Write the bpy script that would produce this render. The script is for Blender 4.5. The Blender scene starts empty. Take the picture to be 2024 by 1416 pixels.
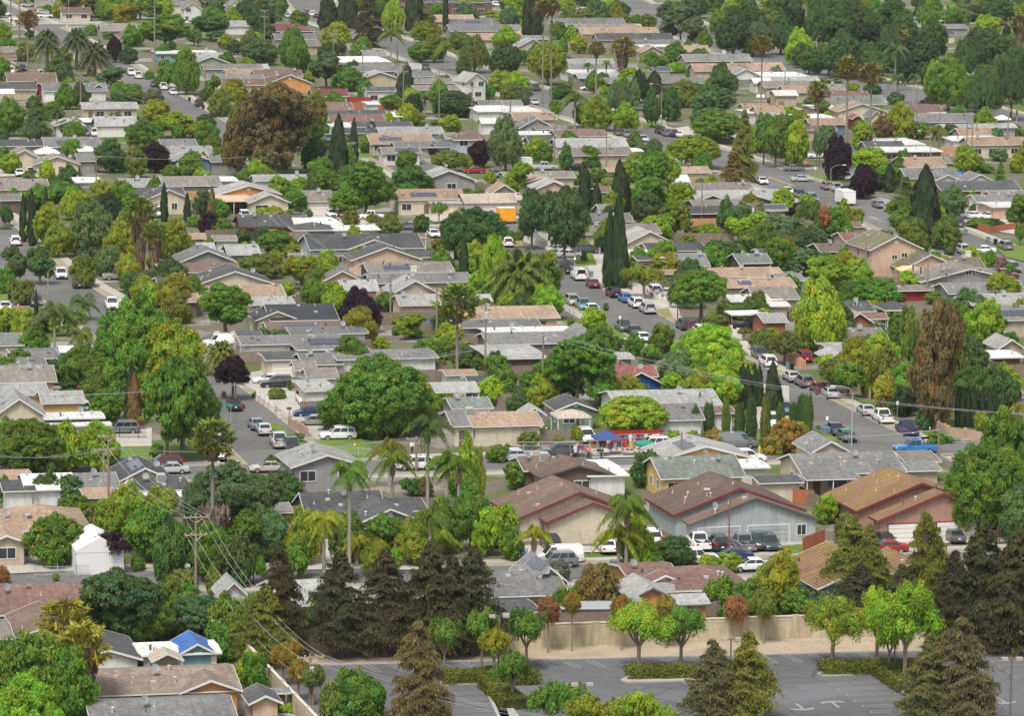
import bpy, math, random
import numpy as np
from mathutils import Vector, Matrix
# ---------------------------------------------------------------- camera, sky, sun, exposure
SC = bpy.context.scene
W0, H0 = 2024.0, 1416.0            # size of the reference, used as the unit of the layout tables
FOC = 8000.0; CAMH = 89.0; PITCH = math.atan(1208.0/FOC)
cam = bpy.data.cameras.new('camera'); camo = bpy.data.objects.new('camera', cam)
SC.collection.objects.link(camo); SC.camera = camo
ROLL = 0.012
camo.matrix_world = Matrix.Translation((0, 0, CAMH)) @ Matrix.Rotation(math.pi/2-PITCH, 4, 'X') @ Matrix.Rotation(ROLL, 4, 'Z')
cam.sensor_width = 36; cam.lens = FOC/W0*36; cam.clip_start = 5; cam.clip_end = 6000
world = bpy.data.worlds.new('World'); SC.world = world; world.use_nodes = True
nt = world.node_tree; bg = nt.nodes['Background']
sky = nt.nodes.new('ShaderNodeTexSky'); sky.sky_type = 'NISHITA'; sky.sun_disc = False
SUN_EL, SUN_ROT = math.radians(58), math.radians(200)
sky.sun_elevation = SUN_EL; sky.sun_rotation = SUN_ROT
sky.air_density = 1.0; sky.dust_density = 3.0; sky.ozone_density = 0.6
hs = nt.nodes.new('ShaderNodeHueSaturation'); hs.inputs['Saturation'].default_value = .32   # overcast: the blue of the sky is mostly veiled by cloud
nt.links.new(sky.outputs[0], hs.inputs['Color']); nt.links.new(hs.outputs[0], bg.inputs[0]); bg.inputs[1].default_value = 0.13
sun = bpy.data.lights.new('sun', 'SUN'); suno = bpy.data.objects.new('sun', sun); SC.collection.objects.link(suno)
sun.energy = 2.1; sun.angle = math.radians(16); sun.color = (1, .94, .85)
suno.rotation_euler = (math.pi/2-SUN_EL, 0, -SUN_ROT+math.pi)
SC.view_settings.view_transform = 'Standard'; SC.view_settings.look = 'None'
HAZE = .000035
SC.view_settings.exposure = 0.68; SC.view_settings.gamma = 1
# ---------------------------------------------------------------- layout maths
CP, SP = math.cos(PITCH), math.sin(PITCH); CR, SR = math.cos(ROLL), math.sin(ROLL)
def G(px, py, h=0.0):
    """point at height h seen at reference pixel (px,py)"""
    qx, qy = px-W0/2, py-H0/2; qx, qy = qx*CR+qy*SR, qy*CR-qx*SR
    a = qx/FOC; b = -qy/FOC
    dx, dy, dz = a, CP + b*SP, -SP + b*CP
    t = (h-CAMH)/dz
    return Vector((dx*t, dy*t, h))
def S(p):
    """pixels per metre at point p"""
    return FOC/(p.y*CP + (CAMH-p.z)*SP)
def PX(p):
    d = p.y*CP + (CAMH-p.z)*SP
    up = p.y*SP - (CAMH-p.z)*CP
    x, y = FOC*p.x/d, -FOC*up/d
    return (W0/2 + x*CR-y*SR, H0/2 + x*SR+y*CR)
TX = {c: i % 4 for i, c in enumerate('abcdefghijklmnop')}
def T(t, x, y):
    if t == 's': return (x, y)
    i = 'abcdefghijklmnop'.index(t); K = 520/2023.0
    return ([0, 500, 1000, 1504][i % 4] + x*K, [0, 350, 700, 1052][i//4] + y*K)
def TK(t): return 1.0 if t == 's' else 520/2023.0
ANG = math.radians(13)
EU = Vector((math.sin(ANG), -math.cos(ANG), 0)); EV = Vector((math.cos(ANG), math.sin(ANG), 0))
RND = random.Random(7)
# ---------------------------------------------------------------- materials
MATS = {}
def nodes(m):
    m.use_nodes = True; t = m.node_tree; return t, t.nodes['Principled BSDF']
def N(t, ty, **k):
    n = t.nodes.new(ty)
    for a, b in k.items(): setattr(n, a, b)
    return n
def mat(name, col, rough=.8, var=.12, scale=1.5, metal=0, spec=.3, coord='Object', bump=0, bscale=30, var2=0, scale2=.12, siding=0, streak=0, crack=0):
    if name in MATS: return MATS[name]
    m = bpy.data.materials.new(name); t, p = nodes(m)
    p.inputs['Roughness'].default_value = rough; p.inputs['Metallic'].default_value = metal
    p.inputs['Specular IOR Level'].default_value = spec
    tc = N(t, 'ShaderNodeTexCoord')
    last = None
    rgb = N(t, 'ShaderNodeRGB'); rgb.outputs[0].default_value = (*col, 1); last = rgb.outputs[0]
    for v, s in ((var, scale), (var2, scale2)):
        if v <= 0: continue
        no = N(t, 'ShaderNodeTexNoise'); no.inputs['Scale'].default_value = s; no.inputs['Detail'].default_value = 6; no.inputs['Roughness'].default_value = .65
        t.links.new(tc.outputs[coord], no.inputs['Vector'])
        mr = N(t, 'ShaderNodeMapRange'); mr.inputs[1].default_value = .3; mr.inputs[2].default_value = .7
        mr.inputs[3].default_value = 1-v; mr.inputs[4].default_value = 1+v
        t.links.new(no.outputs[0], mr.inputs[0])
        mx = N(t, 'ShaderNodeVectorMath', operation='SCALE'); t.links.new(last, mx.inputs[0]); t.links.new(mr.outputs[0], mx.inputs['Scale']); last = mx.outputs[0]
    def fac(out, a, b_, lo, hi):
        nonlocal last
        mr = N(t, 'ShaderNodeMapRange'); mr.inputs[1].default_value = a; mr.inputs[2].default_value = b_; mr.inputs[3].default_value = lo; mr.inputs[4].default_value = hi; t.links.new(out, mr.inputs[0])
        mx = N(t, 'ShaderNodeVectorMath', operation='SCALE'); t.links.new(last, mx.inputs[0]); t.links.new(mr.outputs[0], mx.inputs['Scale']); last = mx.outputs[0]
    if streak:   # rain streaks and grime
        mp = N(t, 'ShaderNodeMapping'); mp.inputs['Scale'].default_value = (1.8, 1.8, .22); t.links.new(tc.outputs['Object'], mp.inputs['Vector'])
        no = N(t, 'ShaderNodeTexNoise'); no.inputs['Scale'].default_value = 1.1; no.inputs['Detail'].default_value = 7; no.inputs['Roughness'].default_value = .7; t.links.new(mp.outputs[0], no.inputs['Vector']); fac(no.outputs[0], .35, .62, 1-streak, 1.03)
    if crack:    # cracks, sealed seams and oil spots
        no = N(t, 'ShaderNodeTexNoise'); no.inputs['Scale'].default_value = .5; no.inputs['Detail'].default_value = 5; t.links.new(tc.outputs['Object'], no.inputs['Vector'])
        ad = N(t, 'ShaderNodeMixRGB'); ad.inputs[0].default_value = .02; t.links.new(tc.outputs['Object'], ad.inputs[1]); t.links.new(no.outputs['Color'], ad.inputs[2])
        vo = N(t, 'ShaderNodeTexVoronoi', feature='DISTANCE_TO_EDGE'); vo.inputs['Scale'].default_value = .11; t.links.new(ad.outputs[0], vo.inputs['Vector']); fac(vo.outputs['Distance'], .006, .012, 1-crack, 1)
        v2 = N(t, 'ShaderNodeTexVoronoi'); v2.inputs['Scale'].default_value = .22; t.links.new(tc.outputs['Object'], v2.inputs['Vector']); fac(v2.outputs['Distance'], .05, .16, 1-crack*.8, 1)
        no = N(t, 'ShaderNodeTexNoise'); no.inputs['Scale'].default_value = .045; no.inputs['Detail'].default_value = 2; t.links.new(tc.outputs['Object'], no.inputs['Vector']); fac(no.outputs[0], .49, .51, .90, 1.04)
    if siding:   # grooves of the boarding
        wv = N(t, 'ShaderNodeTexWave', bands_direction='X'); wv.inputs['Scale'].default_value = 1.05; t.links.new(tc.outputs['Object'], wv.inputs['Vector'])
        mr = N(t, 'ShaderNodeMapRange'); mr.inputs[1].default_value = 0; mr.inputs[2].default_value = .25; mr.inputs[3].default_value = 1-siding; mr.inputs[4].default_value = 1
        t.links.new(wv.outputs['Fac'], mr.inputs[0]); mx = N(t, 'ShaderNodeVectorMath', operation='SCALE'); t.links.new(last, mx.inputs[0]); t.links.new(mr.outputs[0], mx.inputs['Scale']); last = mx.outputs[0]
    t.links.new(last, p.inputs['Base Color'])
    if bump:
        no = N(t, 'ShaderNodeTexNoise'); no.inputs['Scale'].default_value = bscale
        t.links.new(tc.outputs[coord], no.inputs['Vector'])
        b = N(t, 'ShaderNodeBump'); b.inputs['Strength'].default_value = bump; b.inputs['Distance'].default_value = .05
        t.links.new(no.outputs[0], b.inputs['Height']); t.links.new(b.outputs[0], p.inputs['Normal'])
    MATS[name] = m; return m
def roofmat(name, col, kind='shingle'):
    key = 'roof_'+name
    if key in MATS: return MATS[key]
    m = bpy.data.materials.new(key); t, p = nodes(m)
    p.inputs['Roughness'].default_value = .9 if kind == 'shingle' else .55; p.inputs['Specular IOR Level'].default_value = .2
    tc = N(t, 'ShaderNodeTexCoord'); oi = N(t, 'ShaderNodeObjectInfo')
    last = N(t, 'ShaderNodeRGB'); last.outputs[0].default_value = (*col, 1); last = last.outputs[0]
    def mul(fac, lo, hi, a=.0, b=1.):
        nonlocal last
        mr = N(t, 'ShaderNodeMapRange'); mr.inputs[1].default_value = a; mr.inputs[2].default_value = b; mr.inputs[3].default_value = lo; mr.inputs[4].default_value = hi
        t.links.new(fac, mr.inputs[0])
        mx = N(t, 'ShaderNodeVectorMath', operation='SCALE'); t.links.new(last, mx.inputs[0]); t.links.new(mr.outputs[0], mx.inputs['Scale']); last = mx.outputs[0]
    mul(oi.outputs['Random'], .86, 1.14)
    if kind == 'shingle':
        br = N(t, 'ShaderNodeTexBrick'); br.inputs['Scale'].default_value = 1.0; br.inputs['Brick Width'].default_value = .34; br.inputs['Row Height'].default_value = .17
        br.inputs['Color1'].default_value = (.78,)*3+(1,); br.inputs['Color2'].default_value = (1.15,)*3+(1,); br.inputs['Mortar'].default_value = (.6,)*3+(1,); br.inputs['Mortar Size'].default_value = .012
        t.links.new(tc.outputs['UV'], br.inputs['Vector'])
        mx = N(t, 'ShaderNodeVectorMath', operation='MULTIPLY'); t.links.new(last, mx.inputs[0]); t.links.new(br.outputs[0], mx.inputs[1]); last = mx.outputs[0]
    elif kind == 'tile':
        for ax, sc, lo in (('Y', 2.6, .62), ('X', 3.3, .82)):
            wv = N(t, 'ShaderNodeTexWave', bands_direction=ax); wv.inputs['Scale'].default_value = sc*.31; wv.inputs['Distortion'].default_value = .3
            t.links.new(tc.outputs['UV'], wv.inputs['Vector']); mul(wv.outputs['Fac'], lo, 1.12)
    elif kind == 'metal':
        wv = N(t, 'ShaderNodeTexWave', bands_direction='X'); wv.inputs['Scale'].default_value = .5; wv.inputs['Distortion'].default_value = .1
        t.links.new(tc.outputs['UV'], wv.inputs['Vector']); mul(wv.outputs['Fac'], .88, 1.06)
    for s, v in ((.25, .16), (1.6, .14), (9, .10)):
        no = N(t, 'ShaderNodeTexNoise'); no.inputs['Scale'].default_value = s; no.inputs['Detail'].default_value = 5
        t.links.new(tc.outputs['Object'], no.inputs['Vector']); mul(no.outputs[0], 1-v, 1+v, .3, .7)
    # streaks and stains running down the slope
    mp = N(t, 'ShaderNodeMapping'); mp.inputs['Scale'].default_value = (1.6, .18, 1); t.links.new(tc.outputs['UV'], mp.inputs['Vector'])
    no = N(t, 'ShaderNodeTexNoise'); no.inputs['Scale'].default_value = 1.3; no.inputs['Detail'].default_value = 6; t.links.new(mp.outputs[0], no.inputs['Vector'])
    mul(no.outputs[0], .80, 1.12, .3, .7)
    if name == 'moss_tile' or name == 'terracotta':
        no = N(t, 'ShaderNodeTexNoise'); no.inputs['Scale'].default_value = .3; no.inputs['Detail'].default_value = 4; t.links.new(tc.outputs['Object'], no.inputs['Vector'])
        mr = N(t, 'ShaderNodeMapRange'); mr.inputs[1].default_value = .42; mr.inputs[2].default_value = .62; t.links.new(no.outputs[0], mr.inputs[0])
        mix = N(t, 'ShaderNodeMix', data_type='RGBA'); t.links.new(mr.outputs[0], mix.inputs[0]); t.links.new(last, mix.inputs[6])
        c2 = N(t, 'ShaderNodeVectorMath', operation='MULTIPLY'); t.links.new(last, c2.inputs[0]); c2.inputs[1].default_value = (.95, 1.12, .55); t.links.new(c2.outputs[0], mix.inputs[7]); last = mix.outputs[2]
    t.links.new(last, p.inputs['Base Color'])
    MATS[key] = m; return m
def colourmat(name, rough=.8, leaf=False, coat=0, metal=0, var=.15, scale=2.0):
    """material whose base colour is the object's own colour"""
    if name in MATS: return MATS[name]
    m = bpy.data.materials.new(name); t, p = nodes(m)
    p.inputs['Roughness'].default_value = rough; p.inputs['Coat Weight'].default_value = coat; p.inputs['Metallic'].default_value = metal
    p.inputs['Specular IOR Level'].default_value = .25 if leaf else .5
    oi = N(t, 'ShaderNodeObjectInfo'); last = oi.outputs['Color']
    if leaf:
        at = N(t, 'ShaderNodeAttribute', attribute_name='tint')
        mx = N(t, 'ShaderNodeVectorMath', operation='MULTIPLY'); t.links.new(last, mx.inputs[0]); t.links.new(at.outputs['Vector'], mx.inputs[1]); last = mx.outputs[0]
        tr = N(t, 'ShaderNodeBsdfTranslucent'); t.links.new(last, tr.inputs[0])
        mix = N(t, 'ShaderNodeMixShader'); mix.inputs[0].default_value = .30
        t.links.new(p.outputs[0], mix.inputs[1]); t.links.new(tr.outputs[0], mix.inputs[2])
        t.links.new(mix.outputs[0], t.nodes['Material Output'].inputs[0])
    elif var:
        tc = N(t, 'ShaderNodeTexCoord'); no = N(t, 'ShaderNodeTexNoise'); no.inputs['Scale'].default_value = scale; no.inputs['Detail'].default_value = 6; t.links.new(tc.outputs['Object'], no.inputs['Vector'])
        mr = N(t, 'ShaderNodeMapRange'); mr.inputs[1].default_value = .3; mr.inputs[2].default_value = .7; mr.inputs[3].default_value = 1-var; mr.inputs[4].default_value = 1+var
        t.links.new(no.outputs[0], mr.inputs[0])
        mx = N(t, 'ShaderNodeVectorMath', operation='SCALE'); t.links.new(last, mx.inputs[0]); t.links.new(mr.outputs[0], mx.inputs['Scale']); last = mx.outputs[0]
    t.links.new(last, p.inputs['Base Color'])
    MATS[name] = m; return m
# ---------------------------------------------------------------- objects
COL = SC.collection
NAMES = {}
def oname(n):
    k = NAMES.get(n, 0); NAMES[n] = k+1
    return n if k == 0 else '%s.%03d' % (n, k)
THINGS = []     # (object, description, wanted label or None)
def link(name, data, parent=None, loc=None, rot=None, scale=None, color=None):
    o = bpy.data.objects.new(oname(name), data); COL.objects.link(o)
    if parent: o.parent = parent
    if loc is not None: o.location = loc
    if rot is not None: o.rotation_euler = (0, 0, rot) if isinstance(rot, (int, float)) else rot
    if scale is not None: o.scale = scale
    if color is not None: o.color = (*color, 1)
    return o
def tag(o, desc, cat, group=None, label=None, ref=None):
    """register a thing; its final label is written at the end of the script"""
    o['category'] = cat
    if group: o['group'] = group
    THINGS.append([o, desc, label, ref or o.location.copy()])
    return o
def struct(o, kind='structure'): o['kind'] = kind; return o
class MB:
    def __init__(s): s.v = []; s.f = []; s.uv = []
    def face(s, pts, uv=None):
        k = len(s.v); s.v += [tuple(p) for p in pts]; s.f.append(tuple(range(k, k+len(pts))))
        s.uv += uv if uv else [(0, 0)]*len(pts)
    def hexa(s, b, t):
        """b: 4 bottom points ccw, t: 4 top points"""
        s.face(b[::-1]); s.face(t)
        for i in range(4): j = (i+1) % 4; s.face([b[i], b[j], t[j], t[i]])
    def box(s, x0, x1, y0, y1, z0, z1):
        s.hexa([(x0, y0, z0), (x1, y0, z0), (x1, y1, z0), (x0, y1, z0)], [(x0, y0, z1), (x1, y0, z1), (x1, y1, z1), (x0, y1, z1)])
    def tube(s, pts, rad, n=6, cap=True):
        rings = []
        for i, p in enumerate(pts):
            p = Vector(p); a = Vector(pts[max(0, i-1)]); b = Vector(pts[min(len(pts)-1, i+1)]); d = (b-a).normalized()
            x = d.cross(Vector((0, 0, 1))); x = Vector((1, 0, 0)) if x.length < .05 else x.normalized(); y = d.cross(x)
            r = rad[i] if isinstance(rad, (list, tuple)) else rad
            rings.append([p + (x*math.cos(2*math.pi*k/n) + y*math.sin(2*math.pi*k/n))*r for k in range(n)])
        for A, B in zip(rings, rings[1:]):
            for k in range(n): j = (k+1) % n; s.face([A[k], A[j], B[j], B[k]])
        if cap: s.face(rings[0][::-1]); s.face(rings[-1])
    def build(s, name, m, parent=None, **k):
        me = mesh(name, s.v, s.f, m, s.uv); return link(name, me, parent, **k)
def mesh(name, v, f, m, uv=None, smooth=False):
    me = bpy.data.meshes.new(name); me.from_pydata([tuple(p) for p in v], [], f)
    if uv and any(u != (0, 0) for u in uv):
        l = me.uv_layers.new(name='UVMap'); l.data.foreach_set('uv', [c for u in uv for c in u])
    if m: me.materials.append(m)
    if smooth: me.shade_smooth()
    me.update(); return me
# ---------------------------------------------------------------- foliage
LEAF = colourmat('foliage', .6, leaf=True)
BARK = colourmat('bark', .95, var=.3, scale=3)
def leafmesh(name, C, Nn, sz, tint, asp=.55, T=None):
    n = len(C); rs = np.random.RandomState(len(C) % 9973)
    Nn = Nn/np.maximum(np.linalg.norm(Nn, axis=1, keepdims=True), 1e-6)
    if T is None:
        T = rs.normal(size=(n, 3))
    T = T - Nn*np.sum(T*Nn, axis=1, keepdims=True); T /= np.maximum(np.linalg.norm(T, axis=1, keepdims=True), 1e-6)
    B = np.cross(Nn, T); sz = sz[:, None]
    V = np.stack([C-T*sz*.5, C+B*sz*asp*.5+T*sz*.08, C+T*sz*.5, C-B*sz*asp*.5+T*sz*.08], axis=1).reshape(-1, 3)
    me = bpy.data.meshes.new(name)
    me.vertices.add(4*n); me.vertices.foreach_set('co', V.astype(np.float32).ravel())
    me.loops.add(4*n); me.loops.foreach_set('vertex_index', np.arange(4*n, dtype=np.int32))
    me.polygons.add(n); me.polygons.foreach_set('loop_start', np.arange(0, 4*n, 4, dtype=np.int32))
    a = me.attributes.new('tint', 'FLOAT_COLOR', 'POINT')
    col = np.ones((4*n, 4), dtype=np.float32); col[:, :3] = np.repeat(tint, 4, axis=0); a.data.foreach_set('color', col.ravel())
    me.materials.append(LEAF); me.update(calc_edges=True); return me
def rdir(rs, n):
    d = rs.normal(size=(n, 3)); return d/np.linalg.norm(d, axis=1, keepdims=True)
def lobed(name, seed, lobes, ncl, cr, leaf, nleaf, flat=.75, core=.12, up=.35, low=-.45, spread=.35, tv=.16, ragged=0., asp=.55):
    rs = np.random.RandomState(seed); L = np.array(lobes, float); cen = []
    w = L[:, 3]*L[:, 4]; w = w/w.sum()
    tries = 0
    while len(cen) < ncl and tries < 60*ncl:
        tries += 1
        l = L[rs.choice(len(L), p=w)]; d = rdir(rs, 1)[0]
        if d[2] < low: continue
        p = l[:3]+d*l[3:6]*(rs.uniform(.82, 1.0)+ragged*rs.uniform(0, 1)**3)
        ok = True
        for m in L:
            if m is not l and np.sum(((p-m[:3])/m[3:6])**2) < .62: ok = False; break
        if ok and all(np.sum((p-q)**2) > (cr*.78)**2 for q in cen[-200:]): cen.append(p)
    cen = np.array(cen); ncl = len(cen)
    rad = cr*rs.uniform(.5, 1.35, ncl)
    k = rs.choice(ncl, nleaf, p=(rad**2)/np.sum(rad**2))
    d = rdir(rs, nleaf); d[:, 2] = np.where((d[:, 2] < 0) & (rs.rand(nleaf) < .55), -d[:, 2], d[:, 2])
    off = d*(rad[k]*rs.uniform(.2, 1.0, nleaf)**.6*.92)[:, None]; off[:, 2] *= flat
    C = cen[k]+off
    mid = L[:, :3].mean(axis=0); out = cen[k]-mid; out /= np.maximum(np.linalg.norm(out, axis=1, keepdims=True), 1e-6)
    Nn = d*.8+out*.5+rs.normal(size=(nleaf, 3))*(spread+.35); Nn[:, 2] += up
    sz = leaf*rs.uniform(.6, 1.35, nleaf)
    ct = rs.uniform(1-tv*1.3, 1+tv*1.3, ncl)[k]; lt = rs.uniform(.8, 1.2, nleaf); hue = rs.normal(0, .09, ncl)[k]+rs.normal(0, .05, nleaf)
    tint = np.stack([ct*lt*(1+hue*1.4), ct*lt, ct*lt*(1-hue)], axis=1)
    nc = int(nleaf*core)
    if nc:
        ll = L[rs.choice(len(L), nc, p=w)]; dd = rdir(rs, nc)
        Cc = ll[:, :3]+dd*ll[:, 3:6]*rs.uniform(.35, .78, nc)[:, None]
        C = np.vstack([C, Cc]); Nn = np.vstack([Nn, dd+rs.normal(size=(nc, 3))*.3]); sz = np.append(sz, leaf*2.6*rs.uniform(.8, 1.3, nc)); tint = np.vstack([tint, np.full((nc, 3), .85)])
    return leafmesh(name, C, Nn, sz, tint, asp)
PROTO = {}
def dome(rs, n, flatb=False):
    L = [(0, 0, .48, .70, .70, .44)]
    for i in range(n):
        a = 2*math.pi*(i+rs.uniform(-.25, .25))/n; r = rs.uniform(.38, .52); s = rs.uniform(.36, .5)
        L.append((r*math.cos(a), r*math.sin(a), rs.uniform(.24, .58), s, s, rs.uniform(.24, .34)))
    L.append((rs.uniform(-.2, .2), rs.uniform(-.2, .2), .70, .45, .45, .29))
    return L
def proto(kind, size, var):
    key = (kind, size, var)
    if key in PROTO: return PROTO[key]
    rs = random.Random(hash(key) if False else sum(ord(c)*(i+3) for i, c in enumerate(kind+size))*17+var*101)
    seed = rs.randint(1, 99999)
    cr, leaf, nl, nc = {'s': (.27, .12, 5200, 44), 'm': (.175, .062, 19000, 120), 'l': (.118, .037, 50000, 270)}[size]
    if kind == 'R': L = dome(rs, 6 if var < 2 else 8); m = lobed('crown', seed, L, nc, cr, leaf, nl, low=-.92, ragged=.13, spread=.5, tv=.2, flat=.7)
    elif kind == 'U':
        L = [(0, 0, .30, .92, .92, .62)]+[(.5*math.cos(a), .5*math.sin(a), .35, .45, .45, .42) for a in (0, 1.3, 2.6, 3.9, 5.1)]
        m = lobed('crown', seed, L, int(nc*1.1), cr*.9, leaf, nl, low=-.3, tv=.14, ragged=.06)
    elif kind == 'L':
        L = []
        for i in range(9):
            a = i*2.4+rs.uniform(-.4, .4); r = (.15, .35, .5, .62)[i % 4]*rs.uniform(.85, 1.15); s = rs.uniform(.26, .44)
            L.append((r*math.cos(a), r*math.sin(a), rs.uniform(.22, .8), s, s*rs.uniform(.8, 1.1), s*rs.uniform(.45, .75)))
        m = lobed('crown', seed, L, int(nc*1.25), cr*.85, leaf, nl, flat=.5, core=.06, ragged=.16, spread=.5, tv=.2)
    elif kind == 'O':
        L = [(0, 0, .38, .82, .82, .36), (0, 0, .62, .58, .58, .33), (.05, 0, .82, .3, .3, .2)]+[(.45*math.cos(a), .45*math.sin(a), rs.uniform(.2, .6), .4, .4, .18) for a in (0, 1.5, 3, 4.4)]
        m = lobed('crown', seed, L, int(nc*1.2), cr*.8, leaf, nl, flat=1.0, ragged=.08, low=-.9)
    elif kind == 'E':
        L = []
        for i in range(26):
            a = i*2.4+rs.uniform(-.5, .5); z = .12+.76*((i*.618) % 1); rr = math.sqrt(max(.05, 1-((z-.5)/.55)**2)); r = rs.uniform(.2, .72)*rr; s = rs.uniform(.2, .34)
            L.append((r*math.cos(a), r*math.sin(a), z, s, s, s*.42))
        L.append((0, 0, .46, .62, .62, .40))
        m = lobed('crown', seed, L, int(nc*1.7), cr*.75, leaf*.95, int(nl*1.3), flat=.7, core=.08, ragged=.2, spread=.6, tv=.2, low=-.9)
    elif kind == 'W2': # weeping willow like
        L = dome(rs, 7); m = lobed('crown', seed, L, int(nc*1.2), cr*.8, leaf*1.3, nl, flat=1.5, core=.08, ragged=.1, asp=.3, tv=.2)
    elif kind == 'B':
        L = [(0, 0, .30, .8, .8, .6), (.35, .1, .3, .55, .5, .5), (-.4, -.1, .25, .5, .5, .45), (.05, -.4, .2, .5, .5, .5)]
        m = lobed('foliage', seed, L, int(nc*.9), cr, leaf, int(nl*.9), low=-.3, ragged=.15)
    elif kind == 'T':
        L = [(0, 0, .5, .86, .86, .44)]; m = lobed('crown', seed, L, 80, .19, .07, 11000, flat=1, low=-1, core=.2, ragged=.12, tv=.22, asp=.45)
    elif kind == 'V':
        L = []
        for i in range(8):
            a = i*2.4; r = (.12, .5, .58, .62)[i % 4]; s = rs.uniform(.3, .42)
            L.append((r*math.cos(a), r*math.sin(a), rs.uniform(.4, .74) if i % 4 else .78, s, s, s*.5))
        m = lobed('crown', seed, L, 95 if size == 'm' else 60, .17, .055 if size == 'm' else .085, 17000 if size == 'm' else 7500, flat=1.25, core=.04, low=-.8, ragged=.5, tv=.22, up=.5)
    elif kind == 'P':
        L = [(0, 0, .12+.145*i, r, r, .15) for i, r in enumerate((.8, .9, .94, .94, .9, .76))]
        m = lobed('foliage', seed, L, 90, .3, .16, 5200, flat=1.2, low=-1, core=.35, tv=.14, up=.1, asp=.4)
    elif kind == 'C':
        rr = np.random.RandomState(seed); n = 9000 if size != 's' else 5000
        z = rr.rand(n)**.9; prof = np.minimum(1.0, z*5+.45)*(1-z**3.2)**.85*.92+.02
        a = rr.rand(n)*2*math.pi; lump = 1+.14*np.sin(a*3+z*14+seed)+.10*np.sin(a*5-z*31)+.07*np.sin(z*60+a*2)
        r = prof*lump*rr.uniform(.72, 1.06, n)
        C = np.stack([r*np.cos(a), r*np.sin(a), z], axis=1); Nn = np.stack([np.cos(a), np.sin(a), np.full(n, .15)], axis=1)+rr.normal(size=(n, 3))*.38
        tt = rr.uniform(.7, 1.25, n)*(1+.14*np.sin(a*3+z*14+seed)); T_ = np.tile([0., 0., .25], (n, 1))+rr.normal(size=(n, 3))*.05
        m = leafmesh('foliage', C, Nn, rr.uniform(.09, .2, n), np.stack([tt*1.02, tt, tt*.95], axis=1), 1.6, T_)
    elif kind in ('K', 'N'):
        rr = np.random.RandomState(seed); C = []; Nn = []; TT = []; ti = []; sz = []
        nb = 150 if kind == 'K' else 130; sect = rr.uniform(.62, 1.15, 40)
        for b in range(nb):
            z = (b+rr.uniform(0, 1))/nb; z = .02+.95*z; a = rr.rand()*2*math.pi
            lump = sect[int(a/6.2832*5) % 5+5*int(z*7.99)]
            rad = ((1-z)**.75*1.05 if kind == 'N' else min(1.0, 1.5*(1-z)**.85))*lump*rr.uniform(.62, 1.2)+.05
            if z < .10: rad *= rr.uniform(.5, 1)
            n = int(50+420*rad); s = rr.rand(n)**.55
            br = rr.uniform(.75, 1.25); brown = rr.rand()**2*.45; lift = rr.uniform(-.01, .06); droop = rr.uniform(.03, .10)
            x = s*rad; side = rr.normal(size=n)*.14*(.3+1.0*s)*max(rad, .25)*1.5
            C.append(np.stack([x*math.cos(a)-side*math.sin(a), x*math.sin(a)+side*math.cos(a), z+lift*s*rad*2-droop*s**2*rad+rr.normal(size=n)*.007-np.abs(side)*.14], axis=1))
            Nn.append(rr.normal(size=(n, 3))*.6+np.array([math.cos(a)*.35, math.sin(a)*.35, .9]))
            TT.append(np.tile([math.cos(a), math.sin(a), -.15], (n, 1))+rr.normal(size=(n, 3))*.6)
            l = br*rr.uniform(.7, 1.3, n); bb = brown+(s > .7)*(rr.rand(n) < .45)*.5
            ti.append(np.stack([l*(1+bb*.6), l*(1+.12*bb), l*(1-.15*bb)], axis=1)); sz.append(rr.uniform(.024, .06, n)*(1.0 if size != 's' else 1.3))
        m = leafmesh('crown', np.vstack(C), np.vstack(Nn), np.concatenate(sz), np.vstack(ti), .55, np.vstack(TT))
    elif kind == 'Q':   # queen palm: long feather fronds that arch and hang
        C = []; Nn = []; TT = []; ti = []; sz = []; rr = np.random.RandomState(seed)
        for f in range(17):
            a = f*2.399+rr.uniform(-.2, .2); el = (1.3, .95, .62, .32)[f % 4]+rr.uniform(-.12, .12); n = 90; s = np.linspace(.08, 1, n); tw = rr.uniform(.8, 1.2)
            r = s*(math.cos(el)*.62+.34*s); z = .42+s*math.sin(el)*.62-(s**2.6)*(.42+.28*math.cos(el))*tw
            for sd in (-1, 1):
                l = .062*np.sin(np.clip(s*1.05, 0, 1)*math.pi)**.5+.02
                px = r*math.cos(a)-sd*math.sin(a)*l*.55; py = r*math.sin(a)+sd*math.cos(a)*l*.55
                jit = rr.normal(size=(n, 3))*.012
                C.append(np.stack([px, py, z-l*.3], axis=1)+jit)
                Nn.append(np.tile([math.cos(a)*.4+sd*-math.sin(a), math.sin(a)*.4+sd*math.cos(a), .5], (n, 1))+rr.normal(size=(n, 3))*.3)
                TT.append(np.tile([-sd*math.sin(a)*.8+math.cos(a)*.3, sd*math.cos(a)*.8+math.sin(a)*.3, -.65], (n, 1))+rr.normal(size=(n, 3))*.25)
                lt = rr.uniform(.75, 1.25, n)*rr.uniform(.85, 1.15); ti.append(np.stack([lt*1.03, lt, lt*.9], axis=1)); sz.append(l*2.1)
        m = leafmesh('fronds', np.vstack(C), np.vstack(Nn), np.concatenate(sz), np.vstack(ti), .15, np.vstack(TT))
    elif kind == 'D':   # date palm
        C = []; Nn = []; TT = []; ti = []; sz = []; rr = np.random.RandomState(seed)
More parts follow.
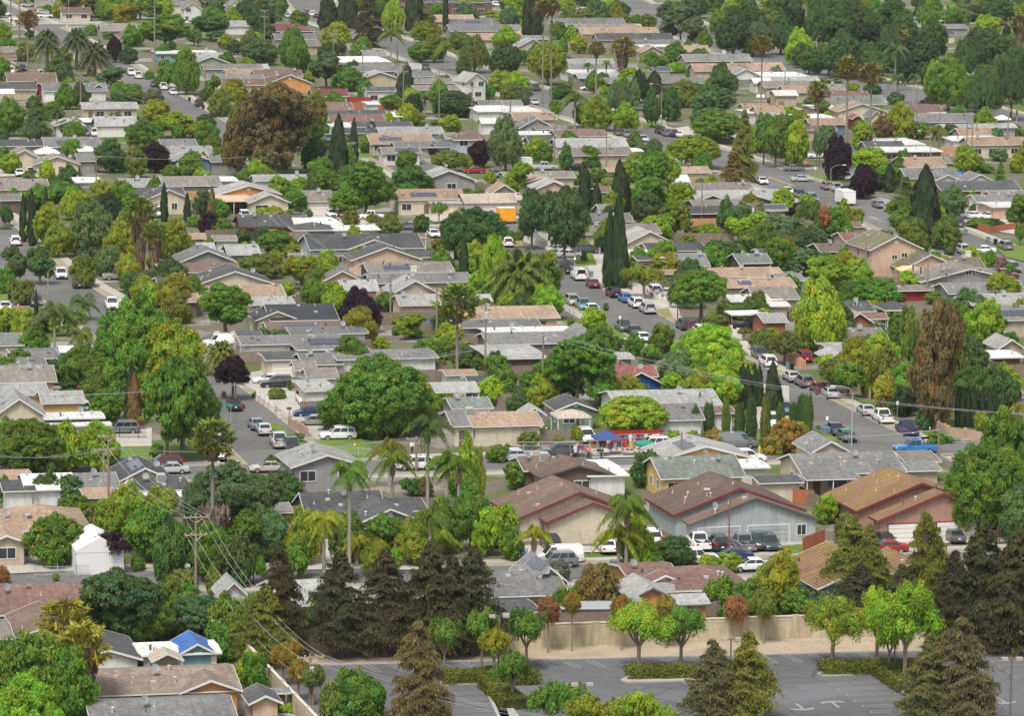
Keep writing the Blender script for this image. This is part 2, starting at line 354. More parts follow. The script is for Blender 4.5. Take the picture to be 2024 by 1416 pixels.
        for f in range(74):
            a = f*2.399; q = (f+.5)/74; el = 1.4-1.75*q; n = 70; s = np.linspace(.05, 1, n); L_ = rr.uniform(.9, 1.05)
            r = s*math.cos(el)*L_*.75+.22*s**2*q+.05; z = .46+s*math.sin(el)*.5*L_-(s**2)*(.18+.42*q)
            lt0 = rr.uniform(.8, 1.2); dead = q > .9
            for sd in (-1, 1):
                l = .062*np.sin(np.clip(s*1.02, 0, 1)*math.pi)**.4+.012
                C.append(np.stack([r*math.cos(a)-sd*math.sin(a)*l*.5, r*math.sin(a)+sd*math.cos(a)*l*.5, z+l*.08], axis=1))
                Nn.append(np.tile([math.cos(a)*.3-sd*math.sin(a)*.3, math.sin(a)*.3+sd*math.cos(a)*.3, .9], (n, 1))+rr.normal(size=(n, 3))*.25)
                TT.append(np.tile([-sd*math.sin(a)+math.cos(a)*.7, sd*math.cos(a)+math.sin(a)*.7, -.1], (n, 1)))
                lt = rr.uniform(.85, 1.15, n)*lt0
                ti.append(np.stack([lt*(2.2 if dead else 1), lt*(1.3 if dead else 1), lt*(1 if dead else .95)], axis=1)); sz.append(l*2.2)
        m = leafmesh('fronds', np.vstack(C), np.vstack(Nn), np.concatenate(sz), np.vstack(ti), .13, np.vstack(TT))
    elif kind == 'W':   # fan palm crown
        C = []; Nn = []; TT = []; ti = []; sz = []; rr = np.random.RandomState(seed)
        for f in range(38):
            a = f*2.399+rr.uniform(-.2, .2); q = (f+.5)/38; el = 1.45-2.3*q+rr.uniform(-.12, .12); R_ = rr.uniform(.62, .92)
            d = np.array([math.cos(a)*math.cos(el), math.sin(a)*math.cos(el), math.sin(el)*.8]); c0 = np.array([0, 0, .5])+d*R_*.75*np.array([1, 1, .62])
            sdv = np.array([-math.sin(a), math.cos(a), 0]); n = 17; th = np.linspace(-1.5, 1.5, n)
            dirs = np.cos(th)[:, None]*d+np.sin(th)[:, None]*sdv; dirs[:, 2] -= .18+.25*np.abs(np.sin(th)); l = .40*(.8+.2*np.cos(th))
            C.append(c0+dirs*(l*.5)[:, None]*np.array([1, 1, .62])); TT.append(dirs); Nn.append(np.tile([math.cos(a)*-.3, math.sin(a)*-.3, 1.], (n, 1))+rr.normal(size=(n, 3))*.35)
            lt = rr.uniform(.75, 1.25)*rr.uniform(.85, 1.15, n); br = max(0, q-.72)*3.5*rr.rand()
            ti.append(np.stack([lt*(1+br*1.6), lt*(1+.3*br), lt], axis=1)); sz.append(l)
            n = 4; C.append(np.array([0, 0, .5])+d*np.linspace(.1, .6, n)[:, None]*R_*np.array([1, 1, .62])); TT.append(np.tile(d, (n, 1))); Nn.append(rr.normal(size=(n, 3))); ti.append(np.full((n, 3), 1.1)); sz.append(np.full(n, .2))
        m = leafmesh('fronds', np.vstack(C), np.vstack(Nn), np.concatenate(sz), np.vstack(ti), .2, np.vstack(TT))
    elif kind == 'S':   # skirt of dead fan leaves, hangs along z 0..1
        rr = np.random.RandomState(seed); n = 1500; z = rr.rand(n); a = rr.rand(n)*2*math.pi
        r = (.35+.6*z**1.3)*rr.uniform(.6, 1.05, n)*(1+.15*np.sin(a*4+z*9))
        C = np.stack([r*np.cos(a), r*np.sin(a), z], axis=1); Nn = np.stack([np.cos(a), np.sin(a), .2+0*a], axis=1)+rr.normal(size=(n, 3))*.5
        T_ = np.stack([np.cos(a)*.12, np.sin(a)*.12, -.22+0*a], axis=1)+rr.normal(size=(n, 3))*.05
        tt = rr.uniform(.6, 1.3, n); m = leafmesh('dead_fronds', C, Nn, rr.uniform(.1, .26, n), np.stack([tt, tt*.97, tt*.94], axis=1), 1.1, T_)
    PROTO[key] = m; return m
TR = {}
def trunkmesh(kind, var):
    """height 1 to the base of the crown's heart, limbs spreading to +-0.6 at z 1..1.7"""
    if (kind, var) in TR: return TR[(kind, var)]
    rs = random.Random(var*7+len(kind)); b = MB()
    if kind == 'palm':
        pts = [(0.004*math.sin(i*1.3+var), .004*math.cos(i), i/10) for i in range(11)]
        b.tube(pts, [1.25]+[1.0-.03*i+.04*(i % 2) for i in range(10)], 8)
    elif kind == 'vase':
        b.tube([(0, 0, 0), (.01, 0, .5), (0, .01, 1)], [.09, .07, .065], 7)
        for i in range(6):
            a = i*1.05+rs.uniform(-.2, .2); r = rs.uniform(.35, .62)
            p = [(0, 0, .95), (r*.45*math.cos(a), r*.45*math.sin(a), 1.35), (r*math.cos(a), r*math.sin(a), 2.0+rs.uniform(-.1, .3))]
            b.tube(p, [.042, .032, .012], 5)
    else:
        b.tube([(0, 0, 0), (rs.uniform(-.02, .02), .02, .5), (.02, -.02, 1), (.0, .0, 1.6)], [.085, .062, .05, .022], 8)
        for i in range(8):
            a = i*.8+rs.uniform(-.3, .3); z0 = rs.uniform(.8, 1.15); r = rs.uniform(.35, .6)
            b.tube([(0.01, 0, z0), (r*.5*math.cos(a), r*.5*math.sin(a), z0+.28), (r*math.cos(a), r*math.sin(a), z0+.55+rs.uniform(-.1, .2))], [.036, .024, .009], 5)
    me = mesh('trunk', b.v, b.f, BARK, smooth=True); TR[(kind, var)] = me; return me
FC = {'g': (.118, .218, .026), 'dg': (.074, .138, .036), 'lg': (.235, .355, .026), 'yg': (.24, .28, .026), 'ol': (.155, .195, .036), 'br': (.185, .140, .050),
      'pu': (.034, .014, .022), 'gg': (.115, .182, .062), 'rd': (.30, .15, .06), 'gr': (.14, .165, .09), 'dk': (.042, .066, .028), 'or': (.28, .21, .03), 'pk': (.24, .16, .12), 'wf': (.34, .32, .17)}
FN = {'g': 'mid green', 'dg': 'dark green', 'lg': 'bright green', 'yg': 'yellow-green', 'ol': 'olive green', 'br': 'rust-brown', 'pu': 'dark purple', 'gg': 'grey-green',
      'rd': 'reddish', 'gr': 'pale grey-green', 'dk': 'blackish green', 'or': 'orange-tinged', 'pk': 'pinkish', 'wf': 'cream-flowered'}
KN = {'G': ('garden_tree', 'small bushy {c} garden tree', 'tree'), 'R': ('broadleaf_tree', 'rounded {c} broadleaf tree', 'tree'), 'L': ('spreading_tree', 'loose spreading {c} tree', 'tree'), 'O': ('upright_tree', 'upright oval {c} tree', 'tree'),
      'U': ('umbrella_tree', 'umbrella-shaped {c} tree', 'tree'), 'E': ('eucalyptus_tree', 'big airy {c} eucalyptus', 'tree'), 'W2': ('weeping_tree', 'drooping {c} tree', 'tree'),
      'C': ('cypress_tree', 'slim pointed {c} cypress', 'cypress'), 'K': ('redwood_tree', 'cone-shaped {c} redwood', 'conifer'), 'N': ('pine_tree', 'narrow {c} conifer', 'conifer'),
      'Q': ('feather_palm', 'feather palm with {c} hanging fronds', 'palm'), 'D': ('date_palm', 'stout date palm with {c} arching fronds', 'palm'), 'W': ('fan_palm', 'fan palm with {c} crown', 'palm'),
      'V': ('young_tree', 'vase-shaped young {c} tree', 'tree'), 'T': ('lollipop_tree', 'small clipped {c} ball tree', 'tree'), 'B': ('shrub', 'low {c} shrub', 'shrub'), 'P': ('columnar_shrub', 'columnar clipped {c} shrub', 'shrub')}
GRP = {'tree': 'trees of the neighbourhood', 'cypress': 'cypresses', 'conifer': 'conifers', 'palm': 'palms', 'shrub': 'shrubs in the yards'}
BK = {'R': (.10, .085, .065), 'K': (.085, .05, .035), 'Q': (.26, .24, .21), 'W': (.19, .16, .13), 'D': (.14, .11, .08), 'T': (.22, .17, .13), 'V': (.24, .18, .14), 'E': (.26, .22, .18)}
TREES = []
def tree(px, top, base, wpx, kind, c, label=None, skirt=None, flags=''):
    p = G(px, base); s = S(p); H = max(.5, (base-top)/s); w = wpx/s; v = RND.randrange(3)
    size = 's' if w < 4.4 else ('m' if w < 10 else 'l')
    fc = (.135, .130, .055) if kind == 'K' and c == 'br' else ((.066, .074, .034) if kind == 'K' and c == 'dk' else FC[c])
    col = [x*RND.uniform(.88, 1.12) for x in fc]; k = RND.uniform(.92, 1.15); col = [x*k for x in col]
    nm, de, cat = KN[kind]; rz = RND.uniform(0, 6.28)
    if kind in 'B':
        o = link(nm, proto('B', size, v), loc=p, rot=rz, scale=(w/2*1.05, w/2*RND.uniform(.85, 1.05), H/.9), color=col)
        return tag(o, de.format(c=FN[c]), cat, GRP[cat], label)
    r = link(nm, None, loc=p); r.empty_display_size = .5
    def crown(k, vv, z, sx, h, name='crown', rot=None, cc=None, sy=None):
        return link(name, proto(k, size, vv), r, loc=(0, 0, z), rot=rz if rot is None else rot, scale=(sx, sy or sx*RND.uniform(.9, 1.05), h), color=cc or col)
    if kind in ('P', 'C'):
        crown(kind, v, .15, w/2*(1.0 if kind == 'P' else 1.1), (H-.15)/(.98 if kind == 'P' else 1.0), 'foliage')
        link('trunk', trunkmesh('tree', 0), r, scale=(max(1, w*.8),)*2+(.6,), color=BK['R'])
    elif kind in ('K', 'N'):
        tr = .14 if 'h' in flags else .06
        crown(kind, v, H*tr, w/2*1.08, H*(1-tr))
        link('trunk', trunkmesh('palm', 0), r, scale=(.28 if kind == 'N' else .42,)*2+(H*.85,), color=BK['K'])
    elif kind == 'Q':
        h = w*.72; zt = H-h*.62
        crown('Q', v, zt-h*.42, w/2*1.22, h*1.15, 'fronds')
        link('trunk', trunkmesh('palm', v), r, scale=(.21,)*2+(zt,), color=BK['Q'])
        sh = MB(); sh.tube([(0, 0, 0), (0, 0, .9), (0, 0, 1.6)], [.26, .36, .16], 8); sh.build('crownshaft', MATS['bark'], r, loc=(0, 0, zt-1.5), color=(.17, .12, .06))
    elif kind == 'D':
        h = w*.9; zt = max(1.2, H-h*.50)
        crown('D', v, zt-h*.70, w/2*1.4, h*1.5, 'fronds', cc=[col[0]*1.1, col[1]*.85, col[2]*1.1]); link('trunk', trunkmesh('palm', v), r, scale=(.48,)*2+(zt,), color=BK['D'])
    elif kind == 'W':
        h = w*.95; zt = max(1.5, H-h*.52)
        col = [col[0]*1.25, col[1]*.9, col[2]*1.2]; crown('W', v, zt-h*.6, w/2*1.4, h*1.2, 'fronds', cc=col); link('trunk', trunkmesh('palm', v), r, scale=(.24,)*2+(zt,), color=BK['W'])
        sk = skirt if skirt else (h*.55, w*.28)
        link('dead_fronds', proto('S', 'm', v), r, loc=(0, 0, zt-sk[0]), rot=rz, scale=(sk[1], sk[1], sk[0]), color=(.23, .17, .11))
    elif kind == 'V':
        hc = min(H*.66, w*.95); z0 = H-hc; hh = hc/.97
        crown('V', v, z0-.02*hc, w/2*1.02, hh); tz = z0+hc*.02
        link('trunk', trunkmesh('vase', v), r, rot=rz, scale=(w/2, w/2, (z0+hc*.75)/2.1), color=BK['V'])
    elif kind == 'T':
        hc = min(H*.55, w*1.1); crown('T', v, H-hc, w/2*1.05, hc/.96)
        link('trunk', trunkmesh('palm', v), r, scale=(.09,)*2+(H-hc*.6,), color=BK['T'])
    else:
        fr = {'R': .94, 'L': .94, 'O': .93, 'U': .78, 'E': .9, 'W2': .95, 'G': .97}[kind]
        if 't' in flags: fr = .62
        hc = min(H*fr, w*(1.35 if kind not in ('O', 'E') else 3)); hc = max(hc, H*.6)
        crown('R' if kind == 'G' else kind, v, H-hc*.98, w/2*1.04, hc)
        zt = H-hc*.72; sx = w/2 if kind != 'E' else w/2*.75
        link('trunk', trunkmesh('tree', v), r, rot=rz, scale=(min(sx, 5), min(sx, 5), zt), color=BK['E'] if kind == 'E' else BK['R'])
    TREES.append((p, w))
    return tag(r, de.format(c=FN[c]), cat, GRP[cat], label)
# ---------------------------------------------------------------- houses
RC = {'gray': (.205, .203, .20), 'dg': (.098, .10, .104), 'lg': (.35, .352, .338), 'white': (.60, .595, .57), 'black': (.05, .052, .056), 'taupe': (.235, .215, .19), 'tan': (.37, .265, .19),
      'brown': (.175, .125, .10), 'rb': (.20, .125, .105), 'red': (.25, .10, .09), 'beige': (.48, .41, .32), 'terracotta': (.31, .175, .10), 'moss_tile': (.20, .175, .14), 'peach': (.54, .38, .25), 'blue': (.05, .13, .36),
      'graygreen': (.20, .22, .20), 'maroon': (.2, .07, .07), 'yellow': (.62, .45, .16), 'bluegreen': (.03, .10, .14), 'tanbrown': (.25, .20, .16)}
RN = {'gray': 'grey', 'dg': 'dark grey', 'lg': 'pale grey', 'white': 'white', 'black': 'black', 'taupe': 'taupe', 'tan': 'tan', 'brown': 'brown', 'rb': 'reddish-brown', 'red': 'red-brown', 'beige': 'beige',
      'terracotta': 'terracotta-tiled', 'moss_tile': 'mossy brown-tiled', 'peach': 'peach', 'blue': 'blue', 'graygreen': 'grey-green', 'maroon': 'maroon', 'yellow': 'yellow', 'bluegreen': 'dark blue', 'tanbrown': 'tan-brown'}
WC = {'cream': (.62, .54, .41), 'white': (.68, .67, .63), 'gray': (.30, .29, .28), 'lg': (.45, .46, .45), 'beige': (.48, .40, .30), 'orange': (.60, .30, .11), 'peach': (.60, .42, .31), 'pink': (.60, .32, .24), 'blue': (.12, .20, .30), 'dblue': (.02, .09, .27),
      'bluegray': (.39, .425, .43), 'brown': (.15, .10, .075), 'yellow': (.70, .48, .20), 'green': (.24, .33, .24), 'teal': (.16, .32, .36), 'red': (.26, .035, .035), 'dark': (.10, .095, .09), 'lavender': (.42, .45, .52), 'redwood': (.17, .05, .035),
      'brick': (.36, .14, .09), 'salmon': (.60, .22, .17), 'graygreen': (.27, .29, .25), 'terra': (.42, .24, .18), 'maroon': (.22, .05, .05), 'dg': (.1, .1, .1)}
WN = {'lg': 'pale grey', 'dblue': 'deep blue', 'bluegray': 'pale blue-grey', 'gray': 'grey', 'graygreen': 'grey-green', 'terra': 'brownish-pink', 'brick': 'brick-red', 'redwood': 'dark red'}
for k, c in RC.items():
    roofmat(k, tuple(x*(.86 if k != 'white' else .95) for x in c), 'tile' if k in ('terracotta', 'moss_tile') else ('metal' if k in ('white', 'black', 'blue', 'beige', 'peach', 'yellow') else 'shingle'))
def wmat(c): return mat('wall_'+c, tuple(x*.9 for x in WC[c]), .85, var=.09, scale=.5, var2=.07, scale2=4, siding=.10, streak=.20)
M_TRIM = mat('white_trim', (.58, .57, .54), .6, var=.06); M_RED = mat('red_trim', (.16, .035, .032), .6, var=.1); M_DARK = mat('dark_trim', (.09, .085, .08), .7, var=.1)
M_GLASS = mat('window_glass', (.035, .04, .045), .12, var=0, spec=.5); M_GAR = mat('garage_door_paint', (.66, .64, .58), .6, var=.04)
M_VENT = mat('vent_metal', (.42, .42, .41), .5, var=.1); M_VENTP = mat('vent_pink', (.5, .34, .28), .6, var=.1); M_SOL = mat('solar_glass', (.06, .07, .095), .18, var=.05, spec=.6); M_DISH = mat('dish_grey', (.22, .23, .24), .5, var=.05)
M_DOOR = mat('door_paint', (.14, .09, .07), .5); M_CHIM = mat('chimney_plaster', (.60, .55, .47), .85); M_ALU = mat('aluminium', (.55, .56, .57), .4, metal=.6)
HOUSES = []; FRONT = []; PREV = [None]
def window(par, x, z, w, h, y, side=0, mats=(None, None)):
    """window on the near wall (side 0) or the left wall (side 1); y is the wall plane"""
    f = MB(); g = MB(); t = .09
    def bx(m, a0, a1, z0, z1, d0, d1):
        if side == 0: m.box(a0, a1, y-d1, y-d0, z0, z1)
        else: m.box(y-d1, y-d0, a0, a1, z0, z1)
    for a0, a1, z0, z1 in ((x-w/2-t, x+w/2+t, z-t, z), (x-w/2-t, x+w/2+t, z+h, z+h+t), (x-w/2-t, x-w/2, z, z+h), (x+w/2, x+w/2+t, z, z+h), (x-.03, x+.03, z, z+h)): bx(f, a0, a1, z0, z1, -.02, .07)
    bx(g, x-w/2, x+w/2, z, z+h, -.02, .03)
    fo = f.build('window', M_TRIM, par); g.build('pane', M_GLASS, fo)
def house(px, py, wpx, rt, d, ax, roof, wall, fl='', h=2.6, ang=None, label=None, part=False, name=None, cat=None, vents=None):
    E = G(px, py, h); s = S(E); ov = .45 if 'o' not in fl else .1
    w = wpx/s; ws = w
    dep = (CAMH-h)/E.y; rpx = rt/s
    rise = rpx if ax == 'u' else max(.25, rpx-d/2*dep)
    if ax == 'v': rise = min(rise, d*(.26 if py > 600 else .19))
    FRONT.append((E.x, E.y, w, py, 'o' in fl or part))
    if ax == 'p': rise = max(.4, min(rpx-d/2*dep, w*.3))
    if 'F' in fl: rise = .18; d = max(2.5, rpx/dep)
    A = ANG if ang is None else math.radians(ang)
    cat = cat or 'house'; name = name or 'house'
    nm = [name]
    if part and PREV[0] is not None:
        R = PREV[0]; par = link({'house': 'house_wing', 'patio_cover': 'patio_cover'}.get(name, name), None, R)
        inv = Matrix.Rotation(-R.rotation_euler[2], 4, 'Z'); loc = inv @ (Vector((E.x, E.y, 0))-R.location)
        par.location = loc; par.rotation_euler = (0, 0, A-R.rotation_euler[2])
    else:
        par = link(name, None, loc=(E.x, E.y, 0), rot=A)
    # footprint in roof coordinates
    if ax in ('v', 'p'): P, Q = d, w; M = lambda p, q, z: (q-w/2, p, z)
    else: P, Q = w, d; M = lambda p, q, z: (p-w/2, q, z)
    th = .14; b = MB()
    slope = math.hypot(P/2, rise)
    if ax == 'p':
        r = max(0, (w-d)/2); x0 = -r; x1 = r; dd = d/2
        e = [(-w/2, 0, h), (w/2, 0, h), (w/2, d, h), (-w/2, d, h)]; et = [(a, b_, c+th) for a, b_, c in e]
        a1, a2 = (x0, dd, h+rise), (x1, dd, h+rise)
        b.face([et[0], et[1], a2, a1], [(0, 0), (w, 0), (w/2+x1, slope), (w/2+x0, slope)]); b.face([et[2], et[3], a1, a2], [(0, 0), (w, 0), (w/2+x1, slope), (w/2+x0, slope)])
        b.face([et[1], et[2], a2], [(0, 0), (d, 0), (d/2, slope)]); b.face([et[3], et[0], a1], [(0, 0), (d, 0), (d/2, slope)]); b.face(e[::-1])
        for i in range(4): b.face([e[i], e[(i+1) % 4], et[(i+1) % 4], et[i]])
    else:
        for side in (0, 1):
            p0, p1 = (0, P/2) if side == 0 else (P, P/2)
            A0, A1, B0, B1 = M(p0, 0, h), M(p0, Q, h), M(p1, 0, h+rise), M(p1, Q, h+rise); up = lambda q: (q[0], q[1], q[2]+th)
            uv = [(0, 0), (Q, 0), (Q, slope), (0, slope)]
            b.face([up(A0), up(A1), up(B1), up(B0)], uv); b.face([A0, A1, B1, B0]); b.face([A0, A1, up(A1), up(A0)]); b.face([A0, B0, up(B0), up(A0)]); b.face([A1, B1, up(B1), up(A1)])
    R_ = b.build('roof', MATS['roof_'+roof], par)
    # trim on eaves and rakes
    tm = M_RED if 'r' in fl else (M_DARK if 'n' in fl else M_TRIM)
    f = MB(); tw = .17 if 'r' not in fl else .26; tz = -.06
    if ax == 'p': f.box(-w/2-.04, w/2+.04, -.04, -.003, h+tz-.03, h+th-.02); f.box(-w/2-.04, -w/2-.003, 0, d, h+tz-.03, h+th-.02)
    else:
        for q0, q1 in ((-.045, -.004), (Q+.004, Q+.045)):
            for p0, p1 in ((0, P/2), (P, P/2)):
                f.hexa([M(p0, q0, h+th-tw-.03), M(p0, q1, h+th-tw-.03), M(p1, q1, h+rise+th-tw-.03), M(p1, q0, h+rise+th-tw-.03)], [M(p0, q0, h+th+.02), M(p0, q1, h+th+.02), M(p1, q1, h+rise+th+.02), M(p1, q0, h+rise+th+.02)])
        for p0, p1 in ((-.045, -.004), (P+.004, P+.045)):
            z0 = h+th-tw; f.hexa([M(p0, 0, z0), M(p0, Q, z0), M(p1, Q, z0), M(p1, 0, z0)], [M(p0, 0, h+th-.03), M(p0, Q, h+th-.03), M(p1, Q, h+th-.03), M(p1, 0, h+th-.03)])
    f.build('fascia', tm, par)
    if 'b' in fl:  # coloured wall trim band
        pass
    # walls or posts
    if 'o' in fl:
        for x in (-w/2+.15, 0, w/2-.15):
            for y in (.15, d-.15):
                if x == 0 and (w < 5 or y > 1): continue
                pb = MB(); pb.box(x-.06, x+.06, y-.06, y+.06, 0, h); pb.build('post', M_TRIM, par)
    else:
        b = MB(); p0, p1, q0, q1 = ov, P-ov, ov, Q-ov
        if ax == 'p': b.box(-w/2+ov, w/2-ov, ov, d-ov, 0, h)
        else:
            h1 = h+rise*ov/(P/2)-.02; prof = [(p0, 0), (p1, 0), (p1, h1), (P/2, h+rise-.02), (p0, h1)]
            A_ = [M(p, q0, z) for p, z in prof]; B_ = [M(p, q1, z) for p, z in prof]
            b.face(A_); b.face(B_[::-1])
            for i in range(5): j = (i+1) % 5; b.face([A_[i], A_[j], B_[j], B_[i]])
        W_ = b.build('wall', wmat(wall), par)
        # openings, near wall
        X0, X1 = -w/2+ov+.5, w/2-ov-.5; x = X0+RND.uniform(0, .6); gar = 'G' in fl; k = 0; hs = [0] if h < 4 else [0, 2.6]
        if 'x' not in fl:
            for lvl in hs:
                x = X0+RND.uniform(0, .6)
                while x < X1-1.2:
                    if gar and lvl == 0 and X1-x >= 2.6:
                        gw = min(4.9, X1-x-.1); g = MB(); g.box(x, x+gw, ov-.05, ov+.05, .02, 2.15); go = g.build('garage_door', M_GAR if 'k' not in fl else wmat('bluegray'), par)
                        g = MB()
                        for zz in (.55, 1.08, 1.62): g.box(x+.03, x+gw-.03, ov-.062, ov-.05, zz, zz+.025)
                        g.build('panel_joint', M_DARK, go)
                        g = MB(); t = .12; g.box(x-t, x, ov-.08, ov+.02, 0, 2.27); g.box(x+gw, x+gw+t, ov-.08, ov+.02, 0, 2.27); g.box(x, x+gw, ov-.08, ov+.02, 2.15, 2.27); g.build('door_frame', tm if 'r' in fl else M_TRIM, go)
                        x += gw+1.0; gar = 'H' in fl and k == 0; k += 1; continue
                    if RND.random() < .22 and lvl == 0 and h > 2.2:
                        g = MB(); g.box(x, x+.92, ov-.05, ov+.05, .05, 2.05); g.build('door', M_DOOR, par); x += 1.9
                    else:
                        ww = RND.choice([1.0, 1.5, 1.8, 1.8, 2.4]); ww = min(ww, X1-x-.1)
                        if ww > .5: window(par, x+ww/2, lvl+.95, ww, 1.15, ov)
                        x += ww+RND.uniform(1.4, 3.2)
            if d > 5:
                for lvl in hs:
                    yy = ov+RND.uniform(.8, 2)
                    while yy < d-ov-1.4: window(par, yy+.6, lvl+.95, 1.1, 1.1, -w/2+ov, side=1); yy += RND.uniform(3, 5)
        if 'Z' in fl:   # attic vent in the gable
            g = MB(); zz = h+rise*.45; g.box(-.3, .3, ov-.04, ov+.02, zz, zz+.55); g.build('gable_vent', M_TRIM, par)
    # roof furniture
    def onroof(x, y):
        p = y if ax in ('v', 'p') else x+w/2
        z = h+rise*(1-abs(p-P/2)/(P/2))+th
        if ax == 'p': z = min(z, h+th+rise*min(1, (w/2-abs(x))/(d/2)))
        return z
    nv = vents if vents is not None else (0 if w*d < 40 or 'o' in fl else (RND.randint(6, 9) if 'v' in fl else RND.randint(2, 4)))
    for i in range(nv):
        x = RND.uniform(-w*.4, w*.4); y = RND.uniform(.2, .46)*d if ax in ('v', 'p') else RND.uniform(.1, .9)*d
        if ax == 'u' and x > 0 and RND.random() < .6: x = -x
        z = onroof(x, y); b = MB(); ty = RND.random()
        if ty < .45: b.tube([(x, y, z-.1), (x, y, z+.34)], .055, 8); b.tube([(x, y, z-.02), (x, y, z+.03)], [.16, .08], 8)
        elif ty < .8: b.tube([(x, y, z-.1), (x, y, z+.38), (x, y, z+.40), (x, y, z+.50)], [.11, .11, .2, .12], 8)
        else: b.box(x-.25, x+.25, y-.2, y+.2, z-.1, z+.16)
        b.build('roof_vent', M_VENTP if 'v' in fl else (M_VENT if RND.random() < .65 else M_DARK), R_)
    if RND.random() < (.42 if nv else 0) or 'D' in fl:
        x = RND.uniform(-.35, .35)*w; y = d*.35; z = onroof(x, y); b = MB(); n = 12; rr = .42
        b.tube([(x, y, z-.05), (x, y, z+.6), (x, y-.12, z+.72)], .03, 6)
        dr = Vector((RND.uniform(-.5, .5), -.85, .5)).normalized(); sx = dr.cross(Vector((0, 0, 1))).normalized(); sy = sx.cross(dr); c = Vector((x, y-.12, z+.72))
        rings = [[c+dr*(.10*q*q)+(sx*math.cos(2*math.pi*k/n)+sy*math.sin(2*math.pi*k/n))*rr*q for k in range(n)] for q in (.05, .5, 1)]
        for a_, b_ in zip(rings, rings[1:]):
            for k in range(n): j = (k+1) % n; b.face([a_[k], a_[j], b_[j], b_[k]])
        b.face(rings[0]); b.tube([c+dr*.05, c+dr*.4-sy*.1], .02, 5); b.build('satellite_dish', M_DISH, R_)
    if 's' in fl:
        n = 5; xs = RND.uniform(-.3, .0)*w; pw = 1.0; ph = 1.65
        for i in range(n):
            x0 = xs+i*(pw+.03)-1; x1 = x0+pw
            if ax != 'u':
                y0 = d*.12; y1 = min(y0+ph, d*.46); z0, z1 = onroof(0, y0)+.09, onroof(0, y1)+.09
                b = MB(); b.hexa([(x0, y0, z0-.05), (x1, y0, z0-.05), (x1, y1, z1-.05), (x0, y1, z1-.05)], [(x0, y0, z0), (x1, y0, z0), (x1, y1, z1), (x0, y1, z1)])
            else:
                y0 = d*.15+i*(pw+.03); y1 = y0+pw; xa = -w*.22; xb = -w*.22+min(ph, w*.2); z0, z1 = onroof(xa, 0)+.09, onroof(xb, 0)+.09
                if y1 > d: break
                b = MB(); b.hexa([(xa, y0, z0-.05), (xb, y0, z1-.05), (xb, y1, z1-.05), (xa, y1, z0-.05)], [(xa, y0, z0), (xb, y0, z1), (xb, y1, z1), (xa, y1, z0)])
            b.build('solar_panel', M_SOL, R_)
    if 'C' in fl:
        x = RND.uniform(-.1, .25)*w; y = d*.55; z = onroof(x, y); b = MB(); b.box(x-.45, x+.45, y-.35, y+.35, z-.8, z+1.0); b.box(x-.5, x+.5, y-.4, y+.4, z+1.0, z+1.12); b.build('chimney', M_CHIM, R_)
    if 'A' in fl:
        x = 0; y = d*.35; z = onroof(x, y); b = MB(); b.box(x-.5, x+.5, y-.5, y+.5, z-.1, z+.95); ao = b.build('air_conditioner', M_VENT, R_)
        b = MB()
        for k in range(6): b.box(x-.45, x+.45, y-.52, y-.5, z+.1+k*.13, z+.15+k*.13)
        b.build('louvre', M_DARK, ao)
    if not part:
        wn = WN.get(wall, wall)
        if cat == 'house': de = ('single-storey' if h < 4 else 'two-storey')+' house with %s %sroof and %s walls' % (RN[roof], 'hipped ' if ax == 'p' else ('gabled ' if ax == 'u' else ('flat ' if 'F' in fl else '')), wn)
        else: de = '%s %s' % (RN[roof], cat)
        tag(par, de, cat, {'house': 'houses of the neighbourhood'}.get(cat, cat+'s in the yards'), label, Vector((E.x, E.y, h)))
        PREV[0] = par
        if 's' in fl: THINGS[-1][1] = de.replace(' and ', ', solar panels and ')
    HOUSES.append((E.x, E.y+d/2, max(w, d)/2, A))
    return par
# ---------------------------------------------------------------- vehicles
PAINT = colourmat('car_paint', .28, coat=.6, var=0); M_CG = mat('car_glass', (.02, .024, .028), .08, var=0, spec=.6); M_TYRE = mat('tyre_rubber', (.018, .018, .018), .85, var=0)
M_RIM = mat('wheel_rim', (.42, .42, .43), .35, metal=.7, var=0); M_HEAD = mat('headlamp_glass', (.62, .64, .66), .15, var=0, spec=.6); M_TAIL = mat('tail_lamp_red', (.42, .012, .012), .25, var=0); M_BLK = mat('black_plastic', (.025, .025, .025), .6, var=0); M_PLATE = mat('licence_plate_white', (.7, .7, .72), .5, var=0)
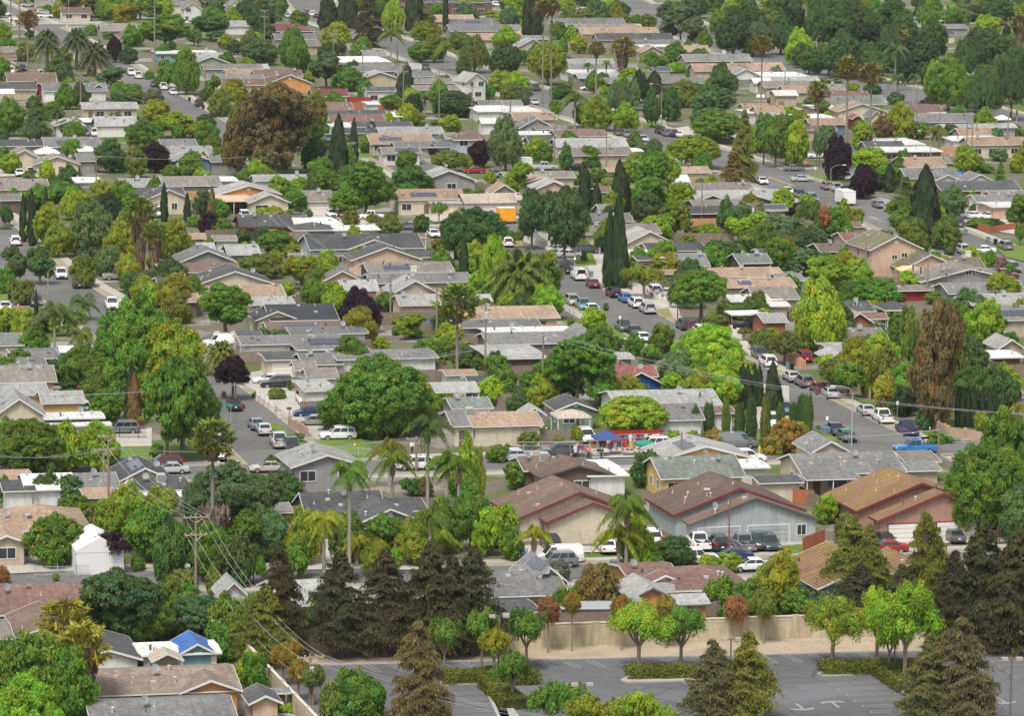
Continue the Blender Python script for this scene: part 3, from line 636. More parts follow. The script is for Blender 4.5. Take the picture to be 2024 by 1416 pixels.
# length, width, and side outline: list of (x, z_top of the body without windows), cabin: (x_rear_base, x_rear_top, x_front_top, x_front_base, roof z, belt z)
CT = {'sedan': dict(L=4.75, W=1.82, body=[(-2.37, .78), (-2.30, .98), (-1.55, 1.03), (-.9, 1.0), (.9, .98), (1.0, .95), (2.05, .80), (2.34, .62)], cab=(-1.75, -1.0, .25, 1.15, 1.45, .95)),
      'suv': dict(L=4.75, W=1.88, body=[(-2.37, .85), (-2.33, 1.08), (-1.6, 1.12), (-.9, 1.1), (.9, 1.08), (1.1, 1.06), (2.1, .95), (2.36, .72)], cab=(-2.25, -1.95, .45, 1.15, 1.74, 1.06)),
      'pickup': dict(L=5.6, W=1.98, body=[(-2.8, 1.06), (-2.78, 1.1), (-1.0, 1.12), (-.9, 1.1), (.9, 1.1), (1.2, 1.12), (2.6, 1.02), (2.8, .8)], cab=(-.72, -.55, .75, 1.35, 1.86, 1.08)),
      'van': dict(L=5.3, W=1.98, body=[(-2.65, 1.0), (-2.62, 1.2), (-1.6, 1.25), (-.9, 1.25), (.9, 1.22), (1.5, 1.2), (2.35, 1.05), (2.63, .8)], cab=(-2.6, -2.5, 1.0, 1.75, 2.08, 1.2)),
      'minivan': dict(L=5.05, W=1.95, body=[(-2.5, .9), (-2.46, 1.08), (-1.6, 1.1), (-.9, 1.1), (.9, 1.06), (1.3, 1.04), (2.2, .92), (2.5, .7)], cab=(-2.42, -2.15, .75, 1.55, 1.78, 1.05))}
CARM = {}
def carmeshes(ty):
    if ty in CARM: return CARM[ty]
    D = CT[ty]; L, Wd = D['L'], D['W']; hw = Wd/2; out = []
    # body
    st = []
    xs = [p[0] for p in D['body']]; zs = [p[1] for p in D['body']]; X = np.array(sorted(set(list(np.linspace(-L/2, L/2, 15))+xs)))
    Z = np.interp(X, xs, zs); wheels = (-L*.30, L*.305); rw = .33 if ty in ('sedan',) else .36
    b = MB(); rings = []
    for x, z in zip(X, Z):
        e = min(1, (L/2-abs(x))/.35); e = max(0, e)**.5; y = hw*(.86+.14*e); zb = .27+.12*(1-e)
        rings.append([(x, -y*.80, zb), (x, -y*.97, zb+.08), (x, -y, (z+zb)/2), (x, -y*.98, z-.08), (x, -y*.84, z), (x, 0, z+.025), (x, y*.84, z), (x, y*.98, z-.08), (x, y, (z+zb)/2), (x, y*.97, zb+.08), (x, y*.80, zb)])
    for A, B in zip(rings, rings[1:]):
        n = len(A)
        for k in range(n): j = (k+1) % n; b.face([A[k], A[j], B[j], B[k]])
    b.face(rings[0]); b.face(rings[-1][::-1])
    xr0, xr1, xf1, xf0, zr, zb = D['cab']; yb = hw*.93; yt = hw*.76
    def cabpt(x, z):
        return (x, (yb+(yt-yb)*(z-zb)/(zr-zb)), z)
    # roof shell and pillars (painted) as a slightly smaller solid
    g = .012; q = lambda x, y, z: (x, y, z)
    def solid(bb, sh):
        base = [(xr0+sh, -yb+sh, zb-.06), (xf0-sh, -yb+sh, zb-.06), (xf0-sh, yb-sh, zb-.06), (xr0+sh, yb-sh, zb-.06)]
        top = [(xr1+sh, -yt+sh, zr-.05), (xf1-sh, -yt+sh, zr-.05), (xf1-sh, yt-sh, zr-.05), (xr1+sh, yt-sh, zr-.05)]
        top2 = [(xr1+.12, -yt+.10, zr), (xf1-.10, -yt+.10, zr), (xf1-.10, yt-.10, zr), (xr1+.12, yt-.10, zr)]
        bb.hexa(base, top); bb.hexa(top, top2)
    solid(b, .0)
    if ty == 'pickup':   # open bed: dark liner sunk into the rear deck
        pass
    if ty in ('suv',):
        for s in (-1, 1): b.tube([(xr1+.3, s*(yt-.1), zr+.02), (xr1+.5, s*(yt-.1), zr+.06), (xf1-.4, s*(yt-.1), zr+.06), (xf1-.2, s*(yt-.1), zr+.02)], .02, 4)
    for s in (-1, 1): b.box(xf0-.35, xf0-.17, s*(yb+.10)-.09, s*(yb+.10)+.09, zb+.02, zb+.16)
    body = mesh('body', b.v, b.f, PAINT); out.append(('body', body, None))
    # glass panels a few millimetres proud of the pillars
    def lerp(a, c, t): return tuple(a[i]+(c[i]-a[i])*t for i in range(3))
    def panel(p00, p10, p11, p01, m0=.08, m1=.08, n0=.12, n1=.14, push=(0, 0, 0)):
        f = lambda u, v: tuple(c+d for c, d in zip(lerp(lerp(p00, p10, u), lerp(p01, p11, u), v), push))
        return [f(m0, n0), f(1-m1, n0), f(1-m1, 1-n1), f(m0, 1-n1)]
    zt_ = zr-.05
    B = MB(); B.face(panel((xf0, -yb, zb), (xf0, yb, zb), (xf1, yt, zt_), (xf1, -yt, zt_), .05, .05, .03, .05, (.014, 0, .01))); out.append(('windshield', mesh('windshield', B.v, B.f, M_CG), None))
    B = MB(); B.face(panel((xr0, -yb, zb), (xr0, yb, zb), (xr1, yt, zt_), (xr1, -yt, zt_), .09, .09, .10 if ty != 'sedan' else .03, .06, (-.014, 0, .008))); out.append(('rear_window', mesh('rear_window', B.v, B.f, M_CG), None))
    for s in (-1, 1):
        B = MB(); a, c, e, d_ = (xr0, s*yb, zb), (xf0, s*yb, zb), (xf1, s*yt, zt_), (xr1, s*yt, zt_)
        cuts = {'sedan': [(.10, .50), (.53, .96)], 'suv': [(.05, .30), (.33, .62), (.65, .95)], 'pickup': [(.08, .46), (.5, .95)], 'van': [(.80, .97)], 'minivan': [(.04, .33), (.36, .65), (.68, .95)]}[ty]
        if ty == 'van': cuts = [(.80, .97)]
        for u0, u1 in cuts:
            f = lambda u, v: tuple(x_+d for x_, d in zip(lerp(lerp(a, c, u), lerp(d_, e, u), v), (0, s*.012, .004)))
            B.face([f(u0, .08), f(u1, .08), f(u1, .88), f(u0, .88)])
        out.append(('side_window', mesh('side_window', B.v, B.f, M_CG), None))
    if ty == 'pickup':
        B = MB(); B.box(-L/2+.12, xr0-.12, -hw*.80, hw*.80, .9, 1.128); out.append(('cargo_bed', mesh('cargo_bed', B.v, B.f, M_BLK), None))
    for wx in wheels:
        for s in (-1, 1):
            B = MB(); n = 18; y0, y1 = s*(hw-.19), s*(hw+.012)
            B.tube([(wx, y0, rw), (wx, y1, rw)], rw, n); wv = B
            R = MB(); n = 10; R.tube([(wx, y1+s*.001, rw), (wx, y1+s*.012, rw)], rw*.64, 12)
            out.append(('wheel', mesh('wheel', wv.v, wv.f, M_TYRE), mesh('rim', R.v, R.f, M_RIM)))
    zf = np.interp(L/2-.15, xs, zs); zq = np.interp(-L/2+.05, xs, zs)
    for s in (-1, 1):
        B = MB(); B.box(L/2-.20, L/2-.012, s*hw*.68-.17, s*hw*.68+.17, zf-.20, zf-.04); out.append(('headlight', mesh('headlight', B.v, B.f, M_HEAD), None))
        B = MB(); B.box(-L/2-.012, -L/2+.16, s*hw*.72-.15, s*hw*.72+.15, zq-.26 if ty not in ('suv', 'van', 'minivan') else zq-.16, zq-.07 if ty not in ('suv', 'van', 'minivan') else zq+.10); out.append(('tail_light', mesh('tail_light', B.v, B.f, M_TAIL), None))
    B = MB(); B.box(-L/2-.02, -L/2+.02, -.16, .16, .62, .76); out.append(('licence_plate', mesh('licence_plate', B.v, B.f, M_PLATE), None))
    B = MB(); B.box(L/2-.06, L/2+.02, -hw*.5, hw*.5, .42, .62); out.append(('grille', mesh('grille', B.v, B.f, M_BLK), None))
    B = MB(); B.box(-L/2-.015, -L/2+.1, -hw*.75, hw*.75, .34, .44); B.box(-L*.2, L*.2, -hw*.93, hw*.93, .2, .28); out.append(('bumper', mesh('bumper', B.v, B.f, M_BLK), None))
    CARM[ty] = out; return out
CC = {'white': (.72, .72, .71), 'silver': (.42, .43, .44), 'gray': (.16, .17, .18), 'dkgray': (.07, .075, .08), 'black': (.018, .019, .021), 'red': (.30, .018, .022), 'navy': (.015, .03, .11), 'blue': (.03, .16, .42),
      'green': (.10, .28, .24), 'dkgreen': (.035, .06, .055), 'maroon': (.12, .02, .025), 'tan': (.36, .31, .24), 'taupe': (.26, .24, .22), 'yellow': (.65, .42, .02), 'bluegray': (.13, .17, .24), 'teal': (.02, .05, .06), 'beige': (.42, .39, .33)}
CN = {'dkgray': 'dark grey', 'gray': 'grey', 'navy': 'navy blue', 'dkgreen': 'dark green', 'bluegray': 'blue-grey', 'teal': 'dark teal', 'taupe': 'taupe'}
def car(px, py, ty, c, hd, label=None, da=0):
    D = CT[ty]; p = G(px, py)
    a = {'F': ANG-math.pi/2, 'A': ANG+math.pi/2, 'L': ANG*.8+math.pi, 'R': ANG*.8}[hd]+math.radians(da+RND.uniform(-1.5, 1.5))
    if hd in 'FA': a += math.radians(-2.5)
    ext = abs(math.sin(a))*D['L']/2+abs(math.cos(a))*D['W']/2
    p = p+Vector((0, ext, 0)); p.z = .012
    far = p.y > 900
    r = link('car' if ty in ('sedan',) else {'suv': 'sport_utility_vehicle', 'pickup': 'pickup_truck', 'van': 'van', 'minivan': 'minivan'}[ty], None, loc=p, rot=a)
    for nm, me, sub in carmeshes(ty):
        if far and nm in ('licence_plate', 'grille', 'bumper'): continue
        o = link(nm, me, r, color=CC[c] if nm == 'body' else None)
        if sub and not far: link('rim', sub, o)
    view = {'F': 'facing the viewer', 'A': 'seen from behind', 'L': 'side-on, nose to the left', 'R': 'side-on, nose to the right'}[hd]
    kn = {'sedan': 'sedan', 'suv': 'SUV', 'pickup': 'pickup truck', 'van': 'van', 'minivan': 'minivan'}[ty]
    return tag(r, '%s %s %s' % (CN.get(c, c), kn, view), {'sedan': 'car', 'suv': 'car', 'pickup': 'pickup truck', 'van': 'van', 'minivan': 'van'}[ty], 'parked vehicles', label)
# ---------------------------------------------------------------- poles, wires, lamps, fences
M_POLE = mat('pole_wood', (.22, .17, .13), .9, var=.25, scale=4); M_GALV = mat('galvanised_steel', (.40, .41, .42), .5, metal=.3, var=.08); M_RUST = mat('rusty_pole_paint', (.20, .07, .055), .7, var=.2); M_INS = mat('insulator_grey', (.45, .45, .45), .4)
M_BRZ = mat('bronze_pole_paint', (.12, .11, .10), .6); M_WIRE = mat('wire', (.26, .26, .27), .6); M_ARM = mat('crossarm_wood', (.34, .24, .14), .9, var=.2)
ARMS = {}
def upole(key, px, top, base, arms=((.35, 2.4),), tr=False, label=None, tilt=0):
    p = G(px, base); s = S(p); H = (base-top)/s; r = link('utility_pole', None, loc=p, rot=ANG+tilt)
    b = MB(); b.tube([(0, 0, 0), (0, 0, H)], [.17, .11], 8); b.build('pole', M_POLE, r); pts = []
    for off, w in arms:
        z = H-off; b = MB(); b.box(-w/2, w/2, -.17, -.05, z-.06, z+.07); a = b.build('crossarm', M_ARM, r)
        b = MB()
        for sx in (-1, 1): b.tube([(sx*w*.3, -.11, z-.06), (0, -.13, z-.6)], .025, 4)
        b.build('brace', M_GALV, a); b = MB()
        for x in (-w*.46, -w*.2, w*.2, w*.46): b.tube([(x, -.11, z+.07), (x, -.11, z+.17), (x, -.11, z+.24)], [.03, .07, .04], 6)
        b.build('insulator', M_INS, a)
        for x in (-w*.46, w*.2, w*.46): pts.append(r.matrix_basis @ Vector((x, -.11, z+.22)))
    if tr:
        b = MB(); z = H-1.6; b.tube([(.05, -.42, z-.55), (.05, -.42, z-.5), (.05, -.42, z+.4), (.05, -.42, z+.5)], [.22, .26, .26, .12], 12); b.build('transformer', M_INS, r)
    ARMS[key] = [r.matrix_world.copy() and (Matrix.Translation(p) @ Matrix.Rotation(ANG+tilt, 4, 'Z')) @ (r.matrix_basis.inverted() @ q) if False else q for q in pts]
    m4 = Matrix.Translation(p) @ Matrix.Rotation(ANG+tilt, 4, 'Z'); ARMS[key] = []
    for off, w in arms:
        for x in (-w*.46, w*.2, w*.46): ARMS[key].append(m4 @ Vector((x, -.11, H-off+.22)))
    return tag(r, 'wooden utility pole with %d crossarm%s%s' % (len(arms), 's' if len(arms) > 1 else '', ' and a grey transformer' if tr else ''), 'utility pole', 'utility poles', label)
def wire(a, b, sag=.03, rad=.019, n=10, label=None):
    a, b = Vector(a), Vector(b); L = (b-a).length; pts = []
    for i in range(n+1):
        t = i/n; q = a.lerp(b, t)-a; q.z -= 4*sag*L*t*(1-t); pts.append(q)
    m = MB(); m.tube(pts, rad, 3, False); o = m.build('power_line', M_WIRE, loc=a)
    return tag(o, 'thin power line', 'power line', 'power lines', label, (a+b)/2)
def span(k1, k2, n=3, sag=.025, label=None):
    A, B = ARMS[k1], ARMS[k2]
    for i in range(min(n, len(A), len(B))): wire(A[i], B[i], sag, label=label)
def slamp(px, top, base, side=-1, m=None, label=None, arm=2.2):
    p = G(px, base); H = (base-top)/S(p); r = link('street_lamp', None, loc=p, rot=0); m = m or M_GALV
    b = MB(); b.tube([(0, 0, 0), (0, 0, .3), (0, 0, H-.8)], [.13, .10, .06], 8); b.build('pole', m, r)
    b = MB(); b.tube([(0, 0, H-.85), (side*.25*arm, 0, H-.3), (side*.6*arm, 0, H-.05), (side*arm, 0, H)], [.05, .045, .04, .035], 6); b.build('arm', m, r)
    b = MB(); x0, x1 = sorted((side*arm, side*(arm+.7))); b.hexa([(x0, -.14, H-.10), (x1, -.14, H-.10), (x1, .14, H-.10), (x0, .14, H-.10)], [(x0, -.09, H+.07), (x1, -.09, H+.04), (x1, .09, H+.04), (x0, .09, H+.07)]); b.build('lamp_head', M_INS, r)
    return tag(r, 'street lamp with a curved arm reaching %s' % ('left' if side < 0 else 'right'), 'street lamp', 'street lamps', label)
def fence(pts, h, kind='wood', label=None, name='fence', col=None):
    """pts: reference pixels on the ground; one object with its posts as parts"""
    P = [G(*q) for q in pts]; o = P[0]; r = link(name, None, loc=o)
    M = {'wood': mat('fence_board', (.20, .16, .125), .9, var=.3, scale=2.5), 'redwood': mat('fence_redwood', (.36, .12, .06), .85, var=.15), 'white': M_TRIM, 'mesh': M_GALV, 'iron': M_BLK, 'hedge': None, 'red': mat('fence_red', (.30, .02, .02), .8, var=.1), 'tan': mat('fence_tan', (.42, .25, .13), .85), 'block': mat('wall_white_block', (.60, .56, .50), .9, var=.12), 'pink': mat('wall_pink', (.62, .42, .34), .9), 'brick': mat('brick_pier', (.36, .25, .19), .9, var=.2)}[kind]
    for a, b in zip(P, P[1:]):
        a, b = a-o, b-o; L = (b-a).length; u = (b-a)/L; n = Vector((-u.y, u.x, 0)); m = MB()
        def bx(s0, s1, t0, t1, z0, z1, mm):
            q = [a+u*s0+n*t0, a+u*s1+n*t0, a+u*s1+n*t1, a+u*s0+n*t1]; mm.hexa([(*v.xy, z0) for v in q], [(*v.xy, z1) for v in q])
        if kind in ('wood', 'redwood', 'red', 'tan'):
            s = 0
            while s < L: bx(s, min(L, s+.145), -.012, .012, .03, h+RND.uniform(-.03, .03), m); s += .16 if L < 60 else .32
            bx(0, L, .013, .05, h*.25, h*.25+.09, m); bx(0, L, .013, .05, h*.8, h*.8+.09, m); sp, pw = 2.4, .05
        elif kind in ('white', 'iron', 'mesh'):
            s = 0; st = {'white': .22, 'iron': .16, 'mesh': .0}[kind]
            while st and s < L: bx(s, s+(.09 if kind == 'white' else .025), -.01, .01, .05, h, m); s += st
            bx(0, L, .011, .03, h*.85, h*.85+.05, m); bx(0, L, .011, .03, h*.2, h*.2+.05, m); sp, pw = 2.4, .05
            if kind == 'mesh':
                for zz in range(1, int(h/.12)): bx(0, L, -.004, .004, zz*.12, zz*.12+.012, m)
                s = 0
                while s < L: bx(s, s+.012, -.004, .004, .05, h, m); s += .25
        else:
            bx(0, L, -.1, .1, -.05, h*(.72 if kind == 'block' else .9), m); sp, pw = 2.8, .2
        m.build('fence_panel' if name == 'fence' else 'panel', M, r)
        s = 0
        ps = MB(); ps.box(-pw, pw, -pw*1.1, pw*1.1, 0, h+.06); pm = mesh('post', ps.v, ps.f, M)
        while s <= L+.01: link('post', pm, r, loc=a+u*s, rot=math.atan2(u.y, u.x)); s += sp
    de = {'wood': 'weathered board fence', 'redwood': 'orange-stained board fence', 'white': 'white picket fence', 'mesh': 'chain-link fence', 'iron': 'black iron railing', 'red': 'red board fence', 'tan': 'tan board fence', 'block': 'white block wall with piers', 'pink': 'stepped pink garden wall', 'brick': 'low brick wall'}[kind]
    return tag(r, de, 'fence', 'fences between the yards', label)
# ---------------------------------------------------------------- the setting: ground, streets, parking lot
def groundmat():
    m = bpy.data.materials.new('yard_ground'); t, p = nodes(m); p.inputs['Roughness'].default_value = .95; p.inputs['Specular IOR Level'].default_value = .1
    tc = N(t, 'ShaderNodeTexCoord'); last = None
    cols = [(.14, .125, .095), (.22, .20, .17), (.085, .135, .03), (.12, .115, .06), (.27, .26, .24)]
    def noise(s, off, det=4):
        mp = N(t, 'ShaderNodeMapping'); mp.inputs['Location'].default_value = (off, off*.7, 0); t.links.new(tc.outputs['Object'], mp.inputs['Vector'])
        n = N(t, 'ShaderNodeTexNoise'); n.inputs['Scale'].default_value = s; n.inputs['Detail'].default_value = det; t.links.new(mp.outputs[0], n.inputs['Vector']); return n.outputs[0]
    rgb = N(t, 'ShaderNodeRGB'); rgb.outputs[0].default_value = (*cols[0], 1); last = rgb.outputs[0]
    for i, (c, s, lo) in enumerate(zip(cols[1:], (.09, .07, .2, .05), (.55, .50, .55, .60))):
        mr = N(t, 'ShaderNodeMapRange'); mr.inputs[1].default_value = lo; mr.inputs[2].default_value = lo+.04; t.links.new(noise(s, i*37.0), mr.inputs[0])
        mx = N(t, 'ShaderNodeMix', data_type='RGBA'); t.links.new(mr.outputs[0], mx.inputs[0]); t.links.new(last, mx.inputs[6]); mx.inputs[7].default_value = (*c, 1); last = mx.outputs[2]
    mr = N(t, 'ShaderNodeMapRange'); mr.inputs[1].default_value = .3; mr.inputs[2].default_value = .7; mr.inputs[3].default_value = .75; mr.inputs[4].default_value = 1.2; t.links.new(noise(2.5, 5, 8), mr.inputs[0])
    sc = N(t, 'ShaderNodeVectorMath', operation='SCALE'); t.links.new(last, sc.inputs[0]); t.links.new(mr.outputs[0], sc.inputs['Scale']); t.links.new(sc.outputs[0], p.inputs['Base Color']); return m
M_ASPH = mat('asphalt', (.138, .136, .132), .92, var=.10, scale=1.2, var2=.14, scale2=.12, spec=.2, crack=.2)
M_LOT = mat('parking_asphalt', (.118, .120, .126), .92, var=.10, scale=.9, var2=.20, scale2=.07, spec=.2, crack=.25)
M_CONC = mat('concrete', (.35, .33, .295), .9, var=.10, scale=1.5, var2=.12, scale2=.15); M_CONC2 = mat('driveway_concrete', (.39, .365, .325), .9, var=.12, scale=.6, var2=.12, scale2=.12)
M_GRASS = mat('lawn_grass', (.105, .165, .025), .95, var=.3, scale=.7, var2=.25, scale2=6); M_DRY = mat('dry_lawn', (.22, .20, .075), .95, var=.3, scale=.8); M_MULCH = mat('wood_chip_mulch', (.34, .275, .20), .95, var=.25, scale=5, var2=.2, scale2=.3)
M_PAINT = mat('road_paint', (.25, .25, .24), .8, var=.15, scale=2); M_YEL = mat('road_paint_yellow', (.55, .36, .08), .8, var=.15, scale=2); M_STUC = mat('stucco_wall', (.46, .39, .27), .95, var=.08, scale=.5, var2=.10, scale2=2.2, streak=.3)
b = MB(); b.face([(-900, 150, 0), (900, 150, 0), (2600, 4200, 0), (-2600, 4200, 0)]); struct(b.build('ground', groundmat()))
ROADS = []
def off(P, d):
    out = []
    for i, p in enumerate(P):
        a = P[max(0, i-1)]; c = P[min(len(P)-1, i+1)]; t = (c-a).normalized(); out.append(p+Vector((-t.y, t.x, 0))*d)
    return out
def dens(P, st=2.0):
    out = []
    for a, b_ in zip(P, P[1:]):
        n = max(1, int((b_-a).length/st)); out += [a.lerp(b_, i/n) for i in range(n)]
    return out+[P[-1]]
def segd(p, P):
    best = 1e9
    for a, b_ in zip(P, P[1:]):
        ab = b_-a; t = max(0, min(1, (p-a).dot(ab)/ab.dot(ab))); best = min(best, (p-a-ab*t).length)
    return best
def road(name, pts, width, z, walk=True):
    P = dens([G(*q) for q in pts], 4); ROADS.append((P, width/2, name, walk))
    b = MB(); A, B = off(P, -width/2), off(P, width/2)
    for i in range(len(P)-1): b.face([(*A[i].xy, z), (*B[i].xy, z), (*B[i+1].xy, z), (*A[i+1].xy, z)])
    struct(b.build(name, M_ASPH))
road('main_street', [(760, 300), (840, 345), (905, 390), (1000, 455), (1107, 553), (1268, 641), (1582, 800), (1765, 893), (1800, 915)], 10.5, .004)
road('left_street', [(-60, 420), (70, 540), (300, 690), (440, 800), (510, 860), (585, 930), (600, 945)], 10.5, .008)
road('upper_left_street', [(-100, -30), (90, 55), (225, 128), (275, 160), (334, 198), (385, 230), (437, 262), (480, 290)], 9.5, .004)
road('right_street', [(600, -10), (640, 35), (850, 115), (1060, 190), (1285, 268), (1390, 305), (1519, 349), (1600, 378), (1760, 430), (1930, 498), (2100, 560)], 14.5, .004)
road('boulevard', [(1140, -40), (1250, 18), (1530, 120), (1690, 162), (1860, 205), (1990, 240), (2200, 300)], 20, .004)
road('front_street', [(-150, 1160), (130, 1147), (800, 1140), (1200, 1131), (1510, 1121), (1880, 1109), (2200, 1098)], 8.5, .004)
road('yard_sale_street', [(-150, 955), (230, 943), (560, 930), (1100, 914), (1500, 899), (1800, 889), (2200, 872)], 9.5, .012)
road('court_street', [(560, 470), (700, 462), (1000, 450)], 8.5, .008)
road('right_cross_street', [(1400, 352), (1520, 345), (1720, 334)], 9, .012)
road('upper_cross_street', [(-100, 60), (90, 52), (230, 46)], 10, .012)
road('far_cross_street', [(950, 40), (1160, 20), (1300, 12), (1500, 0), (1700, -10)], 14, .012)
def sheet(name, pts, m, z, kind='structure', k='structure'):
    b = MB(); b.face([(*G(*q).xy, z) for q in pts]); o = b.build(name, m); o['kind'] = k; return o
# kerbs, verges and pavements beside the streets, broken where another street crosses
for P, hw, nm, walk in ROADS:
    D = dens(P, 2.0)
    kb, vb, wb = MB(), MB(), MB()
    for sg in (-1, 1):
        E = [off(D, sg*(hw+d)) for d in (0, .16, 1.5, 3.1)]
        for i in range(len(D)-1):
            mid = (E[1][i]+E[1][i+1])/2
            if any(Q is not P and segd(mid, Q) < h2+.4 for Q, h2, _, _ in ROADS): continue
            def st(m, a, c, z0, z1):
                q = [E[a][i], E[a][i+1], E[c][i+1], E[c][i]]; m.hexa([(*v.xy, z0) for v in q], [(*v.xy, z1) for v in q])
            st(kb, 0, 1, -.02, .14)
            m2 = (E[3][i]+E[3][i+1])/2
            if any(Q is not P and segd(m2, Q) < h2+.2 for Q, h2, _, _ in ROADS): continue
            st(vb, 1, 2, -.02, .125); st(wb, 2, 3, -.02, .13)
    struct(kb.build('kerb', M_CONC)); o = wb.build('pavement', M_CONC); struct(o)
    vm = mat('verge_ground', (.26, .235, .16), .95, var=.25, scale=.5); o = vb.build('verge', vm); struct(o)
# parking lot
LOTTOP = [(470, 1322), (640, 1317), (1050, 1307), (1380, 1300), (1730, 1291), (2200, 1283)]
lot = [(470, 1322)]+LOTTOP[1:]+[(2400, 1560), (700, 1560)]
sheet('parking_lot', lot, M_LOT, .02)
sheet('mulch_strip', [(440, 1290), (598, 1293), (1075, 1281), (1594, 1263), (2200, 1250), (2200, 1281), (1730, 1289), (1380, 1298), (1050, 1305), (640, 1315), (470, 1320)], M_MULCH, .03)
b = MB()
for q0, q1 in zip(LOTTOP, LOTTOP[1:]):
    a, c = G(*q0), G(*q1); t = (c-a).normalized(); n = Vector((-t.y, t.x, 0))*.17; b.hexa([(*v.xy, 0) for v in (a, c, c+n, a+n)], [(*v.xy, .16) for v in (a, c, c+n, a+n)])
struct(b.build('kerb', M_CONC))
def line(b, q0, q1, w=.11, z=.028, world=False):
    a, c = (q0, q1) if world else (G(*q0), G(*q1)); t = (c-a).normalized(); n = Vector((-t.y, t.x, 0))*w/2
    b.face([(*(a-n).xy, z), (*(c-n).xy, z), (*(c+n).xy, z), (*(a+n).xy, z)])
b = MB()
for t, x, y in [('n', 640, 1030), ('n', 840, 1026), ('n', 1035, 1022), ('n', 1425, 1014), ('n', 1610, 1010), ('o', 240, 1000), ('o', 430, 996), ('o', 620, 992), ('o', 810, 988), ('o', 1000, 984), ('o', 1185, 980), ('o', 1370, 975), ('o', 1560, 968),
                ('p', -20, 955), ('p', 165, 948), ('p', 355, 940), ('p', 555, 934), ('p', 735, 927), ('p', 1700, 950)]:
    for dx in (0, 42): line(b, T(t, x+dx, y), T(t, x+dx+112, y+55))
    line(b, T(t, x+112, y+55), T(t, x+154, y+54))
for i in range(7):   # right-hand bays
    x, y = 528+63*i, 1162+43.5*i
    line(b, T('p', x, y+3), T('p', min(x+385, 1090+i*30), y-13)); line(b, T('p', x+10, y+16), T('p', min(x+385, 1110+i*30), y)); line(b, T('p', x, y+3), T('p', x+10, y+16))
for i in range(6):   # left-hand bays
    x, y = 1450+16*i, 1240+46*i
    line(b, T('n', 1440, y), T('n', 1790+48*i, y-10)); line(b, T('n', 1440, y+15), T('n', 1800+48*i, y+5))
for i in range(6): line(b, T('n', 215+45*i, 1150+45*i), T('n', 290+48*i, 1146+45*i))
for i in range(4): line(b, T('p', 1760+60*i, 990+40*i), T('p', 2100+60*i, 978+40*i)); line(b, T('p', 1765+60*i, 998+40*i), T('p', 1790+60*i, 1010+40*i))
line(b, T('o', 1365, 1158), T('o', 1400, 1188))
def arrow(b, q, flip):
    c = G(*q); F = EU*(1 if flip else -1); R_ = EV
    for p0, p1, w in ((c-F*1.2, c+F*1.0, .3),): line(b, p0, p1, w, .028, True)
    tip = c+F*1.6; b.face([(*(tip).xy, .0285), (*(tip-F*.3-R_*1.0).xy, .0285), (*(tip-F*1.0-R_*1.25).xy, .0285), (*(tip-F*.6).xy, .0285)]); b.face([(*(tip).xy, .0285), (*(tip-F*.3+R_*1.0).xy, .0285), (*(tip-F*1.0+R_*1.25).xy, .0285), (*(tip-F*.6).xy, .0285)])
arrow(b, T('p', 300, 1347), True); arrow(b, T('p', 572, 1333), False); arrow(b, T('p', 1850, 1298), True)
struct(b.build('parking_markings', M_PAINT))
b = MB(); line(b, (1519, 350), (1571, 368), .35, .018); line(b, (655, 40), (690, 52), .3, .018)
for q in ((1877, 1113, 1905, 1112), (1930, 1111, 1960, 1110), (1505, 1124, 1540, 1123), (1560, 1122, 1640, 1119)): line(b, q[:2], q[2:], .22, .018)
struct(b.build('centre_line', M_YEL))
b = MB(); line(b, (1520, 349), (1558, 351), .45, .018); line(b, (1536, 355), (1560, 356), .9, .018)
for i in range(7): line(b, (1228+i*8, 26), (1232+i*8, 27.5), .6, .018)
struct(b.build('stop_line', M_PAINT))
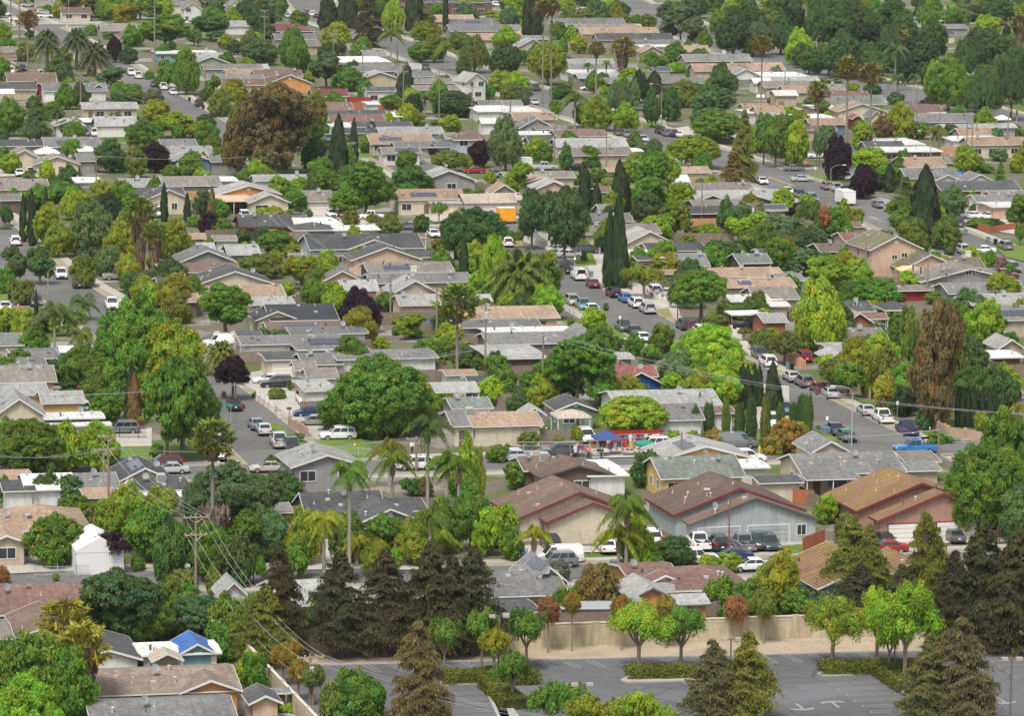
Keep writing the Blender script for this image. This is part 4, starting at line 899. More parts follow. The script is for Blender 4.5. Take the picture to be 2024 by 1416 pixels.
# kerbed planting islands with clipped hedges
HEDGE = mat('hedge_leaves', (.085, .12, .018), .9, var=.5, scale=4, bump=1, bscale=6)
def island(pts, hpts, label, hw=1.15, hh=.95):
    P = [G(*q) for q in pts]; b = MB(); q = P; b.face([(*v.xy, .17) for v in q]); n = len(q)
    for i in range(n): j = (i+1) % n; b.face([(*q[i].xy, .0), (*q[j].xy, .0), (*q[j].xy, .17), (*q[i].xy, .17)])
    struct(b.build('planting_island', M_CONC))
    c = P[0]; r = np.random.RandomState(int(pts[0][0])); C = []; Nn = []; inner = MB()
    for (x0, y0), (x1, y1) in zip(hpts, hpts[1:]):
        a, e = G(x0, y0), G(x1, y1); L = (e-a).length; t = (e-a)/L; nn = Vector((-t.y, t.x, 0)); k = int(L*520)
        s, w, z = r.uniform(-.4, L+.4, k), r.uniform(-1, 1, k), r.uniform(.0, 1, k)
        top = r.rand(k) < .5; side = np.sign(w); w = np.where(top, w, side*1.0); z = np.where(top, 1.0, z)
        z = z*(hh+.08*np.sin(s*1.7)+.05*np.sin(s*4.1)); ww = w*hw*(1+.06*np.sin(s*2.3))
        C.append(np.stack([a.x+t.x*s+nn.x*ww-c.x, a.y+t.y*s+nn.y*ww-c.y, z+.12], 1)+r.normal(size=(k, 3))*.06)
        Nn.append(np.stack([nn.x*w*(~top), nn.y*w*(~top), top*1.0+.2], 1)+r.normal(size=(k, 3))*.45)
        q = [a-nn*hw*.85-c, e-nn*hw*.85-c, e+nn*hw*.85-c, a+nn*hw*.85-c]; inner.hexa([(*v.xy, 0) for v in q], [(*v.xy, hh*.86) for v in q])
    C = np.vstack(C); Nn = np.vstack(Nn); k = len(C); l = r.uniform(.7, 1.3, k)*(1+.15*np.sin(C[:, 0]*1.3)); rd = (r.rand(k) < .06)*.5
    o = link('hedge', None, loc=(c.x, c.y, .05)); link('foliage', leafmesh('hedge', C, Nn, r.uniform(.16, .3, k), np.stack([l*(1+rd), l, l*.9], 1)), o, color=(.125, .15, .022)); inner.build('twigs', mat('hedge_twigs', (.06, .07, .02), .95, var=.4, scale=4), o)
    tag(o, 'clipped box hedge on a kerbed island', 'hedge', 'clipped hedges in the parking lot', label)
island([T('o', 880, 1150), T('o', 930, 1168), T('o', 1520, 1150), T('o', 1520, 1112), T('o', 940, 1120)], [T('o', 955, 1128), T('o', 1480, 1118)], 'long clipped hedge in the lot below two vase-shaped trees, centre of the car park')
island([T('p', 432, 1100), T('p', 480, 1118), T('p', 860, 1100), T('p', 1180, 1300), T('p', 1240, 1296), T('p', 1040, 1150), T('p', 1250, 1105), T('p', 1250, 1075), T('p', 860, 1075), T('p', 470, 1085)], [T('p', 480, 1092), T('p', 900, 1082), T('p', 1230, 1078)], 'clipped hedge under the bright green trees at the right of the car park')
island([T('p', 900, 1085), T('p', 905, 1098), T('p', 1170, 1290), T('p', 1230, 1288), T('p', 990, 1090)], [T('p', 930, 1100), T('p', 1090, 1205), T('p', 1130, 1235)], 'clipped hedge running towards the viewer beside the right-hand parking bays')
island([T('n', 1440, 1190), T('n', 1760, 1175), T('o', -50, 1470), T('o', 40, 1470), T('n', 1880, 1185), T('o', 280, 1175), T('o', 275, 1158), T('o', 100, 1148), T('n', 1440, 1160)], [T('n', 1460, 1168), T('n', 1840, 1148), T('o', 70, 1165), T('o', 235, 1162)], 'clipped hedge behind the left-hand parking bays and the tall brown conifer')
island([T('n', 1780, 1170), T('n', 1800, 1185), T('o', -40, 1440), T('o', 110, 1440), T('n', 1860, 1180)], [T('n', 1820, 1195), T('o', 60, 1370)], 'clipped hedge slanting towards the viewer at the lower edge of the lot')
# sound wall with pilasters
def masonry(pts, h, label):
    P = [G(*q) for q in pts]; o = P[0]; r = link('masonry_wall', None, loc=o); k = 0
    for a, b_ in zip(P, P[1:]):
        a, b_ = a-o, b_-o; L = (b_-a).length; u = (b_-a)/L; n = Vector((-u.y, u.x, 0))
        def bx(s0, s1, t0, t1, z0, z1, m):
            q = [a+u*s0+n*t0, a+u*s1+n*t0, a+u*s1+n*t1, a+u*s0+n*t1]; m.hexa([(*v.xy, z0) for v in q], [(*v.xy, z1) for v in q])
        m = MB(); bx(0, L, -.1, .1, -.1, h-.12, m); m.build('panel', M_STUC, r); m = MB(); bx(0, L, -.16, .16, h-.12, h, m); bx(0, L, -.13, .13, h-.42, h-.36, m); m.build('coping', mat('wall_coping', (.52, .46, .36), .9, var=.1), r)
        s = 0
        while s < L: m = MB(); bx(s-.32, s+.32, -.2, .2, -.1, h+.05, m); m.build('pilaster', M_STUC, r); s += 5.2
    return tag(r, 'tan stucco boundary wall with pilasters', 'wall', None, label)
masonry([(468, 1296), (598, 1293), (1075, 1281), (1594, 1263), (2200, 1248)], 2.45, 'long tan stucco boundary wall with pilasters behind the car park')
masonry([(470, 1298), (560, 1396), (650, 1492)], 2.3, 'tan boundary wall running towards the viewer at the lower left of the car park')
# driveways, lawns and paved yards
for nm, pts in [('driveway', [(1005, 1098), (1400, 1090), (1625, 1082), (1625, 1068), (1560, 1070), (1300, 1085), (1050, 1080), (1005, 1082)]), ('driveway', [(1720, 1082), (2030, 1072), (2030, 1050), (1720, 1058)]), ('driveway', [(455, 748), (560, 724), (640, 780), (640, 850), (605, 852), (512, 778)]),
                ('driveway', [(560, 425), (770, 418), (800, 448), (640, 452)]), ('driveway', [(790, 415), (960, 405), (1030, 432), (860, 440)]), ('driveway', [(1250, 560), (1330, 575), (1345, 625), (1250, 585)]), ('driveway', [(575, 1072), (680, 1068), (700, 1128), (560, 1130)]), ('driveway', [(760, 1085), (840, 1085), (860, 1128), (770, 1130)]),
                ('driveway', [(0, 1105), (160, 1100), (160, 1130), (0, 1138)]), ('driveway', [(1395, 660), (1440, 655), (1500, 690), (1440, 694)]), ('driveway', [(215, 855), (300, 848), (300, 884), (230, 888)]), ('driveway', [(1880, 425), (1990, 420), (2040, 470), (1930, 452)]), ('paved_yard', [(1170, 890), (1300, 884), (1300, 905), (1170, 908)]),
                ('driveway', [(1480, 760), (1560, 765), (1560, 850), (1500, 850)]), ('driveway', [(150, 345), (0, 350), (0, 330), (140, 325)]), ('driveway', [(1160, 505), (1240, 500), (1240, 560), (1170, 560)]), ('driveway', [(1330, 255), (1360, 250), (1420, 285), (1370, 290)])]:
    sheet(nm, pts, M_CONC2, .135)
for i, (pts, m) in enumerate([([(195, 886), (305, 884), (312, 918), (150, 924)], M_GRASS), ([(620, 872), (715, 868), (745, 906), (650, 912)], M_GRASS), ([(527, 842), (548, 838), (577, 862), (560, 864)], M_GRASS), ([(585, 874), (598, 872), (612, 888), (600, 890)], M_GRASS), ([(1608, 856), (1632, 854), (1660, 874), (1628, 882)], M_GRASS),
                ([(1540, 1082), (1590, 1078), (1585, 1096), (1560, 1098)], M_GRASS), ([(1960, 490), (2030, 484), (2030, 520), (1990, 510)], M_GRASS), ([(1600, 345), (1665, 340), (1700, 358), (1650, 362), (1610, 352)], M_GRASS), ([(1260, 244), (1300, 240), (1310, 250), (1275, 254)], M_GRASS), ([(1000, 475), (1030, 472), (1035, 488), (1010, 490)], M_DRY), ([(1300, 614), (1320, 610), (1330, 626), (1312, 630)], M_DRY),
                ([(1185, 644), (1205, 640), (1240, 668), (1222, 672)], M_GRASS), ([(1130, 505), (1170, 500), (1180, 525), (1140, 528)], M_GRASS), ([(1825, 860), (1890, 855), (1900, 872), (1850, 876)], M_GRASS), ([(270, 40), (300, 38), (310, 44), (285, 46)], M_GRASS), ([(1440, 862), (1560, 858), (1570, 885), (1450, 890)], M_GRASS), ([(0, 582), (25, 580), (28, 596), (0, 598)], M_GRASS),
                ([(700, 302), (745, 298), (760, 310), (710, 314)], M_GRASS), ([(360, 178), (380, 176), (385, 188), (366, 190)], M_GRASS), ([(1560, 350), (1530, 700), (1531, 701)], M_GRASS)][:-1]):
    sheet('lawn', pts, m, .145)
# ---------------------------------------------------------------- houses: tile x y width roof-height depth ridge roof wall [flags] [h=] [a=] [+ = part of the house before] [patio] | label
HT = '''
m 1300 1250 1135 200 11 v tanbrown orange vx | long tan-brown roofed orange house at the bottom left, in front of the cream-flowered hedge
m 1625 1243 490 92 5 u tanbrown orange x +
m 1280 1500 1140 215 11 v gray beige | long grey shingle roof cut off by the bottom edge of the photo
m 840 1000 520 82 10 u dg white Zx | white gabled house with a dark grey roof behind the twin fan palms, lower left
m 1390 952 640 105 6 v white white Fx patio +
m 1520 948 290 78 6 u blue teal x | small teal house under a bright blue tarpaulin roof
m 1290 1003 250 60 3 u beige beige ox patio | beige gabled awning beside the teal house
m 388 822 530 100 11 u brown bluegray x | grey-brown gabled house with blue-grey walls left of the twin fan palms
m -40 835 300 125 9 v taupe bluegray x +
m 300 640 1000 240 13 v rb beige x | broad reddish-brown shingle roof at the lower left edge
i 330 1362 760 215 12 p tan beige D h=2.7 | large tan hipped roof at the left edge beside the orange tree
m 55 97 330 62 8 u tan beige G +
m 1740 712 190 35 3 v gray orange x h=2.2 shed | small grey-roofed orange shed under the purple-flowered vine
m 1800 510 240 115 5 u lg white x | pale corrugated gabled roof left of the dark redwoods, lower left
n 100 1332 270 62 5 u dg peach x h=2.3 shed | peach garden shed with a window air conditioner by the tan wall
n 160 1252 270 32 2 v gray brown x h=2.2 shed
n 430 592 520 225 12 v lg salmon x | salmon-pink house with a pale grey roof between the redwoods
o 180 500 640 195 12 v gray beige D | grey shingled hipped house between the dark redwoods and the small tan wall trees
o 60 630 430 105 5 v dg dark xF +
o 340 425 350 145 9 u gray beige sx +
j 1060 1312 560 112 12 u dg graygreen Z a=15 | dark grey cross-gabled house behind the feather palms
j 720 1250 640 190 9 v dg graygreen x +
j 1210 1215 280 100 8 v dg graygreen x +
j 575 872 575 88 9 u lg gray h=5.2 a=15 | two-storey grey house with a pale metal roof beside the feather palms
j 215 1228 190 80 6 v gray blue x
j 235 1385 200 105 6 u gray blue x
j 335 1225 130 50 3 v rb gray x h=2.3 shed
k 565 1258 1000 190 11 u brown cream rxv a=16 | cream house with brown roof and red eaves, left of the blue-grey one with garages
k 670 1292 745 142 3 u brown cream rGx a=16 +
k 1800 1228 1071 192 11 u brown bluegray rxv a=16 | pale blue-grey house with brown roof, red rake trim and wide garage doors
k 1918 1302 1066 190 3 u brown bluegray GHkn a=16 +
l 1235 1197 1070 200 11 u terracotta terra rxv a=16 | brownish-pink house under a large orange-brown tiled roof
l 1400 1272 1070 197 3 u terracotta terra GHr a=16 +
p 830 430 840 168 13 u terracotta teal x a=16 | teal-grey house with terracotta tile roof behind the right-hand redwoods
p 1180 335 420 100 8 u terracotta teal x a=16 +
o 1610 452 640 205 12 p rb orange x | orange house with a reddish-brown hipped roof and red vents, below the driveway cars
o 1150 372 420 118 9 v rb orange x +
o 1230 402 280 60 3 u rb cream x +
o 1130 532 360 92 8 u lg orange nx | bright orange gabled house with pale roof behind the tan boundary wall
o 1430 572 310 90 5 v lg orange n +
o 1260 467 340 75 6 v lg orange xF +
o 1060 612 160 75 4 u lg orange nx +
k 560 952 620 88 8 u brown brown n a=15 | brown house with a brown gable and a wide white window
k 330 902 400 112 8 v brown brown xA +
k 790 945 330 130 8 v white white Fx patio +
k 1540 815 750 100 9 u lg yellow Zxs | yellow gabled house in front of the yard sale street
k 1520 960 680 172 10 v graygreen yellow D +
k 1830 887 430 70 6 v white white Fx patio +
l 160 998 360 48 5 v dg cream xh=2.6 | cream shed with a curved dark roof beside the orange-stained fence
l 720 925 840 165 11 v gray cream v | long grey shingled house with cream walls beside the intersection
l 560 970 440 45 3 v gray gray Fox patio +
l 540 767 330 88 8 u gray cream x +
l 1250 837 290 78 8 v taupe beige x | taupe roof at the right end of the long grey house
l 1260 905 280 72 6 v graygreen beige x +
k 1040 243 380 98 11 u red dblue x a=15 | deep blue gabled house with a red-brown roof
k 1060 180 240 90 6 v red dblue x +
k 1260 408 840 130 12 v lg white x h=3 a=11 | broad pale grey low roof in front of the deep blue gable
k 1345 515 390 130 9 v gray white x | grey roof behind the row of clipped columns
k 1550 464 460 54 6 v rb white x +
k 540 440 330 62 7 u dg green Z | sage green gabled cottage with a dark grey roof
k 525 492 270 68 4 p beige green ox patio | tan-roofed garden gazebo in front of the sage cottage
k 220 478 195 60 4 u lg lg x h=2.2 a=10 shed | white metal garden shed with double doors beside the gazebo
j 1700 560 345 122 9 v gray cream A | cream bungalow with grey roof and rooftop air conditioner left of the metal shed
j 1965 560 560 112 9 v tan cream x +
j 1690 425 330 90 8 v graygreen beige x D | grey-green roof with dishes behind the cream bungalow
j 1575 297 350 78 7 v lg white xo patio | pale open-sided carport behind the grey-green roof
j 1605 167 250 44 5 v tan white x shed | small white shed with a tan roof right of the big round tree
j 1755 227 200 52 5 v dg white x shed | white shed with a dark roof by the board fence
j 1040 42 800 52 9 v gray white x h=3.2 | long white flat-looking house behind the big round green tree
j 540 88 320 92 9 v gray cream G
j 240 50 290 42 7 v dg cream G
j 410 130 180 72 5 v taupe white x
j 540 195 250 86 6 v taupe white x +
j 520 290 260 90 7 v lg white xF | pale flat carport roof left of the big round green tree
f 190 1292 560 72 9 v gray white G | long white house with grey roof and a yellow car in front
f 620 1328 560 135 10 p gray white s +
f 590 1212 610 56 8 v gray white x | grey low roof behind the white hipped house
f 490 1185 760 72 8 v brown beige sx | brown roof with two rows of solar panels
f 400 1108 540 128 12 v black beige x | ribbed black metal roof left of the dark purple tree
f 190 1108 350 70 8 u black cream x +
f 150 987 360 62 8 v lg beige x
f 90 922 320 90 9 v tan beige x
f 1290 992 330 86 8 v lg peach x h=2.6
f 1900 1097 10 10 3 v tan cream x shed
g 60 1095 740 98 11 v tan cream D | long orange-tan roof beside the green pickup, centre of the photo
g -30 1160 640 60 8 v gray gray xD
g 180 1197 700 40 5 v white white Fx patio +
g 250 1287 800 92 9 v gray gray x
g 640 1282 320 100 8 u gray bluegray x | pale blue gabled house with grey roof beside the silver pickup
g 100 1402 460 112 8 v lg brown xF
g 890 1402 210 42 6 v lg gray x
f 830 880 290 86 7 v lg peach x
f 1250 907 390 106 8 u lg beige x D
f 1740 962 220 56 6 v lg beige x
f 1300 817 800 76 9 v gray beige xDC | long grey roof with a white chimney and two dishes left of the big date palm
f 690 802 300 76 8 u gray peach
f 1220 737 680 80 9 v taupe dark xs
f 1030 642 560 98 9 u dg peach x | peach gabled house with a dark grey roof in front of the big white-gabled one
f 1290 622 280 52 6 v dg white x +
f 880 557 900 116 12 v dg bluegray h=3.3 D | large dark grey roof with a wide white gable, centre left
f 935 560 430 74 4 u dg white Zx h=3.3 +
f 340 492 200 62 6 v brown beige x
f 110 387 420 105 9 v dg brown rx | brown house with dark roof and dark red eaves
f 480 412 340 66 7 p dg gray x
f 800 413 370 38 4 v white white Fx patio
f 480 373 420 58 5 v white white Fx patio
f 1210 468 255 58 3 v rb brown ox patio | reddish-brown slatted pergola roof beside the white parked car
f 480 193 300 88 9 v taupe gray G | grey house with a white garage door and pale awning
f 1370 176 540 82 9 v tan cream s h=2.9 | cream house with tan roof, solar panels and a dark front door
f 1530 202 330 52 5 v lg cream xF +
f 1830 207 420 76 9 v beige white xn
f 1935 122 190 60 6 u tan graygreen x h=2.5
b 1510 1395 440 80 9 u lg gray h=2.6 | pale-roofed grey gabled house behind the red car, upper centre
e 1085 78 330 66 8 v lg beige x
e 690 45 220 42 6 v white white Fx patio
e 1480 72 460 76 9 v taupe gray x
e 1200 150 460 66 8 v dg cream x
e 1300 172 340 72 8 u dg cream h=2.9 | dark-roofed cream house behind three slim cypresses, left
e 1915 140 520 72 9 u lg orange Z | orange-gabled house with pale grey roof, left of centre
e 1800 190 320 52 4 v peach beige Fo patio +
f 130 202 330 66 6 u lg cream
e 1735 492 185 42 4 v taupe white x shed | small white shed below the dark green conical tree
e 1520 478 135 62 4 v tan beige x shed
e 1880 602 260 80 8 v lg gray x
e 1590 560 140 52 5 v lg gray x
e 1600 657 440 88 9 u gray gray x
e 1540 737 630 72 9 v rb orange x | rust-roofed house with an orange wall right of the twin shaggy palms
e 1390 838 345 67 8 v dg cream
e 1810 832 620 102 10 u dg cream | dark grey gabled roof right of the twin shaggy palms
e 1860 924 700 86 10 v tan beige x
e 1440 966 200 70 6 v tan brown x shed
e 1930 1247 200 60 7 v dg white x
e 80 1302 220 102 9 v graygreen cream x
e 290 1402 370 84 8 v gray gray xF
e 517 1352 115 48 4 v white white x shed | small white shed left of the big green tree, left edge
e 90 182 170 52 7 v gray brown x
e 170 100 430 82 10 v taupe pink x
i 200 222 480 132 10 v taupe peach x | taupe roof with a peach lower band at the left edge
i 170 320 420 92 9 v lg yellow | yellow house with pale roof and dark windows at the left edge
i 490 384 340 96 8 v lg yellow x +
i 150 502 450 152 10 u lg cream | cream house with blue eaves at the left edge
i 575 504 470 52 6 v white blue Fx +
i 610 560 500 28 4 v white white Fx patio
i 150 100 430 66 8 v gray gray x
i 1120 987 430 104 9 u dg beige xsD | dark grey gabled roof with a large dish left of the tall thin palm
i 1265 1054 420 92 9 v dg gray xA | dark grey low roof with rooftop cooler left of the tall thin palm
i 390 1052 400 130 10 v white white x
i 720 1042 420 125 10 v gray beige x
i 120 977 280 62 7 v tan beige x
i 150 1062 260 84 7 v dg white x
i 780 1112 260 62 7 v tan beige x
i 1040 1132 190 92 6 u beige beige x
i 1300 1102 380 36 4 v white white Fo patio
h 1045 562 445 102 11 u moss_tile peach xZ h=5.2 a=18 | large two-storey peach house with a mossy tiled gable roof, right
h 1310 707 470 108 6 u moss_tile peach x a=18 +
h 1590 710 300 88 8 v moss_tile peach xC +
h 1610 807 800 97 10 u taupe gray xv | wide taupe gabled roof in front of the two-storey peach house
h 1750 897 640 82 9 v gray gray x
h 1860 987 500 88 9 v lg beige xD
h 1950 1107 320 118 9 v taupe beige sx
h 1070 1027 235 76 6 p dg white ox patio | dark grey hipped gazebo roof with white eaves
h 750 1040 290 78 8 v dg gray x
h 1170 878 380 44 5 v taupe red x h=1.7 | dark red barn-like outbuilding below the yellow canopy
h 870 1096 240 46 4 v rb brown ox patio
h 760 1142 270 92 8 u tan brick x
h 800 1252 390 88 9 v taupe brick x
h 670 1330 310 44 7 v lg peach
h 620 1402 240 46 6 u lg gray x
h 1830 1397 420 58 8 v white brown xF
l 1680 97 370 62 8 u tan white n
h 1930 1327 220 72 7 u lg beige x
h 120 852 330 76 9 v tan beige x
h 130 947 360 102 9 v taupe beige x
h 80 952 190 42 5 v white white Fx patio
h 110 1000 250 36 5 v white beige x
h 120 1122 200 72 8 v lg brick x
h 80 764 220 66 8 v tan beige x
h 240 802 220 56 7 v gray gray x
h 90 597 195 44 6 v dg cream x
h 590 577 280 66 8 v brown redwood x
h 760 492 250 66 8 v rb beige x
h 730 388 115 44 5 v rb cream h=2.6
h 100 172 260 74 9 v lg blue | blue house with pale roof and white-framed windows beside the wide right-hand street
h 90 262 250 52 6 v taupe gray xs
d 1440 1402 260 54 8 u gray white x | white gable with teal eaves, nearer of two at the right edge
d 1690 1393 205 50 7 u gray white x | smaller white gable with grey roof at the right edge
d 1330 1374 440 92 9 v gray beige xD
h 1700 107 650 74 10 v dg brick x
h 1830 194 350 58 8 v gray white | white house with grey roof behind the white cars, right edge
h 1900 234 260 40 4 v white peach Fx patio
h 1920 152 290 42 7 v taupe beige x
g 370 97 300 62 7 u lg peach x
g 100 177 340 52 7 v beige beige xF
g 250 162 250 42 7 v rb brown x
g 820 347 345 68 8 v gray beige x
g 900 442 620 78 10 v taupe cream xD | taupe roof with a dark dish behind the tall twin cypresses
g 1110 520 410 98 9 u lg cream x | pale grey gable right of the tall twin cypresses
g 1320 572 470 64 8 v dg beige x
g 1110 614 375 52 5 v white white Fx patio
g 1140 642 270 34 6 v dg peach h=2.7
g 1430 692 300 112 9 v gray gray x
g 1740 774 720 74 9 v tan beige xDv | long tan roof above the parked white sedan on the main street's right side
g 1310 750 245 36 6 v tan peach
g 1870 852 460 68 8 v tan beige sx
g 1890 962 330 54 7 v white cream x | white flat-roofed cream building right of the round street tree
g 1690 112 480 68 9 v taupe gray x
g 1770 172 640 68 9 v lg blue x | blue house with a long pale roof and twin blue gables
g 1590 182 215 40 4 u lg blue x +
g 1910 187 300 46 4 u lg blue x +
g 1690 227 500 52 8 v taupe gray x
g 1620 284 460 58 8 v dg redwood x | dark-roofed dark red house behind the utility pole
g 770 272 95 62 6 v gray gray x
g 765 120 130 32 6 v rb beige x
g 1080 162 260 38 7 v taupe beige x
g 1920 667 270 78 8 v graygreen dark x
c 580 157 440 107 12 v brown beige x | big plain brown roof below the traffic intersection, top centre
c 95 122 105 62 8 u brown cream x
c 650 182 560 46 8 v gray beige x
c 750 227 560 50 8 v taupe beige x
c 880 260 620 52 9 v tan beige x
c 1000 307 610 54 9 v dg gray x
c 1200 347 380 38 7 v gray gray x
c 1260 360 470 22 5 v white white Fx patio
c 1460 397 240 50 8 v tan beige x
c 1130 404 190 48 7 u tan beige x
c 210 302 250 30 6 v gray gray x
c 210 367 265 67 8 u lg beige x
c 50 227 140 40 7 v gray gray x
c 60 277 130 46 7 v tan beige x
c 660 502 380 50 8 v lg beige x
c 760 537 540 46 8 v gray beige x
c 700 567 400 34 5 v white white Fx patio
c 780 602 460 38 7 v lg teal | teal house with pale roof behind the shaggy fan palms
c 850 642 300 46 7 v gray blue x
c 1640 472 540 68 9 v gray gray xC
c 1700 547 510 64 9 v tan beige xD
c 1850 587 240 56 8 u lg white x
c 1210 547 140 32 6 v dg white x
c 1290 637 230 62 8 v gray gray x
c 1470 642 160 46 7 v gray beige x
c 130 864 300 46 5 v white white Fx
c 230 922 340 57 8 v tan beige x
c 60 810 150 40 6 v gray gray x
c 240 992 300 82 8 u gray gray x
c 350 997 240 32 5 v gray gray x
c 230 1037 280 26 4 v white white Fx patio
c 590 1052 410 54 9 v rb brown x
c 290 1117 215 70 8 v dg gray x
c 670 1132 570 68 9 v lg white x | long pale roof with a patio beneath the round yellow-green hedge tree
c 750 1197 480 62 8 v taupe beige x
c 1000 1167 125 26 5 v white white Fx patio
c 270 1372 560 52 8 v taupe beige x
c 280 1412 320 46 7 u tan beige x
c 1440 1332 295 50 7 v tan cream x
c 1360 1402 125 56 6 v white white x
d 1940 842 15 10 3 v tan beige x shed
c 1940 842 210 46 8 v tan beige x
c 1940 872 190 30 4 v white white Fx patio
c 1980 642 150 42 6 v white white x
c 850 1322 130 32 6 v tan beige x
d 90 547 220 67 10 v tan beige x
d 200 592 375 37 6 v white white Fx
d 240 622 450 32 7 v lg beige x
d 210 674 380 52 8 v taupe beige x
d 290 714 220 57 8 v tan beige x
d 560 692 200 46 8 v taupe beige x
d 200 737 190 42 6 v white beige x
d 690 762 345 60 9 v rb beige x
d 740 807 480 67 9 v graygreen beige x
d 780 860 400 62 8 u tan cream x
d 490 832 200 24 4 v white beige Fh=2.8
d 250 840 150 34 6 p tan orange | small orange house with a hipped tan roof right of the leaning palm
d 90 882 230 82 9 v tan beige x
d 100 900 130 30 6 v lg gray x
d 450 917 285 37 5 v white white Fx patio
d 520 960 300 50 7 v tan blue
d 745 917 92 32 5 u red red xZ | small bright red barn-gabled shed between two tall fan palms
d 430 1002 330 37 6 v rb beige x
d 890 907 112 52 6 u gray cream x
d 1290 872 260 62 9 v rb beige x
d 1440 942 500 82 9 v gray gray x
d 1430 890 172 27 4 v white white Fo patio
d 1690 985 600 32 6 v lg gray x
d 1670 1047 280 62 8 v tan beige x
d 1680 1084 440 37 5 v white white Fx patio
d 1830 1117 470 62 8 v tan cream h=2.9 | long cream house with tan roof and white windows at the right edge
d 1080 1117 400 52 7 v white gray F
d 960 1132 320 44 6 v dg gray x
d 1170 1170 490 40 6 v white brown F
d 1260 1287 355 77 9 v tan beige xD
d 1480 1257 215 52 8 v taupe beige x
d 1230 107 155 30 9 v rb beige x
d 1340 160 130 30 7 v white white Fx
d 1500 217 205 32 8 v gray gray x
d 1470 268 70 40 6 v dg cream x
b 1450 167 540 62 10 v tan beige x
b 1670 190 360 44 8 v gray gray sx
b 1760 240 500 54 9 v gray gray x
b 1800 307 450 67 9 v tan beige x
b 310 242 330 60 12 v maroon maroon xF | dark red flat-roofed building beside the top left street
b 330 302 320 46 8 v gray gray x
b 510 352 180 52 8 v taupe beige x
b 810 382 150 47 8 v gray gray x
b 940 432 180 47 8 v gray gray x
b 870 480 400 47 7 v white white Fx
b 900 512 370 32 6 v taupe gray x
b 970 550 380 42 8 v gray gray xD
b 1230 532 132 40 6 v lg white x
b 980 602 280 47 8 u lg beige x
b 1260 590 280 42 7 v gray gray x
b 1350 642 420 40 7 v taupe gray x
b 1430 692 380 37 7 v taupe gray x
b 1722 632 195 68 7 u lg white h=4.6 a=30 | tall narrow white house with a pale gabled roof, upper centre
b 1690 1077 285 88 8 p brown lavender h=4.8 | two-storey lavender house with a hipped brown roof, upper centre
b 285 642 355 66 10 u brown orange xZ | wide orange gable with brown roof behind the big rust-brown eucalyptus
b 200 592 380 57 8 v brown beige x
b 600 742 285 60 8 v maroon cream x | maroon-roofed cream house right of the big rust-brown eucalyptus
b 990 702 235 32 6 v dg white h=3.1
b 650 847 260 60 8 v rb beige x
b 930 805 102 22 4 v white white Fx
b 800 892 485 44 7 v dg gray x
b 810 942 440 60 8 v rb white x
b 1097 900 108 38 4 v white white xF
b 700 982 180 42 6 v white white Fx
b 1010 977 460 42 7 v dg gray x
b 830 1027 305 44 7 v dg gray
b 1225 1032 510 54 8 v lg gray xD
b 1150 1107 505 87 9 v tan beige s | tan roof with pale solar panels left of the lavender house
b 1330 1137 480 47 7 v gray gray x
b 1150 1182 310 50 7 v taupe white s
b 1890 810 300 40 7 v gray gray x
b 1880 860 310 47 6 v white white Fx
b 1820 952 132 44 5 v white white x
b 260 1392 500 48 7 v lg white x
b 1530 1072 100 52 7 v taupe gray x
b 60 530 140 37 7 v lg gray x
b 1580 20 560 95 14 v dg brown h=4.2 F | long low row of shops at the top edge behind a parking row
a 590 102 230 52 9 v brown cream | cream house with a brown roof near the traffic signal, top left
a 350 42 155 42 8 v taupe cream x
a 920 237 285 80 10 v taupe gray x
a 1010 287 180 62 8 u brown cream x
a 1380 37 165 42 8 v gray cream x h=3.5
a 1480 67 152 47 8 u gray white h=4.5
a 1810 52 132 47 8 u gray white h=4.5
a 1850 202 195 57 8 v lg white x
a 80 400 185 44 8 v taupe beige
a 60 458 140 44 8 v brown beige x
a 50 492 152 32 6 u brown beige x
a 250 627 385 77 10 v brown beige x
a 365 642 152 37 6 v brown red h=4 x | dark red house with a brown roof, upper left
a 580 702 500 77 9 v gray white G | white house with grey roof and blue side, upper left
a 760 697 140 48 6 u gray blue + x
a 140 692 295 50 8 v dg beige x
a 55 722 120 37 5 v white red xo patio
a 850 837 435 50 8 v lg beige h=2.7 | long pale-roofed beige house with a row of windows, upper left
a 900 970 325 77 9 v lg white G
a 540 970 245 42 8 u lg white G
a 725 940 170 32 5 v white gray xF
a 560 1132 440 77 9 v gray gray xs
a 160 1127 380 52 8 v dg gray x
a 190 1232 275 77 9 u taupe cream | cream bungalow with twin taupe gables and white cars in front, left edge
a 440 1267 360 62 7 u taupe cream +
a 670 1242 152 62 7 v gray gray x
a 670 1167 130 52 5 v white white xF
a 1380 1127 280 57 8 v gray gray x
a 1460 1192 380 67 8 v lg beige x
a 1480 1240 310 57 8 u lg blue G | light blue house with a white garage door left of the big eucalyptus
a 1730 1247 220 52 8 v gray gray x
a 1440 412 480 24 5 v white teal F
a 1630 447 300 42 7 v lg white x
a 1630 487 285 52 8 u lg green x
a 1800 532 465 40 7 v taupe gray x
a 1890 572 300 37 7 v tan beige x
a 1850 612 380 40 7 v gray white x
a 1880 657 335 47 7 v rb beige x
a 1680 1397 320 37 5 v white white Fx
'''
import re
